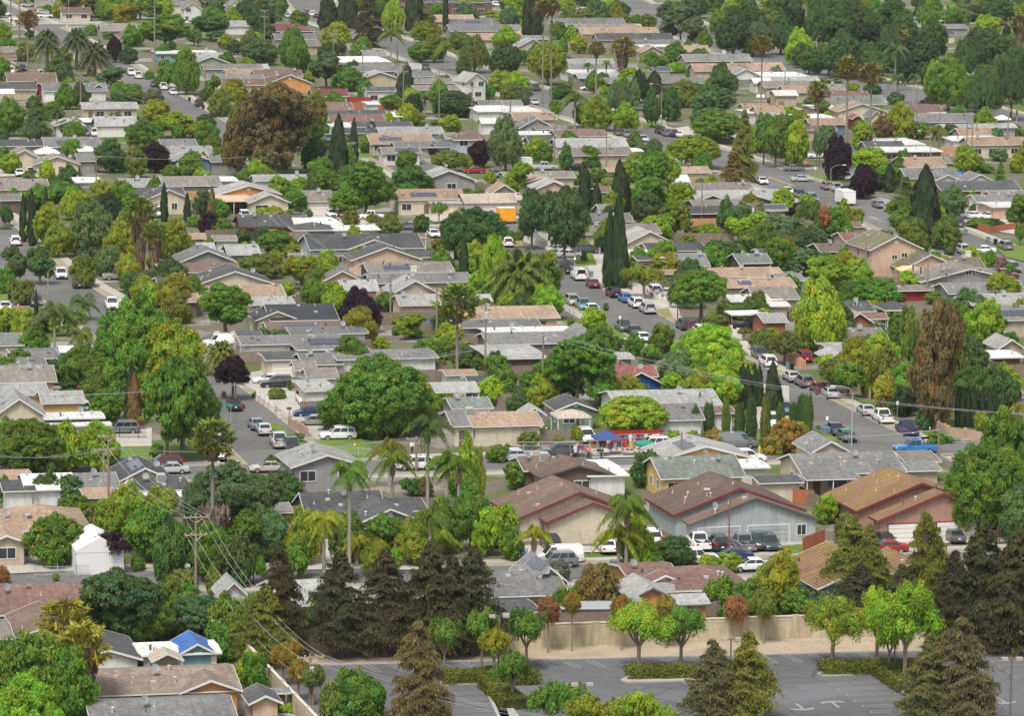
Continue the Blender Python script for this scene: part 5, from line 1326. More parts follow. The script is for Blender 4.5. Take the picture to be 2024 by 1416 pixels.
for ln in HT.strip().split('\n'):
    ln, _, lab = ln.partition('|'); lab = lab.strip() or None; f = ln.split(); t = f[0]; x, y, w, rt, d = map(float, f[1:6]); ax, roof, wall = f[6:9]; k = TK(t)
    if w < 20: continue
    fl = ''; kw = {}; part = False
    for q in f[9:]:
        if '=' in q and not q.startswith(('h=', 'a=')): fl += q.split('h=')[0]; kw['h'] = float(q.split('=')[1])
        elif q.startswith('h='): kw['h'] = float(q[2:])
        elif q.startswith('a='): kw['ang'] = float(q[2:])
        elif q == '+': part = True
        elif q == 'patio': kw.update(name='patio_cover', cat='patio cover')
        elif q == 'shed': kw.update(name='garden_shed', cat='shed')
        else: fl += q
    if part and kw.get('cat'): pass
    kw.setdefault('h', 2.6 if t in 'klmnop' or t in 'ij' else 2.5)
    px, py = T(t, x, y); o_ = house(px, py, w*k, rt*k, d, ax, roof, wall, fl, part=part, label=lab, **kw)
    if lab and 'two-storey peach' in lab:
        for q in ((-.2, 3.6, .9, .7), (1.6, 3.9, 1.0, .7), (.8, .9, 1.1, .7)): window(o_, *q, .45)
        for q in ((2, 3.6, 1.3, 1.3), (6, 3.6, 1.1, 1.2), (4, .8, 1.6, 1.3)): window(o_, *q, -w*k/S(G(px, py, 5.2))/2+.45, side=1)
# ---------------------------------------------------------------- trees: tile x top base width kind colour [flags] | label
TT = '''
a 365 210 570 235 D dg | leftmost of the three stout date palms at the upper left
a 590 200 530 225 D dg | middle of the three stout date palms, orange fruit stalks showing
a 730 300 580 262 D dg | nearest of the three stout date palms, lowest in the photo
a 880 290 480 125 R pu
a 990 365 490 150 R dg
a 1270 110 400 490 L g | wide mid green tree right of the slender bare palm trunk, upper left
a 215 70 650 150 W ol | tall fan palm with long bare trunk left of the three date palms
a 85 -180 320 120 W ol
a 150 -200 300 120 W ol
a 262 -150 270 120 W ol
a 1190 -260 610 150 W ol | very tall fan palm whose grey trunk rises out of the top of the photo, upper left
a 1280 470 680 175 R g
a 1435 390 730 235 O g | upright green tree over the parked pickups, upper left
a 615 640 840 150 O dg
a 500 530 640 185 B g
a 850 510 680 255 L gg
a 660 620 680 90 B gg
a 990 650 790 265 R g
a 1180 690 800 200 B gr
a 290 720 1060 235 N dg | dark conifer at the left edge below the red house
a 440 800 1050 140 Q gg
a 70 770 1050 250 R g
a 1200 770 960 270 R yg
a 1330 860 1060 340 L lg
a 1100 930 1150 310 R g
a 1590 940 1140 205 R g
a 1580 880 970 165 R dg
a 850 1080 1330 250 R dg
a 1190 1110 1330 235 R pu | purple-leaved tree among green ones left of the light blue house
a 1040 1140 1370 185 R ol
a 1320 1270 1370 200 B ol
a 1700 1130 1310 155 R g
a 550 1120 1210 135 R g
a 240 1070 1160 155 R g
a 60 1100 1180 130 R ol
a 20 1140 1300 115 R g
a 385 1260 1340 105 B ol
a 560 1270 1340 105 B ol
a 700 1240 1320 90 B dg
a 650 -60 130 460 L ol
a 830 50 140 250 L g
a 1080 20 150 330 L g
a 960 70 150 200 B g
a 1620 130 310 380 L dg
a 1920 -20 140 170 R dg
a 1980 70 260 190 R dg
a 1800 310 420 135 R dg
a 1930 300 480 190 R dg
a 1650 20 190 190 R dg
a 25 180 320 130 R lg
a 1640 580 830 135 L g
a 1570 690 780 85 R dg
a 1800 620 770 220 B yg
a 1700 700 900 200 B ol
a 740 860 920 115 B g
a 870 860 920 125 B g
a 370 40 100 110 B g
a 700 190 270 120 B g
a 830 240 300 100 B g
a 60 300 350 160 B g
a 200 330 470 170 R ol
a 160 540 640 90 R dk
a 480 430 560 120 R dg
a 900 640 800 120 R g
a 1370 960 1080 140 R g
a 1480 930 1060 180 R lg
a 1150 540 610 80 B g
a 1840 780 960 200 B ol
s 540 166 348 212 E br | the big rust-brown eucalyptus at the upper left
s 470 215 350 75 E br | smaller left-hand stem of the rust-brown eucalyptus clump
s 620 185 300 60 R ol
b 575 -70 235 115 C dk
b 545 -60 200 50 C dk
b 690 -50 170 65 C dk
b 755 -40 215 95 C dk
b 630 60 180 120 B g
b 890 -130 370 200 K dk | broad blackish conifer at the top edge, left of centre
b 1075 0 260 200 O lg
b 1240 -110 240 105 C dk | first of the pair of dark cypresses at the top edge
b 1205 -80 240 60 C dk
b 1280 -60 230 60 C dk
b 1480 -100 250 38 C dk | single pencil-thin cypress before the row of shops
b 310 210 560 265 O g | tall green tree with tiered foliage beside the dark red building
b 650 170 430 275 R yg
b 1060 170 490 235 Q ol
b 1110 180 480 140 Q ol
b 1330 165 330 280 R yg
b 1290 330 480 200 R g
b 1480 280 540 220 Q ol
b 1700 290 560 280 W2 ol | olive weeping willow-like tree, upper centre
b 1940 210 370 240 O lg
b 1940 330 590 300 R dg | big dark green tree, upper centre, in front of a bright green one
b 1920 550 700 240 R lg
b 50 310 500 270 R dg
b 60 0 230 260 R dg
b 100 180 320 170 R dg
b 560 410 680 310 L gg
b 740 530 700 290 R g
b 1180 490 750 95 C dk
b 1130 580 750 60 C dk
b 1550 700 900 360 R dg | round dark green tree left of two utility poles, upper centre
b 1320 660 880 235 Q gg
b 1060 730 840 185 R g
b 1520 890 1020 180 R yg
b 1400 920 960 90 R ol
b 870 1040 1180 140 R g
b 655 905 1420 125 C dk | larger of two dark cypresses right of the rust-brown eucalyptus
b 775 920 1250 58 C dk | slimmer of two dark cypresses right of the rust-brown eucalyptus
b 480 1070 1330 275 R dg | dense dark round tree right of the rust-brown eucalyptus
b 450 960 1100 200 R g
b 1510 1150 1320 280 U ol | dome-shaped olive tree with a flat base, upper centre
b 1390 1120 1220 115 R pu
b 1740 1090 1290 190 R pu | dark purple tree in front of the lavender house
b 1940 900 1330 290 O gg | tall grey-green tree right of the lavender house
b 560 930 1040 135 R g
b 530 740 900 45 C dk
b 1180 1160 1300 200 R g
b 940 690 760 95 B g
b 850 690 750 110 B g
b 1620 460 600 140 R dg
b 1690 0 110 125 O g
b 1830 80 130 95 B yg
b 1930 80 160 150 B lg
b 1780 640 760 170 R g
b 1570 800 900 200 B g
b 1270 870 940 95 R ol
b 1280 930 970 110 B g
b 960 610 660 170 B g
b 500 1330 1410 100 R dg
b 90 1360 1416 60 B g
b 380 380 560 130 R dg
b 550 340 470 130 R dg
b 1590 250 380 200 R ol
b 1390 270 480 200 R ol
b 1260 560 600 80 B g
b 1240 720 900 120 R dk
b 1960 640 760 140 B ol
b 1630 690 740 90 B gr
b 820 780 820 60 B yg
b 1100 960 1010 80 B yg
b 1420 1010 1080 120 B yg
b 200 30 160 60 B ol
c 160 -60 272 65 C dk
c 230 -70 275 90 C dk
c 200 -30 270 70 C dk
c 280 -10 800 135 W ol | taller left of the two very slender fan palms at upper centre
c 345 -15 790 130 W ol | right of the two very slender fan palms at upper centre, trunk blotched
c 690 310 760 130 W ol | fan palm with a grey skirt, left of the shaggy thick one
c 895 275 640 175 W ol skirt | thick shaggy fan palm with a long brown skirt, upper centre
c 630 460 660 105 Q g
c 770 445 650 95 Q g
c 320 310 655 310 U yg | round yellow-green tree beside the two very slender fan palms
c 560 280 410 145 R lg
c 400 170 300 160 R g
c 650 210 300 125 R yg
c 1090 110 225 140 R ol
c 1000 110 180 110 B g
c 1250 90 310 180 Q gg
c 1340 20 350 390 L gg
c 1480 210 350 195 R dg
c 1750 70 430 330 R dg
c 1900 60 430 260 R dg | huge dark evergreen crown at the left end of the grove, upper right
c 1450 -80 140 230 R dg
c 1790 -20 120 270 R lg
c 1640 80 260 170 R g
c 1120 400 520 150 R g
c 1300 330 480 180 R g
c 1480 500 600 180 R ol
c 1660 530 730 260 R dg | round dark green tree, upper right of centre, beside the low olive one
c 1370 620 820 260 R ol
c 1250 680 930 200 R dg
c 1120 690 980 155 O dg | dark egg-shaped street tree in front of the white balustrade
c 1025 560 790 180 O dk
c 1140 550 720 105 C dk
c 840 620 870 160 O gg
c 910 620 900 150 O gg
c 990 630 800 95 O gg
c 690 750 1010 270 R yg
c 590 800 980 180 R yg
c 920 800 1020 210 R lg
c 80 560 720 210 R lg
c 70 650 810 190 R ol
c 530 650 990 290 Q gg
c 430 660 760 220 R g
c 1440 1030 1300 440 U yg | wide yellow-green umbrella tree with visible limbs, right of centre
s 1468 212 362 62 N ol | tall olive-green conifer near the stop-sign intersection
s 1450 290 365 60 N br
s 1405 178 275 125 L gg | loose grey-green tree above the dark spreading one
s 1420 216 283 100 U g
s 1390 225 270 60 R lg
c 1980 850 1270 180 L gg
c 290 1110 1270 165 R g
c 460 1120 1310 120 O dg | dark square-clipped tree beside the parked pickup, centre
c 640 1130 1280 190 R g
c 930 1170 1240 195 B g
c 1140 1075 1180 160 B gg
c 700 1290 1400 130 R g
c 990 1085 1130 90 B g
s 1285 306 432 105 L g
s 1320 300 400 60 L lg
c 870 1230 1430 65 C dk
c 905 1290 1430 40 C dk
c 1480 1290 1400 135 R dg
c 500 1340 1416 155 R g
c 590 1250 1416 60 C dk
c 630 1310 1416 40 C dk
c 790 1340 1416 120 R g
c 1960 265 870 155 W ol | tall fan palm standing left of the dark evergreen grove
c 320 900 960 120 B yg
c 380 770 880 100 R g
c 480 440 500 80 B pu
c 470 640 680 90 B g
c 440 300 420 80 B g
c 1180 430 500 150 B g
c 1310 480 560 160 B lg
c 1440 520 600 150 B g
c 1170 270 310 110 B dg
c 770 580 630 50 B g
c 500 200 290 120 B ol
d 650 430 1320 175 W ol | taller left of the pair of big fan palms above the purple tree
d 835 475 1180 185 W ol | right of the pair of big fan palms above the purple tree
d 430 620 1275 160 W ol | leaning fan palm left of the pair of big fan palms
d 1045 210 520 165 W ol | fan palm crown poking out of the dark evergreen grove
d 290 230 500 225 R lg | bright lime tree at the left end of the dark evergreen grove
d 180 -60 260 340 R dg
d 480 -40 370 320 R dg
d 720 0 350 330 R dg
d 620 250 600 330 R dg
d 370 380 570 200 R dg
d 900 120 430 270 R dg
d 1080 110 430 280 R dg
d 1310 150 470 270 R dg
d 60 70 300 240 R ol
d 1090 60 190 160 R ol
d 1240 310 650 290 L dg
d 820 330 590 240 R dg
d 730 400 610 200 R dk
d 1030 290 700 250 Q gg
d 1050 530 800 180 Q gg
d 1170 540 820 130 Q gg
d 1440 440 860 400 R g | broad mid green tree over the boulevard, upper right
d 1330 480 800 180 R lg
d 1700 540 940 340 W2 dg | drooping dark tree beside the boulevard, upper right
d 1920 450 930 270 W2 dg
d 1720 220 490 460 R dg | wide dark evergreen right of the fan palm crown, upper right
d 1880 290 480 220 R dg
d 1740 120 300 240 R lg
d 1820 -60 190 290 R dg
d 1985 100 460 150 W ol skirt | shaggy fan palm at the upper right edge
d 1000 20 170 130 R g
d 880 150 260 150 R g
d 1070 800 1070 240 R yg
d 950 900 1070 190 R br
d 1050 950 1070 150 R ol
d 770 920 1190 190 L lg
d 590 1060 1390 235 R pu | dark purple plum tree beside the stop sign
d 110 900 1290 230 R g
d 260 950 1290 240 R lg | bright green tree over the red sports car
d 190 880 1270 140 L g
d 320 1150 1270 100 V ol
d 450 1020 1300 110 R gg
d 1060 1150 1416 125 N g | small tiered dark pine right of the purple plum tree
d 830 1140 1340 310 R lg
d 1350 930 1140 230 Q ol
d 1460 960 1080 160 R dg
d 1830 1150 1240 145 R gg
d 1600 1250 1340 190 R dg
d 1720 1260 1330 140 R g
d 1970 1190 1330 130 R yg
d 1840 1240 1390 90 N g
s 1826 335 488 52 C dk | the big dark cypress rising from a broad green tree, right
s 1707 328 392 55 R pu
s 1758 325 380 20 C dk
d 960 1290 1410 65 P dg
d 1740 960 1010 95 B pu
d 590 840 900 80 R g
d 350 820 880 100 R g
d 120 740 790 150 B ol
d 1120 1010 1070 120 B g
d 1230 940 1070 140 R g
d 1960 970 1050 140 B g
d 580 600 640 120 B g
d 700 640 700 120 B lg
d 480 600 640 100 B g
d 850 640 720 170 B dg
d 1040 710 800 150 R gg
d 1100 1160 1290 80 B g
d 1680 1210 1290 80 B g
d 1590 70 120 60 B pu
d 1890 190 290 60 C dk
d 1440 1280 1330 60 B g
e 180 145 500 58 C dk | nearer of two slim cypresses at the left edge by the white parked car
e 245 110 530 58 C dk | farther of two slim cypresses at the left edge by the white parked car
e 355 80 300 32 C dk
e 1262 55 345 52 C dk | leftmost of the three slim cypresses in front of the dark-roofed cream house
e 1440 130 355 50 C dk | middle one of the three slim cypresses before the dark-roofed cream house
e 1630 80 370 52 C br | rightmost, brown-tinged one of the three slim cypresses, left
e 1080 150 770 235 W g skirt | taller of the twin shaggy fan palms at the left
e 1190 330 820 185 W g skirt | shorter of the twin shaggy fan palms at the left
e 45 210 380 105 R dg
e 360 180 560 260 L yg
e 450 350 620 260 R yg
e 280 300 520 180 L lg
e 630 110 300 200 R yg
e 700 200 610 370 R gg | big grey-green round tree left of the twin shaggy fan palms
e 840 130 380 220 R dk
e 480 40 200 320 R g
e 300 70 250 250 R g
e 880 10 260 210 Q yg
e 780 30 180 180 B yg
e 1350 330 670 260 R yg | yellow-green tree right of the twin shaggy fan palms
e 930 350 650 270 R yg
e 900 600 730 170 R g
e 650 600 850 240 R ol | round orange-tinged street tree beside the grey pickup, left
e 1035 735 950 180 R dg | clipped dark ball tree inside the white fence, left
e 1190 820 1000 200 R lg
e 120 530 830 220 L gg
e 310 540 830 240 L gg
e 40 700 900 150 R g
e 170 790 980 200 R ol
e 60 1000 1200 200 R lg
e 180 1020 1240 180 R lg
e 420 890 1430 400 Q gg | large drooping feather palm at the left, beside the pencil cypress
e 560 940 1300 260 Q gg
e 640 840 1100 340 Q gg
e 620 1100 1430 310 Q ol
s 275 592 800 190 R g | huge domed green tree at the left, left of the yellow-green one
s 225 660 800 110 R g
s 345 642 810 140 R yg
s 330 660 790 110 R lg
s 362 695 915 150 L g | tall dark ragged tree beside the left street
s 330 740 900 90 L g
s 400 760 880 80 R dg
s 445 562 672 138 L g | spreading green tree left of the black metal roof
e 1560 110 290 160 R dg
e 1500 20 140 145 R g
e 1600 280 440 160 R pu
e 1700 330 440 210 B g
e 1870 400 510 125 R dg
e 1700 490 590 135 R g
e 1880 500 600 90 R lg
e 1960 600 780 270 R ol
e 1900 600 700 150 B g
e 1450 670 790 220 B g
e 1990 400 520 110 R dg
s 438 668 740 72 D g | small date palm by the white van on the driveway
e 1380 380 520 140 R g
e 1480 440 560 150 B g
e 40 380 400 100 B ol
e 1270 480 620 200 R ol
e 1470 310 380 90 B g
e 280 880 1300 40 C dk
e 1900 890 940 90 B g
e 100 100 240 120 R g
f 180 420 600 310 R g
f 150 400 500 140 R lg
f 170 570 660 135 R lg
f 80 380 500 130 R dg
f 110 610 780 240 R ol
f 380 620 740 140 R g
f 580 660 730 120 R lg
f 470 700 910 165 R ol
f 1020 670 750 170 B lg
f 260 810 930 150 R lg
f 190 860 930 80 B lg
f 815 870 1200 345 R pu | dark purple tree, centre left, the largest of the purple ones
f 1040 890 1040 210 R g
s 932 412 512 135 R dg | big dark olive-green tree on the corner of the main street
s 895 425 505 60 R dg
f 1620 480 810 65 C dk | single thin cypress left of the big date palm
f 1300 300 430 145 R dg
f 1430 200 360 150 V ol
f 750 260 380 140 R ol
f 930 290 370 125 R ol
f 1060 280 410 120 R dg
f 260 160 290 130 R gr
f 430 250 320 65 R g
f 590 310 340 140 B yg
f 1230 1160 1235 140 R lg
f 980 1230 1350 140 R yg
s 903 556 773 78 W g | solitary fan palm with a very long pale trunk, centre
f 1330 1260 1400 220 B g
f 1500 1250 1400 200 B g
f 1650 1290 1430 260 B dg
f 1850 1240 1370 180 R g
f 1780 1320 1430 180 R g
s 1025 484 613 150 D g | the big date palm in the centre, its skirt of fronds touching the roofs
s 1068 505 592 95 R g
s 975 470 600 60 B lg
f 1780 540 700 100 B yg
f 1660 640 740 130 B lg
f 1570 680 740 90 B g
f 630 1290 1360 60 R lg
f 60 10 100 65 R g
f 220 60 140 105 R g
f 300 120 180 90 B g
f 530 0 70 210 R dg
s 724 320 428 138 L g | broad bright green tree shading the red and white pickups, left of centre
s 700 355 428 80 L g
s 810 328 388 78 R dg
s 840 350 385 50 R g
f 1640 90 155 150 B g
f 1740 90 170 100 B g
f 280 260 320 40 B g
f 1100 1150 1220 70 B g
f 720 1040 1130 90 B ol
f 1420 480 560 110 R ol
f 1380 560 620 110 B g
f 540 600 670 150 B ol
f 900 610 650 150 B g
f 100 30 90 60 B g
f 1480 150 200 120 B g
f 60 900 930 60 B g
f 480 930 980 100 B g
f 640 900 950 130 B yg
g 200 110 560 260 R dg
g 330 120 520 250 R dg
g 450 95 680 340 R dg | tall dark green street tree above the black parked car, centre
g 605 -45 275 95 C dk
g 695 50 290 75 C dk
g 880 -70 290 145 C dk
g 795 280 850 92 C dk | shorter of the twin tall cypresses beside the main street
g 862 130 855 98 C dk | taller of the twin tall cypresses beside the main street
g 890 400 860 90 C dk
g 720 400 600 110 Q g
g 1060 690 940 335 V yg | vase-shaped yellow-green tree beside the twin tall cypresses
g 1500 720 1135 440 R g flagt | round green street tree in front of the tan roofs, main street's right side
g 1660 480 690 310 U dg | dark umbrella-topped tree behind the tan roofs, right of centre
g 1080 130 390 270 R dg
g 1300 180 470 290 L ol
g 1200 220 330 200 L g
g 1340 50 260 260 R lg
g 760 100 200 115 R lg
g 1350 500 610 95 O lg
g 1330 600 720 145 R g
g 1400 450 520 150 B ol
g 1560 370 470 220 B lg
g 1690 180 440 155 O dg
g 1850 220 390 190 R g
g 1900 400 590 240 R g
g 1990 360 600 170 R g
g 1830 330 430 140 R br
g 670 1010 1200 235 R lg | small round bright tree on the corner beside the dark pickup
g 770 970 1030 45 R g
g 1200 1130 1365 215 R g
g 980 1220 1380 155 R g
g 820 1230 1350 190 R dg
g 690 1220 1330 90 R g
s 1140 672 815 150 L g | big spreading green tree behind the metal shed and utility pole
s 1080 710 800 110 L g
s 1185 700 800 80 L g
s 1110 690 800 100 L dg
s 1395 645 770 175 R lg | large bright green tree right of centre, below the main street
s 1345 690 775 90 R gg
s 1440 700 800 120 R lg
s 1385 720 790 90 R g
g 1600 1060 1170 200 B ol
g 1690 1080 1170 100 B br
g 1830 1160 1265 120 V ol
g 1950 1180 1330 160 R ol
g 1900 970 1060 180 B lg
g 1680 960 1080 150 R g
g 330 540 790 190 Q yg
g 500 1090 1155 60 B g
g 600 570 650 55 B g
g 120 60 130 130 B g
g 1010 500 570 100 B g
g 1790 580 680 150 B lg
g 1480 380 430 120 B g
g 730 460 600 60 R dk
g 30 420 520 90 B g
g 100 420 490 80 B ol
g 950 610 720 100 B br
g 380 560 600 50 B g
h 350 210 515 250 R ol | rounded olive and rust tree behind the peach two-storey house, left of it
h 480 225 515 120 R rd
h 560 240 510 240 R g
h 720 240 400 150 R yg
h 640 170 340 100 R yg
h 100 300 560 330 R gg
h 0 270 450 260 L lg
h 330 400 620 220 R dg
h 290 200 340 170 R pu
h 170 260 340 120 B pu
h 360 140 215 120 R lg
h 1100 170 500 300 L g
h 1330 190 500 220 L lg
h 1430 300 560 240 R ol
h 1180 180 440 160 R g
h 1110 -10 220 230 N dg
h 1170 50 200 130 R yg
h 1465 85 330 260 R gg | round silvery-green tree right of the big dark cypress
h 790 -80 170 190 R pu | dark plum-coloured tree beside the curved garden arch
h 900 -10 110 110 R dk
h 1620 85 200 100 R g
h 1700 100 180 150 B yg
h 1830 205 310 140 R g
h 1650 215 280 110 B dg
h 1690 320 385 280 B g
h 1790 325 385 200 B dg
h 330 530 760 260 L gg
h 500 580 790 300 L gg
h 590 600 780 180 R g
s 1618 550 705 118 O lg | brightest lime green tree, tall and dense, right of centre
s 1595 600 690 60 R lg
s 1645 610 700 60 R lg
h 1620 545 640 170 B lg
h 1760 570 690 110 R g
h 1680 620 720 110 B lg
h 1845 615 720 90 R pk
h 1910 665 750 95 B g
h 1600 870 1090 310 R gg | round grey-green tree right of the red outbuilding
h 1700 1010 1260 350 R dg | broad dark green tree right of the tall rusty eucalyptus
h 1400 930 1040 150 R g
s 1845 597 850 125 E br | tall rusty-brown eucalyptus with a pale trunk, right
s 1800 620 800 60 E ol
s 1885 645 790 60 E ol
s 1750 690 790 60 R ol
h 850 955 1060 230 R yg
h 1050 890 960 110 R g
h 1060 1040 1150 190 R g
h 780 1150 1240 155 R g
h 1020 1140 1230 100 R g
s 1735 665 755 90 R lg
s 1700 690 750 60 R lg
s 1550 655 722 62 U ol flagt | neatly rounded olive street tree behind the pink stepped wall
h 20 1180 1360 120 R ol
h 1830 1220 1310 180 B ol
h 1920 1200 1290 120 B g
h 640 800 960 160 R dk
h 130 610 670 150 B g
h 140 1000 1060 140 B g
h 1990 360 530 90 R g
h 1450 540 600 100 B dg
h 940 920 980 100 B br
h 1380 820 860 60 B g
h 1870 1030 1110 60 B dg
h 1980 1110 1200 110 B g
s 65 830 938 165 R g | big green tree at the left edge below the blue-eaved house
s 15 835 930 80 R g
s 130 840 935 70 R lg
s 190 838 930 95 R lg
s 215 770 832 80 R g
s 200 735 800 90 R g
s 240 700 800 110 L dg
s 260 720 840 24 C dk
s 266 740 842 26 C br
i 540 70 230 190 R ol
i 420 40 210 160 R dg
i 330 50 110 120 B lg
i 560 200 290 240 B dg
i 640 220 300 120 B rd
i 1790 25 355 275 R pu flagt | dark purple street tree at the head of the left street
s 420 822 1122 84 W g flags | the tall thin fan palm with a curving trunk, lower left
i 1640 1215 1680 30 B gr
i 1210 700 800 120 R g
i 1075 480 580 65 V yg
i 480 360 445 80 B g
i 1810 860 930 130 R g
i 370 920 1190 230 R dg
i 540 940 1200 260 R dg
i 150 1000 1120 130 R g
i 30 950 1180 120 R g
i 60 1080 1180 150 R g
s 112 1020 1118 122 R g flago | round orange tree dotted with fruit beside the white tent
i 720 1100 1330 210 Q yg
i 940 1040 1400 220 L yg
i 1080 1080 1416 160 L lg
i 1250 1000 1370 320 L lg
i 1180 1060 1350 180 R lg
s 455 920 1080 180 L gg | large dark grey-green tree right of the tall thin palm, lower left
s 510 930 1070 90 L gg
s 400 940 1050 90 R gg
s 505 985 1080 80 R dg
s 335 1040 1165 75 O dg | dark green shaggy conical evergreen below the bamboo, lower left
i 980 1100 1400 80 R dk
i 820 860 960 110 B lg
i 860 1320 1416 140 B g
i 1940 930 1100 90 B g
i 1830 370 420 110 B rd
i 1720 290 330 40 B yg
i 20 900 1000 80 R g
s 748 708 862 225 R g | the big round spreading green tree in the centre left
s 690 760 850 120 R g
s 810 760 855 120 R g
s 745 730 862 150 R g
j 145 790 905 145 R dg | clipped dark ball tree at the corner of the left street
j 330 190 285 170 B dg
s 690 888 1150 118 Q g | feather palm directly right of the two-storey grey house
s 775 868 1042 105 Q g
s 845 795 1010 125 Q dg | largest dark feather palm under the big round green tree
s 770 850 960 95 Q ol
s 882 872 1040 105 Q g
s 906 885 1055 100 Q g
s 850 985 1125 100 Q g
s 640 985 1150 115 Q yg | yellowing feather palm above the pale driveway, lower centre
s 730 1040 1115 110 Q yg
s 800 1050 1120 95 Q yg
s 870 1030 1110 90 Q yg
s 835 1060 1120 70 R yg
s 560 935 1012 95 R dg
s 600 1010 1118 80 R yg
s 690 1015 1112 85 R g
s 760 1010 1105 85 L g
s 705 1040 1120 90 Q yg
s 815 1030 1112 80 R yg
s 870 990 1095 80 R g
s 930 960 1090 80 R g
s 960 1010 1100 60 R lg
s 590 1060 1145 60 L g
s 480 1010 1120 90 L g
s 530 1010 1110 90 R gg
s 300 1000 1110 110 R g
s 350 1030 1140 90 L g
s 420 1040 1150 90 R g
s 470 1060 1160 80 R dg
s 330 1150 1240 90 R g
s 390 1170 1260 90 L gg
s 300 1190 1270 90 R g
s 450 1180 1270 80 R g
s 430 1230 1300 70 L g
s 470 1210 1300 60 R ol
s 150 980 1040 70 R g
s 205 990 1060 60 L yg
s 250 960 1060 80 R lg
s 560 1150 1230 60 R dg
s 630 1180 1260 50 R g
s 1010 1040 1110 50 R g
s 960 1120 1200 60 L g
s 1290 1090 1140 50 R g
s 525 940 1000 60 R dg
j 60 940 1150 120 R dg
j 300 960 1150 150 R dg
j 1230 960 1090 170 R dg
j 1330 960 1100 120 B br
j 1640 700 1200 250 O lg
j 1720 760 1190 160 O yg
j 1560 880 1200 160 R g
j 1640 1110 1270 190 R lg
j 360 610 680 95 V g
s 985 1000 1082 72 R lg | small bright lime tree at the left end of the cream house
j 1880 700 835 170 R g
j 1930 120 350 220 R g
j 1870 10 190 200 R g
j 1620 10 110 170 R dg
j 1740 20 120 150 R g
j 1840 310 400 95 B yg
j 1180 960 1040 100 R g
j 560 1040 1120 150 B yg
j 80 1080 1140 100 R dg
j 250 1250 1400 130 B yg
j 1440 1240 1330 150 B lg
j 600 1280 1416 150 R yg
j 180 270 350 150 B ol
j 20 290 340 60 B g
j 1980 850 960 80 R g
k 970 322 650 525 U lg | rounded umbrella-shaped bright green tree beside the yard sale
k 1270 465 605 68 P dg | first clipped green column from the left in the long row
k 1310 450 605 62 P dg
k 1345 450 600 52 P dg
k 1455 450 645 72 P dg | narrow clipped column standing alone left of the broadest one
k 1558 415 615 88 P dg | broadest clipped column in the row before the white-walled house
k 1690 430 655 68 P ol
k 1795 430 695 82 P dg
k 1882 412 705 88 P dg
k 1990 410 725 72 P ol
k 1815 90 420 85 C dk
k 1855 95 420 70 C dk
k 1905 85 410 75 C dk
k 1945 100 410 60 C dk
k 1262 600 715 115 R lg
k 1310 600 712 110 B lg
k 1430 600 705 150 B lg
k 1600 590 725 190 B or
k 1080 760 1025 255 R dg | dark green conical tree between the brown house and the yellow one
k 1080 750 900 130 O g
k 180 600 730 170 R ol
k 280 570 660 130 R g
k 400 620 690 115 B yg
k 540 570 690 115 R yg
k 10 690 800 60 R g
k 110 830 1040 260 R g
k 1200 960 1010 70 B lg
s 1237 950 1153 135 Q g | twin-trunked feather palm before the blue-grey house, front one
s 1222 1015 1150 110 Q yg
s 1260 1025 1140 80 R lg
s 1055 1022 1112 92 Q yg | feather palm in front of the cream garage
k 20 1150 1416 120 R lg
k 30 1260 1400 200 Q yg
k 1760 400 480 120 B ol
k 900 570 620 200 B dg
k 330 560 600 60 B g
k 2000 430 480 60 R ol
l 85 70 475 110 C dk | largest dark cypress left of the intersection
l 130 220 470 70 C dk
l 35 410 710 68 P ol
l 150 410 580 68 P dg
l 250 400 530 75 P dg
l 315 345 510 80 P dg
l 365 370 605 68 P dg
l 330 390 560 60 P dg
l 200 510 760 300 R or
l 280 520 720 200 R yg
l 110 620 770 180 B or
l 570 25 300 250 U ol flagt | neatly clipped umbrella street tree, left of two, behind the silver sedan
l 670 60 350 230 U g flagt
l 850 105 330 190 R yg
l 960 160 440 240 R yg | loose yellow-green tree over the silver sedan and white pickup
l 1080 390 480 100 B yg
l 1600 110 420 330 R dg
l 1740 100 460 300 R dg
l 1860 160 500 220 R dg
l 1480 160 400 200 L dg
l 1510 270 560 40 C dk
l 1548 260 565 42 C dk
l 1590 255 565 42 C dk
l 1635 250 570 44 C dk
l 1700 260 560 44 C dk
l 1755 270 555 44 C dk
l 1812 300 545 40 C dk
l 1930 210 340 34 C dk
l 1985 270 345 34 C dk
l 1960 340 620 200 Q yg
l 1690 445 610 120 R yg
l 1690 480 560 70 B yg
l 1380 600 685 180 B g
l 1100 250 480 200 R dk
l 1260 420 580 180 B gg
s 1935 880 1062 180 R g | the large dense green tree at the right edge
s 1985 818 1040 130 R g
s 1900 930 1050 90 R g
s 1990 900 1060 120 R g
s 1960 850 950 90 L g
s 2008 965 1075 85 R gg
l 60 660 760 80 B or
l 440 550 610 45 V g
l 340 1370 1430 200 B g | red-flowered shrub under the white-framed window
l 640 1230 1416 180 R ol
l 1930 540 680 120 R lg
s 222 1052 1132 75 V pu | sparse dark purple tree before the white tent
s 200 1068 1125 50 V pu
s 235 1118 1268 185 L dg | large dark green tree at the lower left, below the white tent
s 200 1150 1260 100 R dg
s 280 1150 1265 90 R dg
m 1410 290 480 220 R ol
m 1450 410 600 200 R g
m 1640 300 480 150 R ol
m 1530 530 760 180 R gg
m 1690 520 700 230 B gg flagp | vine covered in purple flowers by the utility pole
m 1560 620 770 200 B gg
m 1820 240 400 220 R g
m 1600 60 330 250 R g
m 1730 110 360 220 R g
m 1850 270 410 180 R yg
s 128 1180 1332 92 W yg skirt2 | farther of the twin yellowish fan palms, lower left
s 165 1226 1440 98 W lg skirt | nearer of the twin yellowish fan palms, lower left
s 75 1258 1460 215 R g | big bright green tree in the bottom left corner
s 20 1270 1450 120 R g
s 130 1290 1470 130 R g
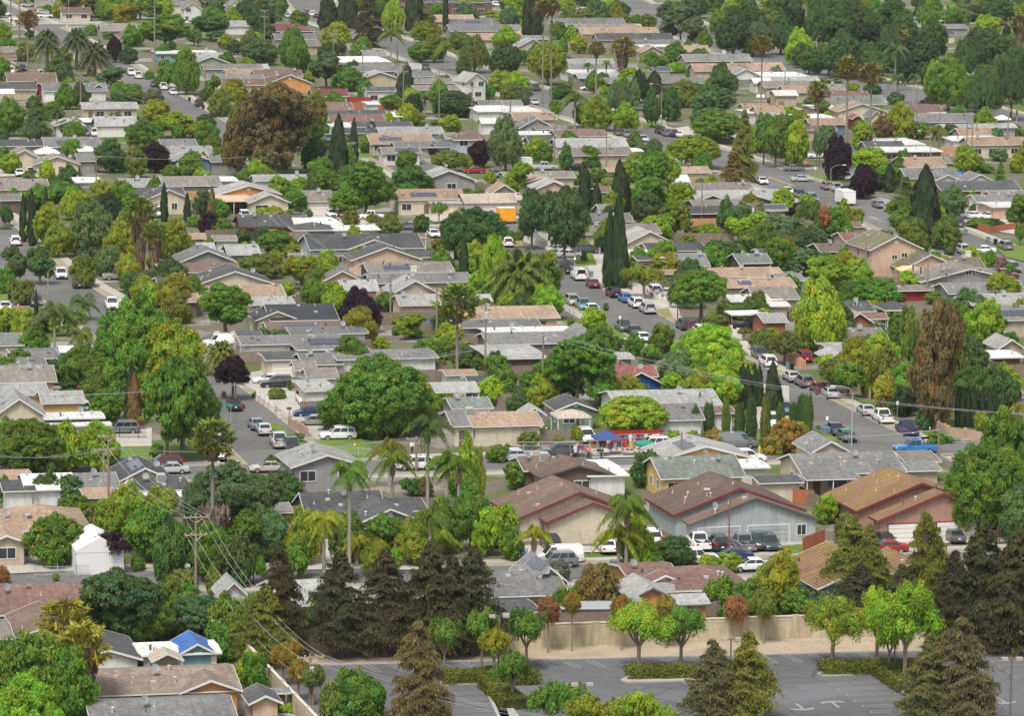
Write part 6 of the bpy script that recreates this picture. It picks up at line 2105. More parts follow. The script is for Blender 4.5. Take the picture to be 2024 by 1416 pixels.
s 50 1340 1490 170 R lg
m 1150 980 1055 210 B ol
m 1450 965 1045 340 B wf | cream-flowered hedge behind the long tan-brown roof
m 1750 720 990 240 R g
m 1670 700 850 120 R lg
m 1950 925 1250 210 R g | round green tree left of the peach shed, lower left
m 1870 1000 1250 120 R lg
m 1110 1210 1310 210 B g
m 1490 1185 1300 130 B g
m 890 1262 1320 135 B rd
m 30 270 395 100 B rd
m 1350 700 800 220 R dg
m 1270 640 800 180 R g
m 1950 100 400 150 R dg
m 2000 200 420 100 R g
m 1060 200 300 120 B g
m 430 320 380 60 B yg
m 1680 880 1000 160 R g
s 552 1072 1300 95 K dk
s 525 1150 1315 110 K ol | greener redwood behind the power lines, left of the tan wall's corner
s 505 1180 1300 80 R g
s 672 1080 1303 112 K dk h | first dark redwood from the left in front of the tan wall
s 760 1076 1299 128 K dk h | second dark redwood from the left in front of the tan wall
s 850 1060 1300 120 K dk
s 935 1072 1296 132 K dk h | rightmost dark redwood of the clump before the tan wall, lower centre
s 892 1090 1300 110 K dk
s 825 1218 1470 122 K br | tall brown-tinged conifer at the bottom, left of the parking bays
s 878 1225 1340 75 V g
s 952 1205 1340 75 V g
s 976 1245 1352 60 V yg
s 1012 1288 1397 78 V g
s 1040 1208 1326 88 V g | broad vase-shaped tree left of the leaning lollipop tree
s 575 1265 1337 45 T or
s 560 1275 1357 52 T or
s 590 1305 1387 46 T or
s 618 1315 1397 54 T ol
s 700 1330 1450 120 R g | round green tree at the bottom edge left of the brown conifer
s 660 1350 1450 60 R ol
s 735 1350 1450 80 R g
s 498 1292 1370 62 R lg
n 270 1325 1420 150 R lg
n 890 120 330 130 R lg
n 1090 130 330 110 R lg
n 380 690 790 110 B yg
s 1083 1182 1292 46 T rd | reddest ball tree, standing at the left before the tan wall
s 1130 1172 1289 38 T or | leaning lollipop tree with a small golden crown
s 1228 1178 1287 50 T or
s 1316 1180 1283 48 T or
s 1454 1178 1272 52 T rd | reddish ball tree in front of the tan wall, right of the orange house
s 1509 1168 1274 52 T ol
s 1262 1198 1330 118 V lg | left of two vase-shaped trees on the long clipped hedge
s 1346 1203 1328 104 V g | right of two vase-shaped trees on the long clipped hedge
s 1406 1258 1430 105 K br | brown conifer at the bottom, left of the darker green one
s 1476 1240 1430 112 K ol | dark green conifer at the bottom, right of the brown one
s 1085 1350 1455 88 V g
s 1130 1353 1455 66 V g
s 1166 1376 1470 95 V yg
s 1215 1382 1470 66 V yg
s 1262 1370 1465 84 V lg
s 1312 1398 1480 56 V lg
s 1428 1145 1215 76 R g
s 1475 1150 1215 60 R g
s 1540 1095 1215 92 R yg | loose yellow-green tree left of the terracotta roof
s 1500 1140 1208 75 R yg
s 1572 1165 1220 80 R g
s 1180 1115 1218 80 R br | dark bronze-leaved bushy tree left of the bright orange house
s 1165 1140 1220 70 R br
s 1118 1163 1230 60 R g
s 1105 1112 1152 55 B gr
s 1330 1062 1120 88 R dg | dark rounded tree topped with purple flowers before the row of pickups
s 1252 1080 1128 52 R dg
s 1400 1100 1128 45 B lg
s 1440 1095 1130 55 R yg
s 1645 1185 1321 120 V lg | vase-shaped bright tree at the left end of the right-hand hedge
s 1732 1172 1320 98 V lg
s 1757 1225 1335 74 V yg
s 1788 1166 1357 130 V lg | tallest bright lime tree on the right-hand hedge
s 1680 1012 1205 125 K ol | broad olive-dark redwood hiding the terracotta roof
s 1715 1030 1215 90 K ol
s 1825 1004 1230 108 K ol
s 1935 1018 1282 135 K dk | tall dark redwood in front of the wall, right edge
s 2005 1035 1292 125 K dk
s 1882 1080 1290 95 K dk
s 1700 1110 1230 100 K dk
s 1780 1110 1250 90 K dk
s 1895 1212 1435 132 K br | tallest rust-tipped conifer at the bottom right
s 1835 1245 1435 108 K br | left one of two rust-tipped conifers at the bottom right
s 1960 1150 1290 90 K dk
p 620 440 560 60 B g
p 250 450 630 190 R g
p 330 470 640 90 R g
'''
for ln in TT.strip().split('\n'):
    ln, _, lab = ln.partition('|'); f = ln.split(); t = f[0]; x, top, base, w = map(float, f[1:5]); kind, c = f[5:7]; fl = ' '.join(f[7:]); k = TK(t)
    px, pt = T(t, x, top); _, pb = T(t, x, base); sk = None
    if 'skirt' in fl:
        H = (pb-pt)/S(G(px, pb)); sk = (H*(.68 if 'skirt2' not in fl else .3), w*k/S(G(px, pb))*.34)
    o = tree(px, pt, pb, w*k, kind, c, lab.strip() or None, sk, 't' if 'flagt' in fl else ('h' if 'h' == fl else ''))
    if 'flags' in fl:
        link('dead_fronds', proto('S', 'm', 1), o, loc=(.4, 0, .6), scale=(1.5, 1.5, 6.0), color=(.27, .22, .17))
    if 'flago' in fl or 'flagp' in fl:
        m = MB(); rr = random.Random(5); cr = [q for q in o.children if q.name.startswith('crown')]; s_ = cr[0].scale if cr else (1, 1, 1/.9); z0 = cr[0].location.z if cr else 0; n = 60 if 'flago' in fl else 260
        for i in range(n):
            d = Vector((rr.gauss(0, 1), rr.gauss(0, 1)-.4, rr.gauss(0, 1))).normalized(); r_ = .065 if 'flago' in fl else .028
            q = Vector((d.x*.86*(s_[0] if cr else 1), d.y*.86*(s_[1] if cr else 1), (.5+d.z*.42)*(s_[2] if cr else .9)+z0))
            m.hexa([q+Vector(v)*r_ for v in ((-1, -1, -.6), (1, -1, -.6), (1, 1, -.6), (-1, 1, -.6))], [q+Vector(v)*r_ for v in ((-.6, -.6, .8), (.6, -.6, .8), (.6, .6, .8), (-.6, .6, .8))])
        fo = m.build('oranges' if 'flago' in fl else 'flowers', mat('orange_fruit', (.7, .25, .02), .6) if 'flago' in fl else mat('purple_petals', (.28, .16, .5), .8), o); fo['kind'] = 'stuff'

# extra crowns that close up the dark grove and the far edge, then garden shrubs, small trees and back fences
rf = random.Random(11)
for q in 'd 280 60 330 300|d 560 60 430 300|d 800 180 480 280|d 980 220 560 260|d 1180 260 560 260|d 520 330 580 230|d 660 330 590 200|d 1130 420 650 220|d 880 380 640 220|d 300 330 520 160|d 150 120 420 240|d 1000 -20 250 260|d 1250 -40 180 240|d 650 -60 260 280|c 1950 150 440 220|c 1850 -20 240 220|d 1560 300 600 220|d 1850 420 800 240|d 1960 330 760 200|d 1640 250 520 240'.split('|'):
    f = q.split(); px, pt = T(f[0], float(f[1]), float(f[2])); _, pb = T(f[0], 0, float(f[3])); tree(px, pt, pb, float(f[4])*TK('a'), rf.choice('LLO'), rf.choice(['dg', 'dg', 'gg', 'dk']))
def clear(p, m=3.4, hr_=.62):
    return not (any(segd(p, Q) < h2+(m if wk else 1) for Q, h2, _, wk in ROADS) or any(math.hypot(p.x-hx, p.y-hy) < hr*hr_ for hx, hy, hr, A_ in HOUSES))
KEEP = [(1005, 1060, 1640, 1125), (440, 700, 640, 860), (1160, 870, 1310, 915), (580, 1255, 2024, 1416), (1720, 1040, 2024, 1125), (560, 1060, 860, 1135), (0, 1095, 160, 1140), (150, 850, 310, 925), (620, 860, 745, 912)]
inkeep = lambda px, py: any(x0 < px < x1 and y0 < py < y1 for x0, y0, x1, y1 in KEEP)
HUES = ['g', 'g', 'g', 'dg', 'lg', 'ol', 'yg', 'gg', 'lg']
nsh = nfe = 0
for x, y, w, py, skip in FRONT:
    if skip or py > 800: continue
    if rf.random() < .42 and nfe < 70:
        a = Vector((x-w*.55, y-2.2-rf.random()*1.5, 0)); b_ = a+Vector((w*1.1*math.cos(ANG), w*1.1*math.sin(ANG), 0)); q0, q1 = PX(a), PX(b_)
        if clear((a+b_)/2, 4, .3): fence([q0, q1], 1.8, rf.choice(['wood', 'wood', 'wood', 'tan'])); nfe += 1
    for k in range(2 if py < 560 else 1):
        if rf.random() > .55 or nsh > 165: continue
        p = Vector((x+rf.uniform(-.5, .5)*w, y-rf.uniform(1.5, 4.5), 0)); px, pb = PX(p); s_ = S(p); ww = rf.uniform(2, 4.2); h = rf.uniform(1.3, 2.4)
        if inkeep(px, pb) or not clear(p, 3.4, .35): continue
        tree(px, pb-h*s_, pb, ww*s_, 'B', rf.choice(HUES)); nsh += 1
nf = 0; cnt = {}
for it in range(9000):
    if nf >= 480: break
    px = rf.uniform(-10, 2034); py = rf.uniform(-6, 60) if it % 6 == 0 else (1060 if it % 5 == 1 else 820)*rf.random()**1.1; p = G(px, py)
    if inkeep(px, py) or not clear(p): continue
    if any(math.hypot(p.x-q.x, p.y-q.y) < ww*.36 for q, ww in TREES): continue
    s_ = S(p); far_ = py < 62; w = rf.uniform(5, 9) if far_ else (rf.uniform(2.4, 6.5) if py < 820 else rf.uniform(1.6, 3.4)); h = w*rf.uniform(.75, 1.1); kd = rf.choice('GGGLO')
    if cnt.get(kd, 0) > 270: kd = 'L'
    cnt[kd] = cnt.get(kd, 0)+1; tree(px, py-h*s_, py, w*s_, kd, rf.choice(HUES)); nf += 1
# ---------------------------------------------------------------- vehicles: tile x y(lowest point) kind colour heading | label
VT = '''
l 245 228 sedan silver A
l 340 270 suv gray A
l 455 318 sedan maroon A
l 545 356 sedan silver A | silver sedan nearest to the viewer in the line behind the grey SUV, right street side
l 820 490 sedan silver A
l 950 552 pickup white A | white pickup parked between the silver sedan and the navy pickup
l 1140 648 pickup navy A | navy blue pickup parked at the corner by the long grey roof
l 60 114 suv white A
l 668 690 sedan dkgray F | dark grey car beside the green street sign at the corner
l 585 640 sedan navy F
l 180 485 suv bluegray F
l 95 580 suv white F
l 1195 778 pickup blue L | bright blue pickup just behind the long grey roof
l 335 74 suv red A | red SUV behind the pink stepped wall
l 1095 1418 suv white A | white SUV with its bonnet raised before the brownish-pink garage
p 970 138 sedan black F
p 1310 105 sedan gray A
p 1500 104 sedan dkgray A
p 975 178 sedan red L
p 70 168 suv dkgreen F | dark green truck parked nose out beside the lawn
o 385 288 suv gray L | grey SUV parked in the street before the white van
o 410 262 van white L | white van behind the grey SUV on the cream house's driveway
o 775 186 sedan white A
o 345 165 suv black A
o 1640 168 suv black A
o 1835 175 pickup gray A
o 1960 160 pickup dkgreen F
o 1740 245 sedan navy L
o 1445 270 pickup white R
o 1490 165 pickup white A
o 850 372 pickup black R
o 1890 320 sedan white L
o 1120 120 suv white A
k 60 835 sedan silver L
k 405 803 suv dkgray L | dark grey SUV parked beside the yard sale racks
k 1130 752 suv white L
k 620 700 suv white F
k 1775 738 van gray R
k 1860 850 suv white R
j 75 640 sedan silver A
j 15 600 sedan bluegray A
j 190 742 pickup silver A | silver pickup with a canopy in the left street
j 285 778 pickup dkgreen A | dark green pickup with a camper shell, nearest in the left street
j 385 404 suv white F | white SUV parked nose out in the walled driveway
j 440 495 sedan navy L
j 460 565 sedan taupe L
j 650 672 suv white L | long white SUV under the big round green tree
j 180 272 suv black L
j 190 180 van white A
j 120 240 sedan white L
j 110 925 sedan beige L
j 1240 905 suv white L
j 1990 830 sedan white L
i 1790 450 sedan black A | black sedan at the foot of the dark purple street tree
i 1665 834 sedan white F
i 1640 745 suv white F
i 1250 897 suv maroon L | dark red car under the tall dark ragged tree
i 920 912 sedan teal L | dark teal sedan in front of the fenced lawn, left
i 925 628 suv gray L
i 560 475 suv white L
i 110 915 sedan dkgray L
i 440 905 sedan dkgray L
i 1300 935 sedan silver L
e 105 536 suv white A | white SUV alone on the street at the left edge
e 590 865 suv black A
e 455 792 suv white F
e 845 1030 pickup white F
e 910 798 pickup taupe L | taupe pickup behind the white picket fence, left
e 850 756 suv gray L
e 265 1005 suv dkgray F
e 25 1045 sedan white F
e 1690 1322 van white L
e 1830 1390 suv gray A
e 1875 336 suv white F
e 1210 318 van white F
e 1320 955 suv silver R
f 600 316 sedan white F
f 690 326 pickup maroon F | dark red pickup nose out under the broad bright green tree
f 905 336 pickup white L | white pickup under the broad bright green tree
f 1200 410 sedan gray L
f 1385 474 sedan white F
f 1950 546 suv white A | white SUV driving on the main street above the big date palm
f 980 400 sedan silver L
f 320 335 sedan gray L
f 215 1378 sedan yellow L | yellow car in front of the long white house
g 455 752 sedan black A
g 560 805 van white A | white van behind the dark red sedan on the main street
g 670 862 sedan maroon A | dark red sedan behind the traffic cone on the main street
g 828 936 suv black A | black SUV on the main street beneath the twin tall cypresses
g 922 976 sedan blue A | bright blue sports car in the main street's right-hand row
g 1003 1018 suv white A
g 1092 1062 minivan silver A | silver minivan at the near end of the main street's right-hand row
g 515 1000 suv beige F
g 595 1036 pickup green F | turquoise-green classic pickup on the main street's left side
g 665 1060 sedan white F
g 905 1205 pickup dkgray F | dark pickup parked nose-on below the turquoise one
g 995 1232 sedan dkgreen F
g 1060 1288 sedan white F
g 1375 1188 suv dkgreen A
g 1440 1212 pickup maroon A
g 1500 1235 suv white A
g 1235 928 sedan white L
g 1145 918 suv white A
g 1220 730 sedan silver L
g 625 590 suv dkgray R
g 490 628 sedan silver R
g 405 590 sedan silver R
g 1880 1190 pickup black R
g 1960 1416 suv dkgray F
h 15 62 sedan white F
h 210 140 sedan white F
h 305 170 suv dkgray F
h 400 200 suv gray F
h 512 104 suv taupe A
h 590 124 pickup silver A
h 668 146 pickup dkgray A | dark grey pickup behind the white box trailer
h 912 246 sedan gray A | grey sedan alone beside the traffic cone, right-hand street
h 1005 282 sedan white A
h 1890 572 suv gray A | grey SUV driving at the right edge past the wheeled bins
h 1625 326 sedan white L
h 1750 330 sedan white L
h 1865 796 pickup maroon R
h 1950 742 suv gray F
h 1575 605 suv silver F
h 1710 595 sedan white L
h 1515 395 suv dkgray A
d 260 1320 sedan gray R | dark grey sedan crossing in front of the stop sign
d 320 1402 sedan silver R
d 195 1218 sedan red L | red sports car behind the low brick piers
d 430 1222 suv white L
d 665 1395 suv white F
d 1450 138 suv white L
d 1480 165 suv silver L
d 1285 795 suv dkgray L
d 645 1290 suv dkgray L
c 865 98 suv white L
c 675 75 sedan white L
c 625 74 sedan silver L
c 540 25 sedan white L
c 230 703 pickup dkgray A | dark grey pickup at the foot of the very slender fan palms
c 155 650 suv silver F
c 215 808 sedan silver F
c 1190 1035 suv black A
c 1235 1052 suv gray A
c 1285 1058 suv navy A
c 1325 1060 sedan white A
c 870 1050 suv dkgray F
c 930 1062 suv gray F
c 990 1080 sedan silver F
c 1060 1095 sedan silver F
c 1690 1076 suv white L
c 1030 852 sedan gray L
c 300 1312 pickup silver L
c 540 1312 sedan black L
c 640 696 sedan white L
c 1830 432 suv white L
b 235 40 suv white A
b 205 126 suv dkgray F
b 262 137 sedan silver F
b 316 162 sedan silver F
b 415 112 suv dkgray A
b 450 124 suv white A
b 487 138 sedan maroon A
b 1430 92 suv dkgray R
b 1520 92 sedan black R
b 1595 92 sedan white R
b 1770 88 sedan silver R
b 1880 48 suv white R
b 1950 50 sedan blue R
b 1700 1337 sedan red L | bright red car behind the pale-roofed grey gabled house
b 1860 1374 suv gray F
b 580 1098 suv bluegray F
b 1330 540 suv dkgray F
a 35 122 suv white R
a 120 158 sedan white R
a 320 108 sedan silver L
a 345 135 sedan white L
a 210 50 sedan silver L
a 70 572 van white F
a 165 548 suv black F
a 430 510 van white L
a 350 560 sedan white L
a 690 578 sedan maroon F
a 1000 582 pickup white F
a 1055 607 pickup white A
a 1180 672 suv dkgray F
a 1250 694 pickup white A
a 1325 732 sedan white F
a 1410 706 pickup dkgray L
a 1525 824 pickup black A
a 1660 892 suv dkgray A
a 440 792 sedan white F
a 640 1052 suv gray F
a 720 1052 suv white F
a 80 1335 suv white F
a 140 1362 sedan white F
a 225 1347 sedan white F
a 1460 1334 sedan red L
a 1650 1325 suv black R
a 1810 1312 suv gray L
a 1920 1342 sedan white L
'''
for ln in VT.strip().split('\n'):
    ln, _, lab = ln.partition('|'); f = ln.split(); px, py = T(f[0], float(f[1]), float(f[2])); car(px, py, f[3], f[4], f[5], lab.strip() or None)
# ---------------------------------------------------------------- utility poles and wires: key tile x top base arms [tr]
PT = '''
A m 1505 -150 600 2
B m 1912 478 930 2 | nearest but one utility pole on the slanting line at the lower left
C n 440 930 1340 2 tr | nearest utility pole with a grey transformer at the bottom left
D i 835 600 1300 1
E i 797 710 1090 1
F j 1255 630 905 1
G k 280 -170 440 1 | utility pole beside the big spreading tree and metal shed
H k 1345 590 960 0 | bare brown pole in front of the yellow gabled house
I l 1360 560 885 0
J f 730 575 885 0
K f 420 410 655 0
L f 138 262 450 1 tr
M f 1057 750 1110 0
N f 1412 840 1270 1
O f 1785 970 1520 1 tr | dark pole with a white transformer right of the solitary fan palm
P f 883 610 770 0
Q h 347 335 545 1
R h 803 500 835 1
S h 1278 670 950 1
U h 1783 860 1035 1
V g 1503 50 385 1
W g 1893 190 400 1 tr
X c 770 190 360 1 tr
Y c 770 1010 1340 1
Z c 370 885 1300 1
a c 1040 1240 1560 0
b c 1270 320 460 1 tr
c c 1548 380 595 0
d c 1838 460 615 1
e c 30 770 965 1
f c 1005 240 455 1
g b 88 70 375 2
h b 618 250 460 2
i b 842 335 705 0
j b 1155 480 850 2
k b 1430 545 945 1
l b 1683 660 1010 1
m b 745 1090 1285 1
n b 1980 770 980 1
o a 620 550 895 1
p a 1575 0 240 1
q a 1750 0 240 1
r a 740 1190 1500 1
s a 1105 770 960 0
t a 1578 500 720 0
u d 1205 640 800 1
v d 1195 860 1065 1
w d 1370 800 1115 1
x d 1893 830 1205 1
y d 1620 950 1235 0
z d 1410 20 215 1 tr
1 d 1900 130 290 0
2 d 182 540 745 0
3 d 495 650 885 0
4 d 1578 920 1235 0
5 b 290 140 300 0
6 a 1490 0 150 1
'''
for ln in PT.strip().split('\n'):
    ln, _, lab = ln.partition('|'); f = ln.split(); t = f[1]; px, top = T(t, float(f[2]), float(f[3])); _, base = T(t, 0, float(f[4]))
    upole(f[0], px, top, base, {'0': (), '1': ((.35, 2.6),), '2': ((.35, 2.6), (2.2, 2.4))}[f[5]], 'tr' in f[6:], lab.strip() or None)
    if f[5] == '0':
        p = G(px, base); ARMS[f[0]] = [p+Vector((dx, 0, (base-top)/S(p)-.3)) for dx in (-.2, .2, 0)]
far = lambda t, x, y, h: [G(*T(t, x, y), h)+Vector((dx, 0, 0)) for dx in (-1.1, .2, 1.1)]
ARMS['offA'] = far('i', 1050, 480, 9); ARMS['offB'] = far('o', 700, 1480, 6)
ARMS['offC'] = far('i', -80, 780, 9); ARMS['offD'] = far('l', 2150, 700, 9); ARMS['offE'] = far('i', -60, 330, 9); ARMS['offF'] = far('l', 2150, 470, 9); ARMS['offG'] = far('l', 2200, 800, 9)
for k1, k2, n in [('D', 'A', 3), ('E', 'A', 2), ('A', 'B', 4), ('B', 'C', 4), ('C', 'offB', 5), ('offC', 'E', 3), ('E', 'F', 2), ('F', 'H', 3), ('H', 'I', 3), ('I', 'offG', 3), ('offE', 'G', 3), ('G', 'offF', 3), ('J', 'M', 2), ('L', 'J', 2), ('K', 'J', 2), ('M', 'N', 2), ('N', 'O', 2), ('P', 'O', 2), ('O', 'G', 2),
                  ('V', 'Q', 3), ('W', 'Q', 3), ('Q', 'R', 2), ('R', 'S', 2), ('S', 'U', 2), ('Y', 'a', 3), ('a', 'V', 3), ('Z', 'Y', 2), ('m', 'Z', 3), ('r', 'm', 3), ('j', 'k', 2), ('k', 'l', 2), ('l', 'n', 2), ('n', 'Z', 2), ('g', 'h', 3), ('h', 'i', 2), ('i', 'j', 2), ('X', 'b', 2), ('d', 'u', 2), ('u', 'v', 2), ('v', 'w', 1), ('w', 'x', 2), ('z', '1', 3), ('p', 'q', 2), ('o', 's', 2), ('L', 'K', 2), ('b', 'd', 2), ('f', 'X', 2)]:
    span(k1, k2, n)
# ---------------------------------------------------------------- lamps
for px, top, base, sd, m, lab in [(1440, 965, 1102, -1, M_RUST, 'street lamp on a rust-red pole before the blue-grey garages'), (1683, 762, 882, -1, M_GALV, 'street lamp at the corner beside the long grey roof'), (466, 655, 792, -1, M_ARM, 'street lamp beside the dark purple street tree'), (1339, 508, 633, -1, M_RUST, 'street lamp left of the round green street tree'),
                                  (95, 527, 580, 1, M_ARM, None), (1307, 165, 250, -1, M_ARM, None), (1366, 237, 262, 1, M_GALV, None), (1614, 70, 102, 1, M_GALV, None), (1958, 108, 128, -1, M_GALV, None), (1026, 116, 152, 1, M_ARM, None), (1838, 258, 330, -1, M_ARM, None), (117, 420, 470, -1, M_ARM, None), (136, -10, 50, -1, M_GALV, None), (1640, 325, 440, 1, M_ARM, None)]:
    slamp(px, top, base, sd, m, lab)
def lotlamp(px, top, base, label):
    p = G(px, base); H = (base-top)/S(p); r = link('parking_lot_lamp', None, loc=p, rot=ANG*.5)
    b = MB(); b.box(-.07, .07, -.07, .07, .5, H-.1); b.build('pole', M_BRZ, r); b = MB(); b.tube([(0, 0, 0), (0, 0, .6)], .28, 12); b.build('base', M_CONC, r); b = MB(); b.box(-.5, .5, -.04, .04, H-.2, H-.12); b.build('arm', M_BRZ, r)
    for s in (-1, 1):
        b = MB(); x0, x1 = sorted((s*.38, s*.98)); b.box(x0, x1, -.22, .22, H-.28, H-.02); hd = b.build('lamp_head', mat('lamp_housing', (.36, .31, .27), .6), r); b = MB(); b.box(x0+.06, x1-.06, -.16, .16, H-.30, H-.28); b.build('lens', M_HEAD, hd)
    tag(r, 'double-headed parking lot lamp', 'lamp post', 'parking lot lamps', label)
for q in [(985, 1213, 1345, 'double-headed lot lamp left of the leaning lollipop tree'), (1149, 1348, 1470, 'double-headed lot lamp at the bottom edge, centre'), (1443, 1259, 1370, 'double-headed lot lamp between the two bottom conifers'), (1767, 1194, 1340, 'double-headed lot lamp inside the bright lime trees'), (1996, 1297, 1440, 'double-headed lot lamp at the right edge')]: lotlamp(*q)
# ---------------------------------------------------------------- street signs
M_SGREEN = mat('sign_green', (.02, .25, .13), .5, var=0); M_SRED = mat('sign_red', (.55, .015, .02), .45, var=0); M_SWHITE = mat('sign_white', (.75, .75, .75), .5, var=0)
def text(s, size, m, par, loc, rot=(math.pi/2, 0, 0)):
    c = bpy.data.curves.new('lettering', 'FONT'); c.body = s; c.size = size; c.align_x = 'CENTER'; c.align_y = 'CENTER'; c.extrude = .004; c.materials.append(m)
    t_ = bpy.data.objects.new('t', c); COL.objects.link(t_); bpy.context.view_layer.update(); me = bpy.data.meshes.new_from_object(t_); bpy.data.objects.remove(t_)
    me.materials.clear(); me.materials.append(m); o = link('lettering', me, par, loc=loc); o.rotation_euler = rot; return o
def sign(px, top, base, kind, label):
    p = G(px, base); H = (base-top)/S(p); r = link({'stop': 'stop_sign', 'street': 'street_name_sign', 'plate': 'road_sign', 'yellow': 'warning_sign'}[kind], None, loc=p, rot=ANG*.3)
    b = MB(); b.tube([(0, 0, 0), (0, 0, H)], .035, 6); b.build('post', M_GALV, r); b = MB()
    if kind == 'stop':
        P = [(.38/math.cos(math.pi/8)*math.cos(math.pi/8+i*math.pi/4), .38/math.cos(math.pi/8)*math.sin(math.pi/8+i*math.pi/4)) for i in range(8)]
        for k, y0, y1, m, nm in ((1.0, -.05, -.04, M_SWHITE, 'sign_border'), (.92, -.06, -.051, M_SRED, 'sign_plate')):
            b = MB(); a = [(x*k, y1, H-.38+z*k) for x, z in P]; c = [(x*k, y0, H-.38+z*k) for x, z in P]; b.face(c); b.face(a[::-1]); [b.face([c[i], c[(i+1) % 8], a[(i+1) % 8], a[i]]) for i in range(8)]; b.build(nm, m, r)
        text('STOP', .27, M_SWHITE, r, (0, -.066, H-.38))
    elif kind == 'street': b.box(-1.0, .25, -.03, .03, H-.28, H); b.build('sign_plate', M_SGREEN, r)
    elif kind == 'yellow': b.hexa([(-.4, -.05, H-.45), (0, -.05, H-.9), (.4, -.05, H-.45), (0, -.05, H)], [(-.4, -.04, H-.45), (0, -.04, H-.9), (.4, -.04, H-.45), (0, -.04, H)]); b.build('sign_plate', mat('sign_yellow', (.75, .62, .02), .5, var=0), r)
    else: b.box(-.16, .16, -.05, -.035, H-.5, H); b.build('sign_plate', M_SWHITE, r)
    tag(r, {'stop': 'red octagonal stop sign', 'street': 'green street name sign', 'plate': 'small white road sign on a post', 'yellow': 'yellow diamond warning sign'}[kind], 'sign', None, label)
sign(1591, 318, 341, 'stop', 'red octagonal stop sign at the right-hand intersection'); sign(456, 798, 920, 'street', 'brown pole with a green street name sign in the left street'); sign(1678, 850, 880, 'street', 'green street name sign by the dark grey corner car')
for q in [(1611, 330, 348, 'plate'), (1773, 793, 832, 'plate'), (1634, 823, 862, 'plate'), (1225, 624, 658, 'plate'), (1306, 227, 252, 'plate'), (1136, 508, 528, 'plate'), (132, 48, 66, 'yellow'), (237, 590, 610, 'plate')]: sign(*q, None)
# traffic signals, top left and right
def signal(px, top, base, c, label):
    p = G(px, base); H = (base-top)/S(p); r = link('traffic_signal', None, loc=p); b = MB(); b.tube([(0, 0, 0), (0, 0, H)], .08, 6); b.build('pole', M_GALV, r); b = MB(); b.box(-.2, .2, -.45, -.1, H-.9, H+.3); h = b.build('signal_head', M_YEL if c == 'y' else M_BLK, r)
    for i, cc in enumerate(((.6, .02, .01), (.3, .2, .02), (.02, .2, .08))): b = MB(); z = H+.1-i*.36; b.tube([(0, -.46, z), (0, -.5, z)], .12, 10); b.build('lens', mat('signal_lens_%d' % i, cc, .3, var=0), h)
    tag(r, 'traffic signal on a grey pole', 'traffic signal', None, label)
signal(36, -2, 45, 'y', 'yellow-framed traffic signal at the upper left corner'); signal(71, 18, 60, 'k', 'traffic signal showing red at the upper left'); signal(2009, 220, 250, 'k', 'black traffic signal at the upper right edge'); signal(1206, 10, 25, 'k', 'dark traffic signal at the top intersection')
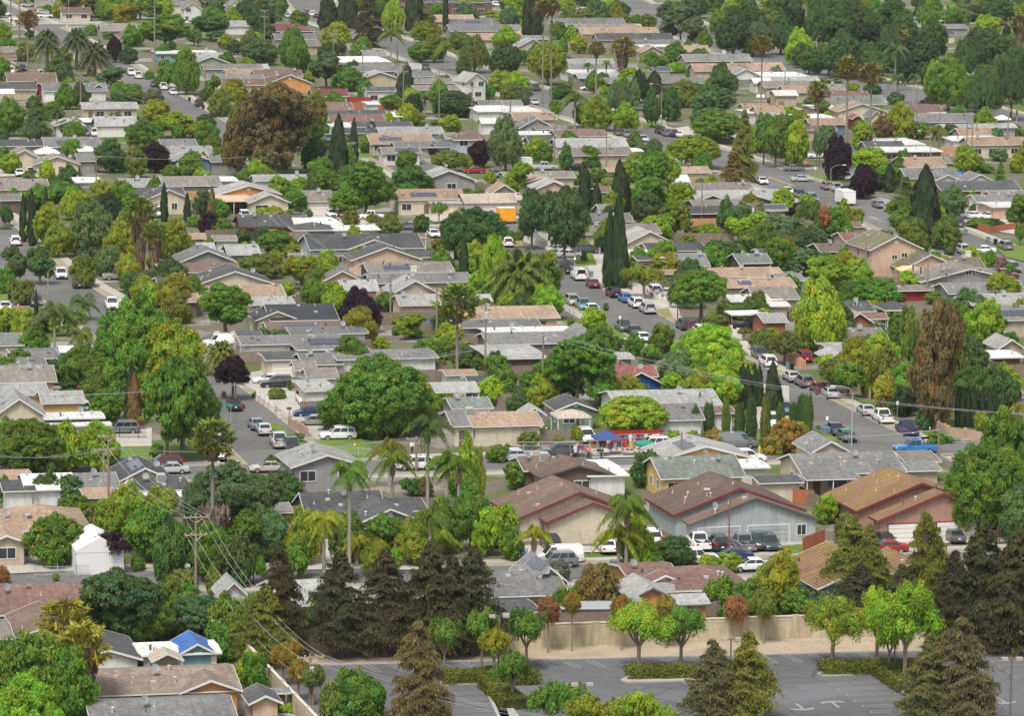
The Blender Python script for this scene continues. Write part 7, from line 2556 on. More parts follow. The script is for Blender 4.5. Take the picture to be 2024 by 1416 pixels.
# ---------------------------------------------------------------- fences
for pts, h, kd, lab in [
    ([T('f', 270, 665), T('f', 770, 655)], 1.9, 'white', 'white board fence below the large dark grey roof'), ([T('e', 770, 860), T('e', 880, 915), T('e', 960, 960)], 1.1, 'white', 'white picket fence beside the left street'),
    ([T('f', 990, 1135), T('f', 1480, 1125)], 1.9, 'wood', 'long board fence right of the dark purple tree, farther of two'), ([T('f', 1100, 1215), T('f', 1680, 1200)], 1.9, 'wood', 'long board fence right of the dark purple tree, nearer of two'), ([T('f', 1480, 1300), T('f', 1760, 1296)], 1.8, 'wood', None),
    ([T('j', 1400, 185), T('j', 1520, 182)], 1.8, 'wood', None), ([T('j', 1870, 410), T('k', 60, 420)], 1.9, 'wood', None), ([T('k', 0, 395), T('k', 240, 420), T('k', 560, 600)], 1.8, 'wood', 'board fence running past the metal shed to the yard sale'), ([T('j', 1860, 700), T('k', 20, 705), T('k', 540, 690)], 1.9, 'wood', 'weathered board fence beside the cream bungalow'),
    ([T('n', 110, 1060), T('n', 90, 1050)], 1.8, 'wood', None), ([T('l', 95, 1145), T('l', 410, 1165)], 1.8, 'redwood', 'orange-stained board fence behind the blue-grey house'), ([T('l', 250, 1110), T('l', 620, 1290), T('l', 640, 1416)], 1.8, 'wood', 'board fence between the blue-grey and the brownish-pink houses'),
    ([T('p', 320, 165), T('p', 490, 100)], 1.8, 'redwood', 'short red-stained fence left of the terracotta roof'), ([T('h', 1635, 385), T('h', 1745, 435), T('h', 1990, 400)], 1.3, 'redwood', 'red-brown fence enclosing the clipped hedge at the right edge'),
    ([T('k', 800, 705), T('k', 1210, 700)], 2.0, 'red', 'dark red wall hung with clothes at the yard sale'), ([T('b', 680, 800), T('b', 910, 800)], 1.8, 'red', 'red fence right of the maroon roof, farther of two'), ([T('b', 750, 845), T('b', 1130, 843)], 1.8, 'redwood', 'orange-red fence right of the maroon roof, nearer of two'),
    ([T('k', -10, 775), T('k', 560, 770)], 1.3, 'mesh', 'chain-link fence along the yard sale street'), ([T('j', 480, 720), T('j', 540, 770), T('j', 900, 795), T('j', 1000, 790)], 1.2, 'mesh', 'chain-link fence round the lawn with the hydrant'), ([T('m', 270, 350), T('m', 590, 345), T('m', 690, 340)], 1.3, 'mesh', 'chain-link fence before the white tent'),
    ([T('i', 570, 850), T('i', 1170, 848)], 1.1, 'mesh', 'chain-link fence round the left lawn'), ([T('i', 920, 655), T('i', 1130, 655)], 1.5, 'iron', 'black iron gate railing in the left driveway'), ([T('g', 270, 985), T('g', 560, 1110)], 1.3, 'mesh', 'grey chain-link fence below the big date palm'), ([T('g', 145, 500), T('g', 340, 560)], 1.5, 'block', 'white block wall with piers under the tall dark street tree'),
    ([T('g', 1145, 945), T('g', 1260, 1000)], 1.3, 'block', 'low white wall beside the white sedan'), ([T('f', 1450, 590), T('f', 1540, 640)], 1.5, 'block', None), ([T('g', 1730, 1205), T('g', 1810, 1235)], 1.2, 'block', None), ([T('l', 180, 60), T('l', 340, 115)], 1.4, 'pink', 'pink stepped garden wall before the red SUV'),
    ([T('l', 720, 280), T('l', 840, 350)], 1.5, 'brick', None), ([T('l', 1260, 545), T('l', 1440, 640), T('l', 1700, 680)], 1.5, 'brick', 'low wall with brick piers at the corner by the navy pickup'), ([T('j', 35, 360), T('j', 160, 450)], 1.3, 'block', 'white driveway wall with dark posts, left street'), ([T('j', 205, 495), T('j', 290, 488)], .8, 'block', None),
    ([T('j', 285, 565), T('j', 420, 640)], 1.4, 'brick', 'brick piers with black railing beside the long white SUV'), ([T('h', 800, 150), T('h', 1000, 195)], 1.3, 'mesh', 'green chain-link fence beside the right-hand street'), ([T('h', 830, 850), T('h', 1060, 855)], 1.9, 'wood', 'board fence at the foot of the two-storey peach house'),
    ([T('i', 320, 445), T('i', 700, 440)], 1.6, 'wood', None), ([T('d', 1380, 1195), T('d', 1610, 1195)], 2.0, 'tan', 'tan board fence at the end of the long cream house'), ([T('d', 1490, 92), T('d', 1690, 90)], 1.8, 'redwood', None), ([T('a', 300, 185), T('a', 780, 190)], 1.2, 'white', None), ([T('a', 1360, 170), T('a', 1680, 168)], 2.0, 'iron', None),
    ([T('g', 1240, 500), T('g', 1750, 505)], 1.7, 'wood', None), ([T('e', 1580, 480), T('e', 1840, 470)], 1.7, 'wood', None), ([T('f', 330, 980), T('f', 480, 975)], 1.6, 'wood', None), ([T('c', 1150, 940), T('c', 1230, 970)], 1.2, 'block', 'white balustrade behind the dark egg-shaped tree'), ([T('j', 90, 350), T('j', 270, 352)], .9, 'white', 'short white picket fence before the white SUV'),
    ([T('l', 90, 500), T('l', 130, 505)], 1, 'white', None), ([T('o', 1500, 665), T('o', 1720, 650)], 1.7, 'wood', None), ([T('h', 620, 970), T('h', 1000, 965)], 1.7, 'redwood', None), ([T('h', 1590, 1300), T('h', 1830, 1330)], 1.7, 'redwood', None), ([T('f', 1500, 80), T('f', 1870, 120)], 1.7, 'wood', None), ([T('d', 930, 1200), T('d', 1380, 1200)], 1.3, 'wood', None)]:
    fence(pts, h, kd, lab)
# ---------------------------------------------------------------- small things
def simple(name, px, py, parts, desc, cat, label=None, rot=None, group=None):
    r = link(name, None, loc=G(px, py), rot=ANG if rot is None else rot)
    for nm, fn, m in parts: b = MB(); fn(b); b.build(nm, m, r)
    return tag(r, desc, cat, group, label)
def wbin(px, py, m, lid, de, label=None):
    def body(b): b.hexa([(-.24, -.28, .12), (.24, -.28, .12), (.24, .25, .12), (-.24, .25, .12)], [(-.3, -.36, 1.0), (.3, -.36, 1.0), (.3, .34, 1.0), (-.3, .34, 1.0)])
    def li(b): b.hexa([(-.32, -.4, 1.0), (.32, -.4, 1.0), (.32, .38, 1.0), (-.32, .38, 1.0)], [(-.28, -.34, 1.08), (.28, -.34, 1.08), (.28, .34, 1.12), (-.28, .34, 1.12)])
    simple('wheeled_bin', px, py, [('body', body, m), ('lid', li, lid), ('wheel', lambda b: b.tube([(-.28, .25, .12), (-.22, .25, .12)], .12, 8), M_TYRE), ('wheel', lambda b: b.tube([(.22, .25, .12), (.28, .25, .12)], .12, 8), M_TYRE)], de, 'bin', label, group='wheeled bins at the kerb')
BG = mat('bin_grey', (.20, .22, .24), .5); BB = mat('bin_blue_lid', (.04, .16, .42), .45); BK_ = mat('bin_black', (.02, .022, .024), .5)
for t, x, y, k in [('g', 425, 990, 0), ('g', 655, 775, 0), ('l', 210, 125, 0), ('l', 235, 128, 1), ('l', 488, 628, 0), ('l', 510, 625, 0), ('h', 1575, 445, 0), ('h', 1747, 505, 0), ('h', 1803, 522, 1), ('j', 1765, 700, 0), ('j', 1815, 705, 1), ('o', 135, 225, 0), ('e', 75, 948, 1), ('m', 125, 258, 1), ('a', 1352, 750, 0), ('a', 1456, 780, 1), ('a', 1563, 842, 1), ('l', 1370, 520, 0)]:
    wbin(*T(t, x, y), BK_ if k else BG, BK_ if k else BB, 'black wheeled bin' if k else 'grey wheeled bin with a blue lid')
M_CONE = mat('cone_orange', (.75, .10, .02), .5, var=0)
for t, x, y in [('g', 752, 882), ('c', 1045, 985), ('h', 958, 255), ('e', 138, 1005), ('e', 205, 1035), ('e', 1923, 1385), ('j', 783, 720)]:
    simple('traffic_cone', *T(t, x, y), [('cone', lambda b: b.tube([(0, 0, .04), (0, 0, .7)], [.17, .04], 10), M_CONE), ('base', lambda b: b.box(-.2, .2, -.2, .2, 0, .04), M_CONE), ('collar', lambda b: b.tube([(0, 0, .34), (0, 0, .48)], [.122, .095], 10), M_SWHITE)], 'orange traffic cone', 'traffic cone', group='traffic cones')
def canopy(px, py, w, d, h, col, de, label, peak=.8, name='canopy_tent', walls=False, ridge=False):
    m = mat('cloth_'+de.split()[0], col, .8, var=.06)
    r = link(name, None, loc=G(px, py), rot=ANG); b = MB(); c = [(-w/2, 0, h), (w/2, 0, h), (w/2, d, h), (-w/2, d, h)]; lo = [(x, y, h-.25) for x, y, z in c]
    if ridge: A, B = (0, 0, h+peak), (0, d, h+peak); b.face([c[0], A, B, c[3]]); b.face([A, c[1], c[2], B]); b.face([c[0], c[1], A]); b.face([c[2], c[3], B])
    else:
        for i in range(4): b.face([c[i], c[(i+1) % 4], (0, d/2, h+peak)])
    for i in range(4): b.face([lo[i], lo[(i+1) % 4], c[(i+1) % 4], c[i]])
    b.build('canopy', m, r)
    if walls:
        b = MB(); b.box(-w/2+.03, w/2-.03, .03, d-.03, 0, h-.1); b.build('side_cloth', m, r)
    for x in (-w/2+.06, w/2-.06):
        for y in (.06, d-.06): b = MB(); b.box(x-.03, x+.03, y-.03, y+.03, 0, h); b.build('leg', M_GALV, r)
    return tag(r, de, 'canopy', None, label)
canopy(*T('k', 795, 790), 3.2*1.05, 3, 2.3, (.04, .07, .20), 'navy pop-up canopy', 'navy blue pop-up canopy over the yard sale'); canopy(*T('h', 1180, 835), 4.6, 3.6, 2.5, (.68, .48, .22), 'golden garden canopy', 'golden-yellow gabled garden canopy beside the peach house', ridge=True)
canopy(*T('m', 770, 330), 5.3, 8, 2.7, (.62, .62, .62), 'whitecloth marquee', 'big white marquee tent with closed sides at the lower left', 1.4, 'marquee_tent', True, True); canopy(*T('h', 765, 955), 3.8, 4, 2.2, (.66, .40, .14), 'amber cloth tent', 'amber tent with closed sides beside the white sheds', .7, 'garden_tent', True, True)
canopy(*T('f', 365, 840), 2.6, 2.6, 2.1, (.72, .71, .68), 'ivory garden canopy', 'small white canopy tent left of centre, beside the parasol', .9, ridge=True); canopy(*T('m', 1680, 1010), 2.8, 2.6, 1.4, (.03, .11, .15), 'petrol-blue canopy', 'dark petrol-blue canopy beside the teal house', .7); canopy(*T('i', 140, 1190), 2.6, 2.6, 1.6, (.05, .11, .09), 'forest green canopy', 'dark green canopy at the left edge', 1.0)
canopy(*T('k', 1090, 800), 2.4, 2.4, 1.7, (.03, .22, .14), 'emerald canopy', 'small emerald green canopy at the right of the yard sale', .45); canopy(*T('d', 1870, 985), 3.6, 3.4, 2.2, (.70, .68, .62), 'offwhite canopy', 'off-white pop-up canopy at the upper right', .9); canopy(*T('a', 370, 1240), 5.2, 5, 1.8, (.72, .71, .68), 'chalkwhite canopy', 'white domed canopy behind the twin taupe gables', 1.2)
canopy(*T('g', 1880, 1185), 6.2, 4, 2.7, (.66, .66, .66), 'greyish shade cloth', 'greyish-white shade cloth over the black pickup', .15, 'shade_cloth')
# parasol, white box trailer, orange trailer
simple('parasol', *T('f', 443, 945), [('pole', lambda b: b.tube([(0, 0, 0), (0, 0, 2.3)], .03, 6), M_GALV), ('cloth', lambda b: b.tube([(0, 0, 1.95), (0, 0, 2.45)], [1.4, .05], 10), mat('parasol_cloth', (.66, .52, .46), .8))], 'pale pink parasol', 'parasol', 'pale pink parasol beside the small white canopy')
def trailer(px, py, w, d, h, m, label, name='cargo_trailer', hd=0):
    def doors(b): b.box(-w/2+.1, -.02, -.04, 0, .6, h-.1); b.box(.02, w/2-.1, -.04, 0, .6, h-.1)
    simple(name, px, py, [('box', lambda b: b.box(-w/2, w/2, 0, d, .5, h), m), ('roof', lambda b: b.box(-w/2-.03, w/2+.03, -.05, d+.03, h, h+.06), M_TRIM), ('door', doors, m)]+[('wheel', (lambda s: lambda b: b.tube([(s*w/2, d*.5, .35), (s*(w/2+.2), d*.5, .35)], .35, 12))(s), M_TYRE) for s in (-1, 1)], label, 'trailer', label)
trailer(*T('h', 680, 225), 2.6, 5.5, 2.9, mat('trailer_white', (.68, .68, .66), .5), 'white box trailer parked in the right-hand street'); trailer(*T('g', 10, 362), 3.3, 2.4, 3.0, mat('trailer_orange', (.72, .32, .02), .5), 'bright orange cargo trailer beside the main street, centre')
trailer(*T('c', 140, 1310), 3.6, 2.3, 2.6, mat('trailer_white', (.68, .68, .66), .5), 'white box trailer near the dark square-clipped tree'); 
simple('fire_hydrant', *T('k', 1950, 765), [('barrel', lambda b: b.tube([(0, 0, 0), (0, 0, .05), (0, 0, .55), (0, 0, .62), (0, 0, .8), (0, 0, .86)], [.17, .12, .12, .17, .12, .04], 10), mat('hydrant_yellow', (.75, .5, .02), .5)), ('outlet', lambda b: b.tube([(-.22, 0, .5), (.22, 0, .5)], .06, 8), mat('hydrant_yellow', (0, 0, 0)))], 'yellow fire hydrant', 'fire hydrant', 'yellow fire hydrant beside the clipped green columns')
simple('bollard', *T('l', 1297, 632), [('post', lambda b: b.tube([(0, 0, 0), (0, 0, 1.0)], .09, 8), M_SRED), ('cap', lambda b: b.tube([(0, 0, 1.0), (0, 0, 1.15)], .09, 8), M_SWHITE)], 'red and white bollard', 'bollard', 'red bollard with a white top behind the navy pickup')
simple('mailbox', *T('j', 278, 490), [('post', lambda b: b.box(-.04, .04, -.04, .04, 0, 1.1), M_DARK), ('box', lambda b: b.box(-.3, .3, -.15, .15, 1.1, 1.4), M_DARK)], 'dark mailbox on a post', 'mailbox', 'dark mailbox on a post beside the white driveway wall')
simple('junk_pile', *T('o', 640, 715), [('sheet', lambda b: b.hexa([(-3, -.2, 1.7), (3.2, -.1, 1.5), (3.2, 2, 1.9), (-3, 2, 2.1)], [(-3, -.2, 1.76), (3.2, -.1, 1.56), (3.2, 2, 1.96), (-3, 2, 2.16)]), M_GALV), ('board', lambda b: (b.box(-3.2, 2.8, 0, .4, 0, 1.5), b.box(-2.5, 3.4, .5, 1.4, 0, 1.6)), mat('stacked_boards', (.2, .15, .12), .9, var=.3))], 'pile of boards under metal sheets', 'pile', 'pile of boards under sheet metal behind the tan wall')
def hoops(px, py, w, h, n, label):
    def fn(b):
        for i in range(n):
            y = i*1.1; b.tube([(w/2*math.cos(math.pi*k/10), y, h*math.sin(math.pi*k/10)) for k in range(11)], .025, 4)
        b.tube([(0, 0, h), (0, (n-1)*1.1, h)], .02, 4)
    simple('greenhouse_frame', px, py, [('hoop', fn, M_INS)], 'white bare greenhouse hoops', 'frame', label)
hoops(*T('h', 895, 400), 3.2, 1.9, 5, 'bare white greenhouse hoops above the peach house'); hoops(*T('h', 885, 110), 2.6, 1.6, 4, 'curved garden arch frame by the right-hand street')
simple('water_heater', *T('j', 1835, 480), [('tank', lambda b: b.tube([(-.4, 0, 3.3), (.4, 0, 3.3)], .3, 12), M_INS)], 'white tank on the tan roof', 'tank', 'small white tank on the tan roof of the cream bungalow') if False else None
# boat-like dark dish antenna on lattice at the right
simple('lattice_antenna', *T('h', 1420, 945), [('mast', lambda b: b.tube([(0, 0, 0), (0, 0, 4.4)], .06, 6), M_DARK), ('dish', lambda b: [b.tube([(1.6*math.cos(a)*q, -.3*q*q, 4.2+1.6*math.sin(a)*q) for q in (0, .5, 1)], .025, 4) for a in [i*math.pi/7 for i in range(14)]]+[b.tube([(r_*math.cos(i*math.pi/10), -.3*(r_/1.6)**2, 4.2+r_*math.sin(i*math.pi/10)) for i in range(21)], .02, 4) for r_ in (.8, 1.6)], M_DARK)], 'dark mesh dish antenna', 'antenna', 'large dark mesh dish antenna beside the red outbuilding')
# basketball hoop
simple('basketball_hoop', *T('i', 862, 490), [('pole', lambda b: b.tube([(0, 0, 0), (0, 0, 3.1)], .06, 6), M_GALV), ('backboard', lambda b: b.box(-.6, .6, -.1, -.05, 2.7, 3.5), M_INS), ('rim', lambda b: b.tube([(.22*math.cos(i*math.pi/6), -.35+.22*math.sin(i*math.pi/6), 3.0) for i in range(13)], .015, 4), M_SRED)], 'basketball hoop', 'basketball hoop', 'basketball hoop in front of the dark shrub, left')
# yard sale: tables, goods, racks of clothes
GC = [(.42, .05, .06), (.05, .09, .25), (.58, .58, .56), (.5, .42, .12), (.03, .03, .04), (.1, .12, .16), (.6, .26, .2), (.2, .14, .1), (.16, .25, .3)]
def cm(i): c = GC[i % len(GC)]; return mat('cloth_hue_%d' % (i % len(GC)), c, .85, var=.1)
for k, (x, y, w) in enumerate([(700, 800, 3.2), (880, 788, 4.4), (985, 790, 3.0), (610, 790, 2.2)]):
    px, py = T('k', x, y)
    simple('folding_table', px, py, [('table_top', (lambda w: lambda b: b.box(-w/2, w/2, 0, .75, .72, .76))(w), M_TRIM)]+[('leg', (lambda s, yy, w: lambda b: b.box(s*(w/2-.1)-.02, s*(w/2-.1)+.02, yy, yy+.04, 0, .72))(s, yy, w), M_GALV) for s in (-1, 1) for yy in (.05, .65)], 'white folding table with goods', 'table', ['white folding table at the left of the navy canopy', 'longest white sale table, below the navy canopy', 'rightmost white sale table', 'small sale table beside the dark grey SUV'][k], group='yard sale tables')
    rr = random.Random(k); base = G(px, py)
    for i in range(6):
        a = -w/2+.25+i*(w-.5)/5; c = rr.randrange(9); hh = rr.uniform(.08, .3)
        o = simple('bundle', px, py, [('cloth', (lambda a, hh: lambda b: b.hexa([(a-.2, .1, .765), (a+.2, .12, .765), (a+.18, .6, .765), (a-.2, .6, .765)], [(a-.13, .18, .765+hh), (a+.12, .2, .765+hh), (a+.1, .5, .765+hh), (a-.14, .52, .765+hh)]))(a, hh), cm(c))], 'small bundle of goods on a yard sale table', 'goods', 'small bundle of goods lying on a white yard sale table', group='goods laid out on the yard sale tables')
for k, (x, y, n, zz) in enumerate([(1000, 716, 18, 1.2), (1010, 770, 5, .6), (860, 775, 5, .55), (570, 800, 6, .55), (480, 780, 8, .5), (700, 760, 5, .7)]):
    px, py = T('k', x, y); w = n*.42*(1.05 if n < 15 else 1.25)
    simple('clothes_rail', px, py, [('bar', (lambda w: lambda b: b.tube([(-w/2, -.3, 1.75), (w/2, -.3, 1.75)], .02, 4))(w), M_GALV)]+[('leg', (lambda s, w: lambda b: b.tube([(s*w/2, -.3, 0), (s*w/2, -.3, 1.75)], .02, 4))(s, w), M_GALV) for s in (-1, 1)], 'clothes rail', 'clothes rail', ['long clothes rail along the dark red wall', 'clothes rail at the right of the sale', 'clothes rail right below the navy canopy', 'clothes rail beside the dark grey SUV', 'clothes rail behind the dark grey SUV', 'clothes rail under the left of the navy canopy'][k], group='clothes rails')
    rr = random.Random(k+40)
    for i in range(n):
        if rr.random() < .12: continue
        a = -w/2+.2+i*w/n; c = rr.randrange(9); L_ = rr.uniform(.6, .95)
        def shirt(b, a=a, L_=L_):
            for y0, y1 in ((-.34, -.26),):
                o_ = [(a-.19, 1.68), (a+.19, 1.68), (a+.17, 1.7-L_), (a-.17, 1.7-L_)]; b.hexa([(o_[3][0], y0, o_[3][1]), (o_[2][0], y0, o_[2][1]), (o_[2][0], y1, o_[2][1]), (o_[3][0], y1, o_[3][1])], [(o_[0][0], y0, 1.68), (o_[1][0], y0, 1.68), (o_[1][0], y1, 1.68), (o_[0][0], y1, 1.68)])
                for s in (-1, 1): b.hexa([(a+s*.29-.045, y0, 1.2), (a+s*.29+.045, y0, 1.2), (a+s*.29+.045, y1, 1.2), (a+s*.29-.045, y1, 1.2)], [(a+s*.17-.05, y0, 1.66), (a+s*.17+.05, y0, 1.66), (a+s*.17+.05, y1, 1.66), (a+s*.17-.05, y1, 1.66)])
        simple('hanging_shirt', px, py, [('cloth', shirt, cm(c))], 'garment hanging on a yard sale rail', 'garment', 'garment hanging on a clothes rail of the yard sale', group='garments on the yard sale rails')
# back-yard clutter: covered heaps, crates and play sheds in the yards
rj = random.Random(3); nj = 0; JC = [('blue tarpaulin', (.04, .17, .5)), ('white sheet', (.66, .66, .64)), ('grey sheet', (.3, .31, .32)), ('brown cloth', (.2, .13, .09)), ('green tarpaulin', (.05, .2, .12)), ('black cover', (.03, .03, .035)), ('tan cloth', (.4, .3, .2))]
for x, y, w, py, skip in FRONT:
    if skip or nj >= 90 or rj.random() > .42: continue
    p = Vector((x+rj.uniform(-.6, .6)*w, y-rj.uniform(.6, 3.2), 0)); px, pb = PX(p)
    if inkeep(px, pb) or not clear(p, 3.4, .3): continue
    nm, c = rj.choice(JC); a, b_, h = rj.uniform(.5, 1.5), rj.uniform(.5, 1.2), rj.uniform(.6, 1.6)
    simple('covered_heap', px, pb, [('cover', (lambda a, b_, h: lambda m: m.hexa([(-a, -b_, .05), (a, -b_, .05), (a, b_, .05), (-a, b_, .05)], [(-a*.7, -b_*.6, h*.9), (a*.8, -b_*.7, h), (a*.6, b_*.6, h*.85), (-a*.8, b_*.7, h)]))(a, b_, h), mat('cover_'+nm.replace(' ', '_'), c, .8, var=.2)), ('pallet', (lambda a, b_: lambda m: m.box(-a-.1, a+.1, -b_-.1, b_+.1, 0, .05))(a, b_), M_POLE)], 'yard heap under a '+nm, 'heap', group='covered heaps in the yards'); nj += 1
# ---------------------------------------------------------------- people
M_SKIN = mat('skin', (.40, .23, .16), .6, var=0); M_HAIR = mat('hair_dark', (.02, .014, .01), .7, var=0)
def skinned(name, V, E, R, m, par, sub=1, root=0):
    me = bpy.data.meshes.new(name); me.from_pydata(V, E, []); me.materials.append(m); o = link(name, me, par)
    o.modifiers.new('skin', 'SKIN').use_smooth_shade = True
    sv = me.skin_vertices[0].data if me.skin_vertices else None
    if sv is None:
        import bmesh
        bm = bmesh.new(); bm.from_mesh(me); bm.verts.layers.skin.verify(); bm.to_mesh(me); bm.free(); sv = me.skin_vertices[0].data
    for i, r in enumerate(R): sv[i].radius = r if isinstance(r, tuple) else (r, r); sv[i].use_root = (i == root)
    if sub: o.modifiers.new('subdivision', 'SUBSURF').levels = sub; o.modifiers[-1].render_levels = sub
    return o
def person(px, py, rz, top, legs, label, stride=.0, bend=0., skirt=False, hold=0.):
    r = link('person', None, loc=G(px, py), rot=rz); h = 1.68; V, E, R = [], [], []
    def v(x, y, z, ra, par=None):
        V.append((x, y, z)); R.append(ra); 
        if par is not None: E.append((par, len(V)-1))
        return len(V)-1
    b = bend; pel = v(0, 0, .92, (.15, .11)); wa = v(0, -.03*b, 1.08, (.13, .10), pel); ch = v(0, -.12*b, 1.30, (.16, .11), wa); nk = v(0, -.2*b, 1.46, .055, ch); hd = v(0, -.22*b, 1.55, .085, nk); v(0, -.24*b, 1.66, .08, hd)
    hands = []
    for s in (-1, 1):
        hip = v(s*.09, 0, .88, .095, pel); kn = v(s*.10, -.04-s*stride*.5, .48, .06, hip); an = v(s*.10, s*-stride+.02, .08, .042, kn); v(s*.11, s*-stride-.14, .035, .035, an)
        sh = v(s*.19, -.12*b, 1.38, .058, ch); el = v(s*.25, s*stride*.5-.02-.1*b, 1.10, .043, sh); wr = v(s*.25, s*stride*.8-.10-hold, .88+hold*.6, .03, el); pm = v(s*.25, s*stride*.85-.14-hold, .81+hold*.6, .034, wr)
        for k in range(4): f1 = v(s*.25+(k-1.5)*.02, V[pm][1]-.03, V[pm][2]-.05+.004*k, .011, pm); v(s*.25+(k-1.5)*.02, V[pm][1]-.035, V[pm][2]-.09+.006*abs(k-1), .009, f1)
        t1 = v(s*.25-s*.035, V[pm][1]-.04, V[pm][2]+.0, .012, pm); v(s*.25-s*.05, V[pm][1]-.06, V[pm][2]-.035, .010, t1)
    skinned('body', V, E, R, M_SKIN, r)
    g = 1.16
    skinned('shirt', [(0, 0, .90), (0, -.03*b, 1.08), (0, -.12*b, 1.30), (0, -.16*b, 1.42)]+[q for s in (-1, 1) for q in ((s*.19, -.12*b, 1.38), (s*.245, s*stride*.45-.02-.1*b, 1.14), (s*.25, s*stride*.75-.09-hold*.9, .92+hold*.5))], [(0, 1), (1, 2), (2, 3), (2, 4), (4, 5), (5, 6), (2, 7), (7, 8), (8, 9)], [(.17, .13), (.155, .12), (.185, .13), (.08, .08), .072, .058, .048, .072, .058, .048], top, r)
    if skirt: skinned('skirt', [(0, 0, 1.0), (0, 0, .8), (0, 0, .42)], [(0, 1), (1, 2)], [(.165, .13), (.2, .17), (.24, .21)], legs, r)
    else: skinned('trousers', [(0, 0, .95)]+[q for s in (-1, 1) for q in ((s*.09, 0, .86), (s*.10, -.04-s*stride*.5, .48), (s*.10, s*-stride+.015, .10))], [(0, 1), (1, 2), (2, 3), (0, 4), (4, 5), (5, 6)], [(.165, .125), .11, .075, .06, .11, .075, .06], legs, r)
    skinned('hair', [(0, -.2*b+.03, 1.58), (0, -.22*b+.015, 1.68), (0, -.25*b, 1.72)], [(0, 1), (1, 2)], [.085, .095, .06], M_HAIR, r)
    bb = MB(); y = -.24*b-.085
    for s in (-1, 1): bb.box(s*.03-.012, s*.03+.012, y-.004, y+.01, 1.605, 1.62)
    bb.build('eyes', M_HAIR, r)
    return tag(r, 'person', 'person', None, label)
person(*T('o', 162, 246), ANG+math.pi*.5, mat('shirt_blue', (.05, .22, .62), .8), mat('jeans', (.06, .12, .28), .9), 'person in a bright blue top and jeans walking beside the wheeled bin', stride=.24)
person(*T('k', 635, 812), ANG+2.6, mat('shirt_coral', (.75, .16, .12), .8), mat('trousers_dark', (.03, .03, .04), .9), 'person in a coral top browsing the yard sale rail', hold=.12)
person(*T('k', 733, 812), ANG+3.3, mat('shirt_black', (.02, .02, .022), .8), mat('shorts_navy', (.03, .05, .12), .9), 'person in a black shirt and navy shorts below the navy canopy', bend=.3, hold=.1)
person(*T('k', 790, 742), ANG+.3, mat('shirt_pale', (.5, .5, .52), .8), mat('jeans', (.06, .12, .28), .9), 'person in a pale shirt standing under the navy canopy', hold=.1)
person(*T('j', 1222, 770), ANG+.2, mat('shirt_white', (.7, .7, .7), .8), mat('trousers_dark', (.03, .03, .04), .9), 'person in a white top by the thin pole behind the feather palms')
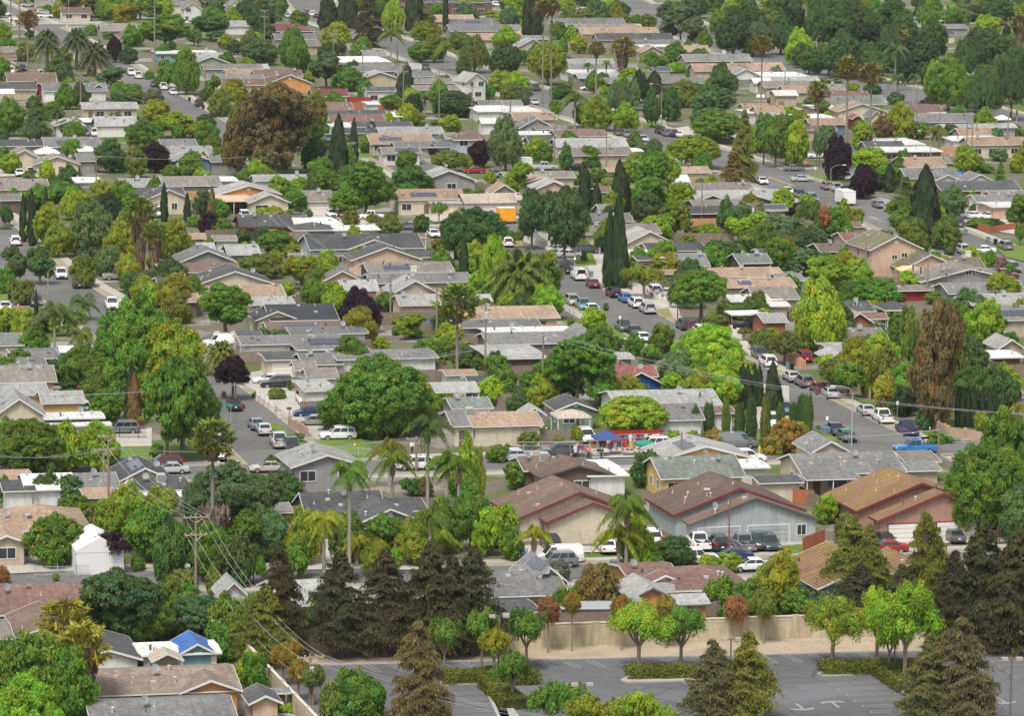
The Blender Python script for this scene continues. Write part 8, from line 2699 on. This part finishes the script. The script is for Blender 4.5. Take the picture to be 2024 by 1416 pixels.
# ---------------------------------------------------------------- labels: how each thing looks and which landmark it stands by
LM = [(95, 90, 'the left date palm'), (150, 95, 'the middle date palm'), (188, 105, 'the right-hand date palm'), (320, 75, 'the wide top-left green tree'), (540, 250, 'the rust-brown eucalyptus'), (668, 300, 'the large dark cypress by the eucalyptus'), (370, 140, 'the tall tree over the parked pickups'), (115, 180, 'the dark red house'), (60, 235, 'the dark conifer at the left'),
      (745, 40, 'the blackish conifer at the top'), (580, 95, 'the tiered green tree'), (455, 28, 'the white gabled houses at the top left'), (300, 285, 'the purple tree at the upper left'), (385, 320, 'the light blue garage house'), (75, 320, 'the twin taupe gables'), (640, 190, 'the maroon roof'), (935, 165, 'the narrow white two-storey house'), (935, 280, 'the lavender two-storey house'),
      (885, 320, 'the dome-shaped olive tree'), (900, 5, 'the row of shops'), (1000, 105, 'the big dark tree at upper centre'), (945, 110, 'the olive willow'), (1080, 110, 'the very slender fan palms'), (1082, 120, 'the round yellow-green tree by the slender palms'), (1232, 115, 'the shaggy thick fan palm'), (1200, 20, 'the top intersection'), (1455, 60, 'the left end of the dark grove'), (1600, 90, 'the lime tree by the grove'),
      (1510, 150, 'the tall fan palm left of the grove'), (1670, 230, 'the taller of the paired fan palms'), (1715, 220, 'the right one of the paired fan palms'), (1610, 240, 'the leaning fan palm'), (1655, 300, 'the plum tree by the stop sign'), (1591, 325, 'the stop sign'), (1370, 300, 'the yellow-green umbrella tree'), (1468, 290, 'the tall olive-green conifer'), (1280, 230, 'the dark egg-shaped street tree'), (1430, 160, 'the round dark tree at upper right'),
      (1870, 130, 'the broad tree over the boulevard'), (1980, 170, 'the drooping dark tree'), (1950, 290, 'the long cream house at the right'), (1690, 235, 'the red barn-gabled shed'), (1826, 420, 'the big dark cypress at the right'), (1640, 440, 'the rounded olive and rust tree'), (1740, 520, 'the two-storey peach house'), (1800, 555, 'the golden canopy'), (1675, 395, 'the white box trailer'), (1930, 450, 'the hedge enclosed by the red-brown fence'),
      (1617, 620, 'the brightest lime green tree'), (1845, 680, 'the tall rusty eucalyptus'), (1960, 640, 'the broad dark tree at the right edge'), (1550, 380, 'the blue house with white-framed windows'), (1480, 390, 'the long-roofed blue house'), (1210, 490, 'the twin tall cypresses'), (1110, 440, 'the tall dark green street tree'), (1010, 425, 'the orange cargo trailer'), (932, 460, 'the big tree on the main street corner'), (1025, 545, 'the big date palm'),
      (1375, 590, 'the round street tree on the main street'), (1425, 495, 'the dark umbrella-topped tree'), (1270, 560, 'the vase-shaped yellow-green tree'), (1170, 630, 'the small round corner tree'), (1090, 600, 'the turquoise pickup'), (903, 640, 'the solitary fan palm'), (710, 610, 'the dark purple tree at centre left'), (725, 370, 'the bright tree over the red pickup'), (730, 480, 'the large white gable'), (610, 560, 'the small white canopy'),
      (560, 625, 'the ribbed black roof'), (600, 680, 'the long white hipped house'), (445, 620, 'the spreading tree by the black roof'), (275, 480, 'the taller shaggy twin palm'), (310, 500, 'the shorter shaggy twin palm'), (185, 450, 'the grey-green round tree'), (55, 430, 'the slim cypresses at the left edge'), (110, 640, 'the drooping feather palm at the left'), (275, 690, 'the huge domed tree'), (362, 800, 'the tall dark ragged tree'), (345, 420, 'the three slim cypresses'), (490, 385, 'the orange-gabled house'),
      (460, 725, 'the dark purple street tree'), (40, 760, 'the yellow house at the left edge'), (65, 880, 'the big tree at the left edge'), (748, 780, 'the big round green tree'), (845, 850, 'the large dark feather palm'), (690, 950, 'the palm beside the two-storey grey house'), (620, 940, 'the two-storey grey house'), (420, 950, 'the tall thin fan palm'), (455, 1000, 'the dark grey-green tree'), (112, 1070, 'the orange tree'), (190, 1080, 'the white marquee tent'), (235, 1190, 'the big dark tree below the marquee'),
      (150, 1270, 'the twin yellowish fan palms'), (75, 1350, 'the bright bottom-left tree'), (380, 1260, 'the teal house with the blue tarpaulin'), (388, 1120, 'the tall pole at the lower left'), (540, 1200, 'the dark redwood by the slanting lines'), (600, 1165, 'the salmon-pink house'), (672, 1190, 'the first wall-side redwood'), (935, 1190, 'the rightmost clump redwood'), (1130, 1230, 'the leaning lollipop tree'), (825, 1320, 'the tall brown-tinged conifer'), (1262, 1260, 'the left vase-shaped hedge tree'), (1346, 1260, 'the right vase-shaped hedge tree'),
      (1310, 1185, 'the bright orange house'), (1400, 1140, 'the red-vented hipped house'), (1440, 1340, 'the two bottom conifers'), (1645, 1260, 'the left tree on the right-hand hedge'), (1785, 1250, 'the tallest lime tree of the lot'), (1895, 1320, 'the rust-tipped bottom conifers'), (1680, 1110, 'the olive-dark redwood'), (1935, 1150, 'the tall right-edge redwood'), (1130, 1020, 'the cream house with red eaves'), (1450, 1020, 'the blue-grey garage house'), (1780, 990, 'the orange tiled roof'), (1235, 1020, 'the feather palm before the garages'),
      (1190, 915, 'the brown gable house'), (1400, 900, 'the yellow gabled house'), (1690, 910, 'the long grey roof'), (1205, 870, 'the navy canopy'), (1250, 830, 'the umbrella tree by the yard sale'), (1270, 750, 'the deep blue gable'), (1140, 810, 'the sage green cottage'), (1055, 830, 'the metal garden shed'), (950, 850, 'the cream bungalow'), (1140, 740, 'the big spreading tree'), (1395, 710, 'the large bright tree right of centre'), (1380, 830, 'the broadest clipped column'), (1525, 760, 'the largest corner cypress'),
      (1640, 780, 'the silver sedan nearest the viewer'), (1790, 850, 'the navy pickup'), (1935, 970, 'the large tree at the right edge'), (1900, 770, 'the row of slim cypresses at the right'), (1660, 720, 'the clipped umbrella street tree'), (1555, 690, 'the rounded olive street tree'), (540, 850, 'the left street'), (215, 930, 'the dark teal sedan'), (890, 760, 'the white shed with a dark roof'), (1700, 640, 'the red outbuilding')]
USED = {}; CNT = {}
for o, de, lab, p in THINGS: CNT[de] = CNT.get(de, 0)+1
def words(s): return len(s.split())
for th in THINGS:
    o, de, lab, p = th
    if lab: lab = ' '.join(lab.split()[:16]); o['label'] = lab; USED[lab] = 1
SAME = ('garment hanging', 'small bundle')
CORN = lambda x, y: ('upper' if y < 472 else 'middle' if y < 944 else 'lower')+' '+('left' if x < 675 else 'centre' if x < 1350 else 'right')
for o, de, lab, p in THINGS:
    if lab: continue
    if de.startswith(SAME): o['label'] = de+' at the outdoor clothes sale' if 'garment' in de else 'small bundle of goods lying on a white yard sale table'; continue
    P = Vector(p)
    if o['category'] in ('tree', 'palm', 'conifer', 'cypress', 'utility pole'):
        P = P+Vector((0, 0, 4))
    x, y = PX(P)
    if de.startswith(('single-storey', 'two-storey')):
        a, b_ = de.split(' house with '); r_ = b_.split(' and ')[0]; de = ('low' if a.startswith('single') else 'two-storey')+' house with '+r_
        if y > 700 or 'x' == '': pass
    if o['category'] == 'power line': x, y = PX(P)
    best = sorted(LM, key=lambda l: math.hypot(l[0]-x, (l[1]-y)*1.3))
    done = None
    for l in best[:14]:
        dx, dy = x-l[0], y-l[1]
        if math.hypot(dx, dy) < 7: continue
        near = 'just ' if math.hypot(dx, dy) < 60 else ''
        rels = [near+'left of' if dx < 0 else near+'right of', ('just behind' if near else 'behind') if dy < 0 else ('just in front of' if near else 'in front of')]
        if abs(dy) > abs(dx): rels.reverse()
        for r_ in rels:
            s = '%s, %s %s' % (de, r_, l[2])
            if s not in USED and words(s) <= 16 and (done is None): done = s
        if done: break
    if not done:
        l = best[0]; i = 2
        s = '%s near %s' % (de, l[2])
        ORD = ['second', 'third', 'fourth', 'fifth', 'sixth', 'seventh', 'eighth', 'ninth', 'tenth']
        k = 0
        while s in USED and k < 9: s = '%s %s near %s' % (ORD[k], de, l[2]); k += 1
        done = s
    USED[done] = 1; o['label'] = ' '.join(done.split()[:16])
print('THINGS', len(THINGS), 'objects', len(bpy.data.objects))
# ---------------------------------------------------------------- haze
hm = bpy.data.materials.new('haze_air'); hm.use_nodes = True; t = hm.node_tree; t.nodes.remove(t.nodes['Principled BSDF'])
pv = t.nodes.new('ShaderNodeVolumePrincipled'); pv.inputs['Color'].default_value = (.86, .90, .95, 1); pv.inputs['Density'].default_value = HAZE; pv.inputs['Anisotropy'].default_value = .2
t.links.new(pv.outputs[0], t.nodes['Material Output'].inputs['Volume'])
b = MB(); b.box(-2700, 2700, -40, 4300, -1, 95); o = b.build('haze', hm); o['kind'] = 'stuff'
SC.cycles.volume_bounces = 0
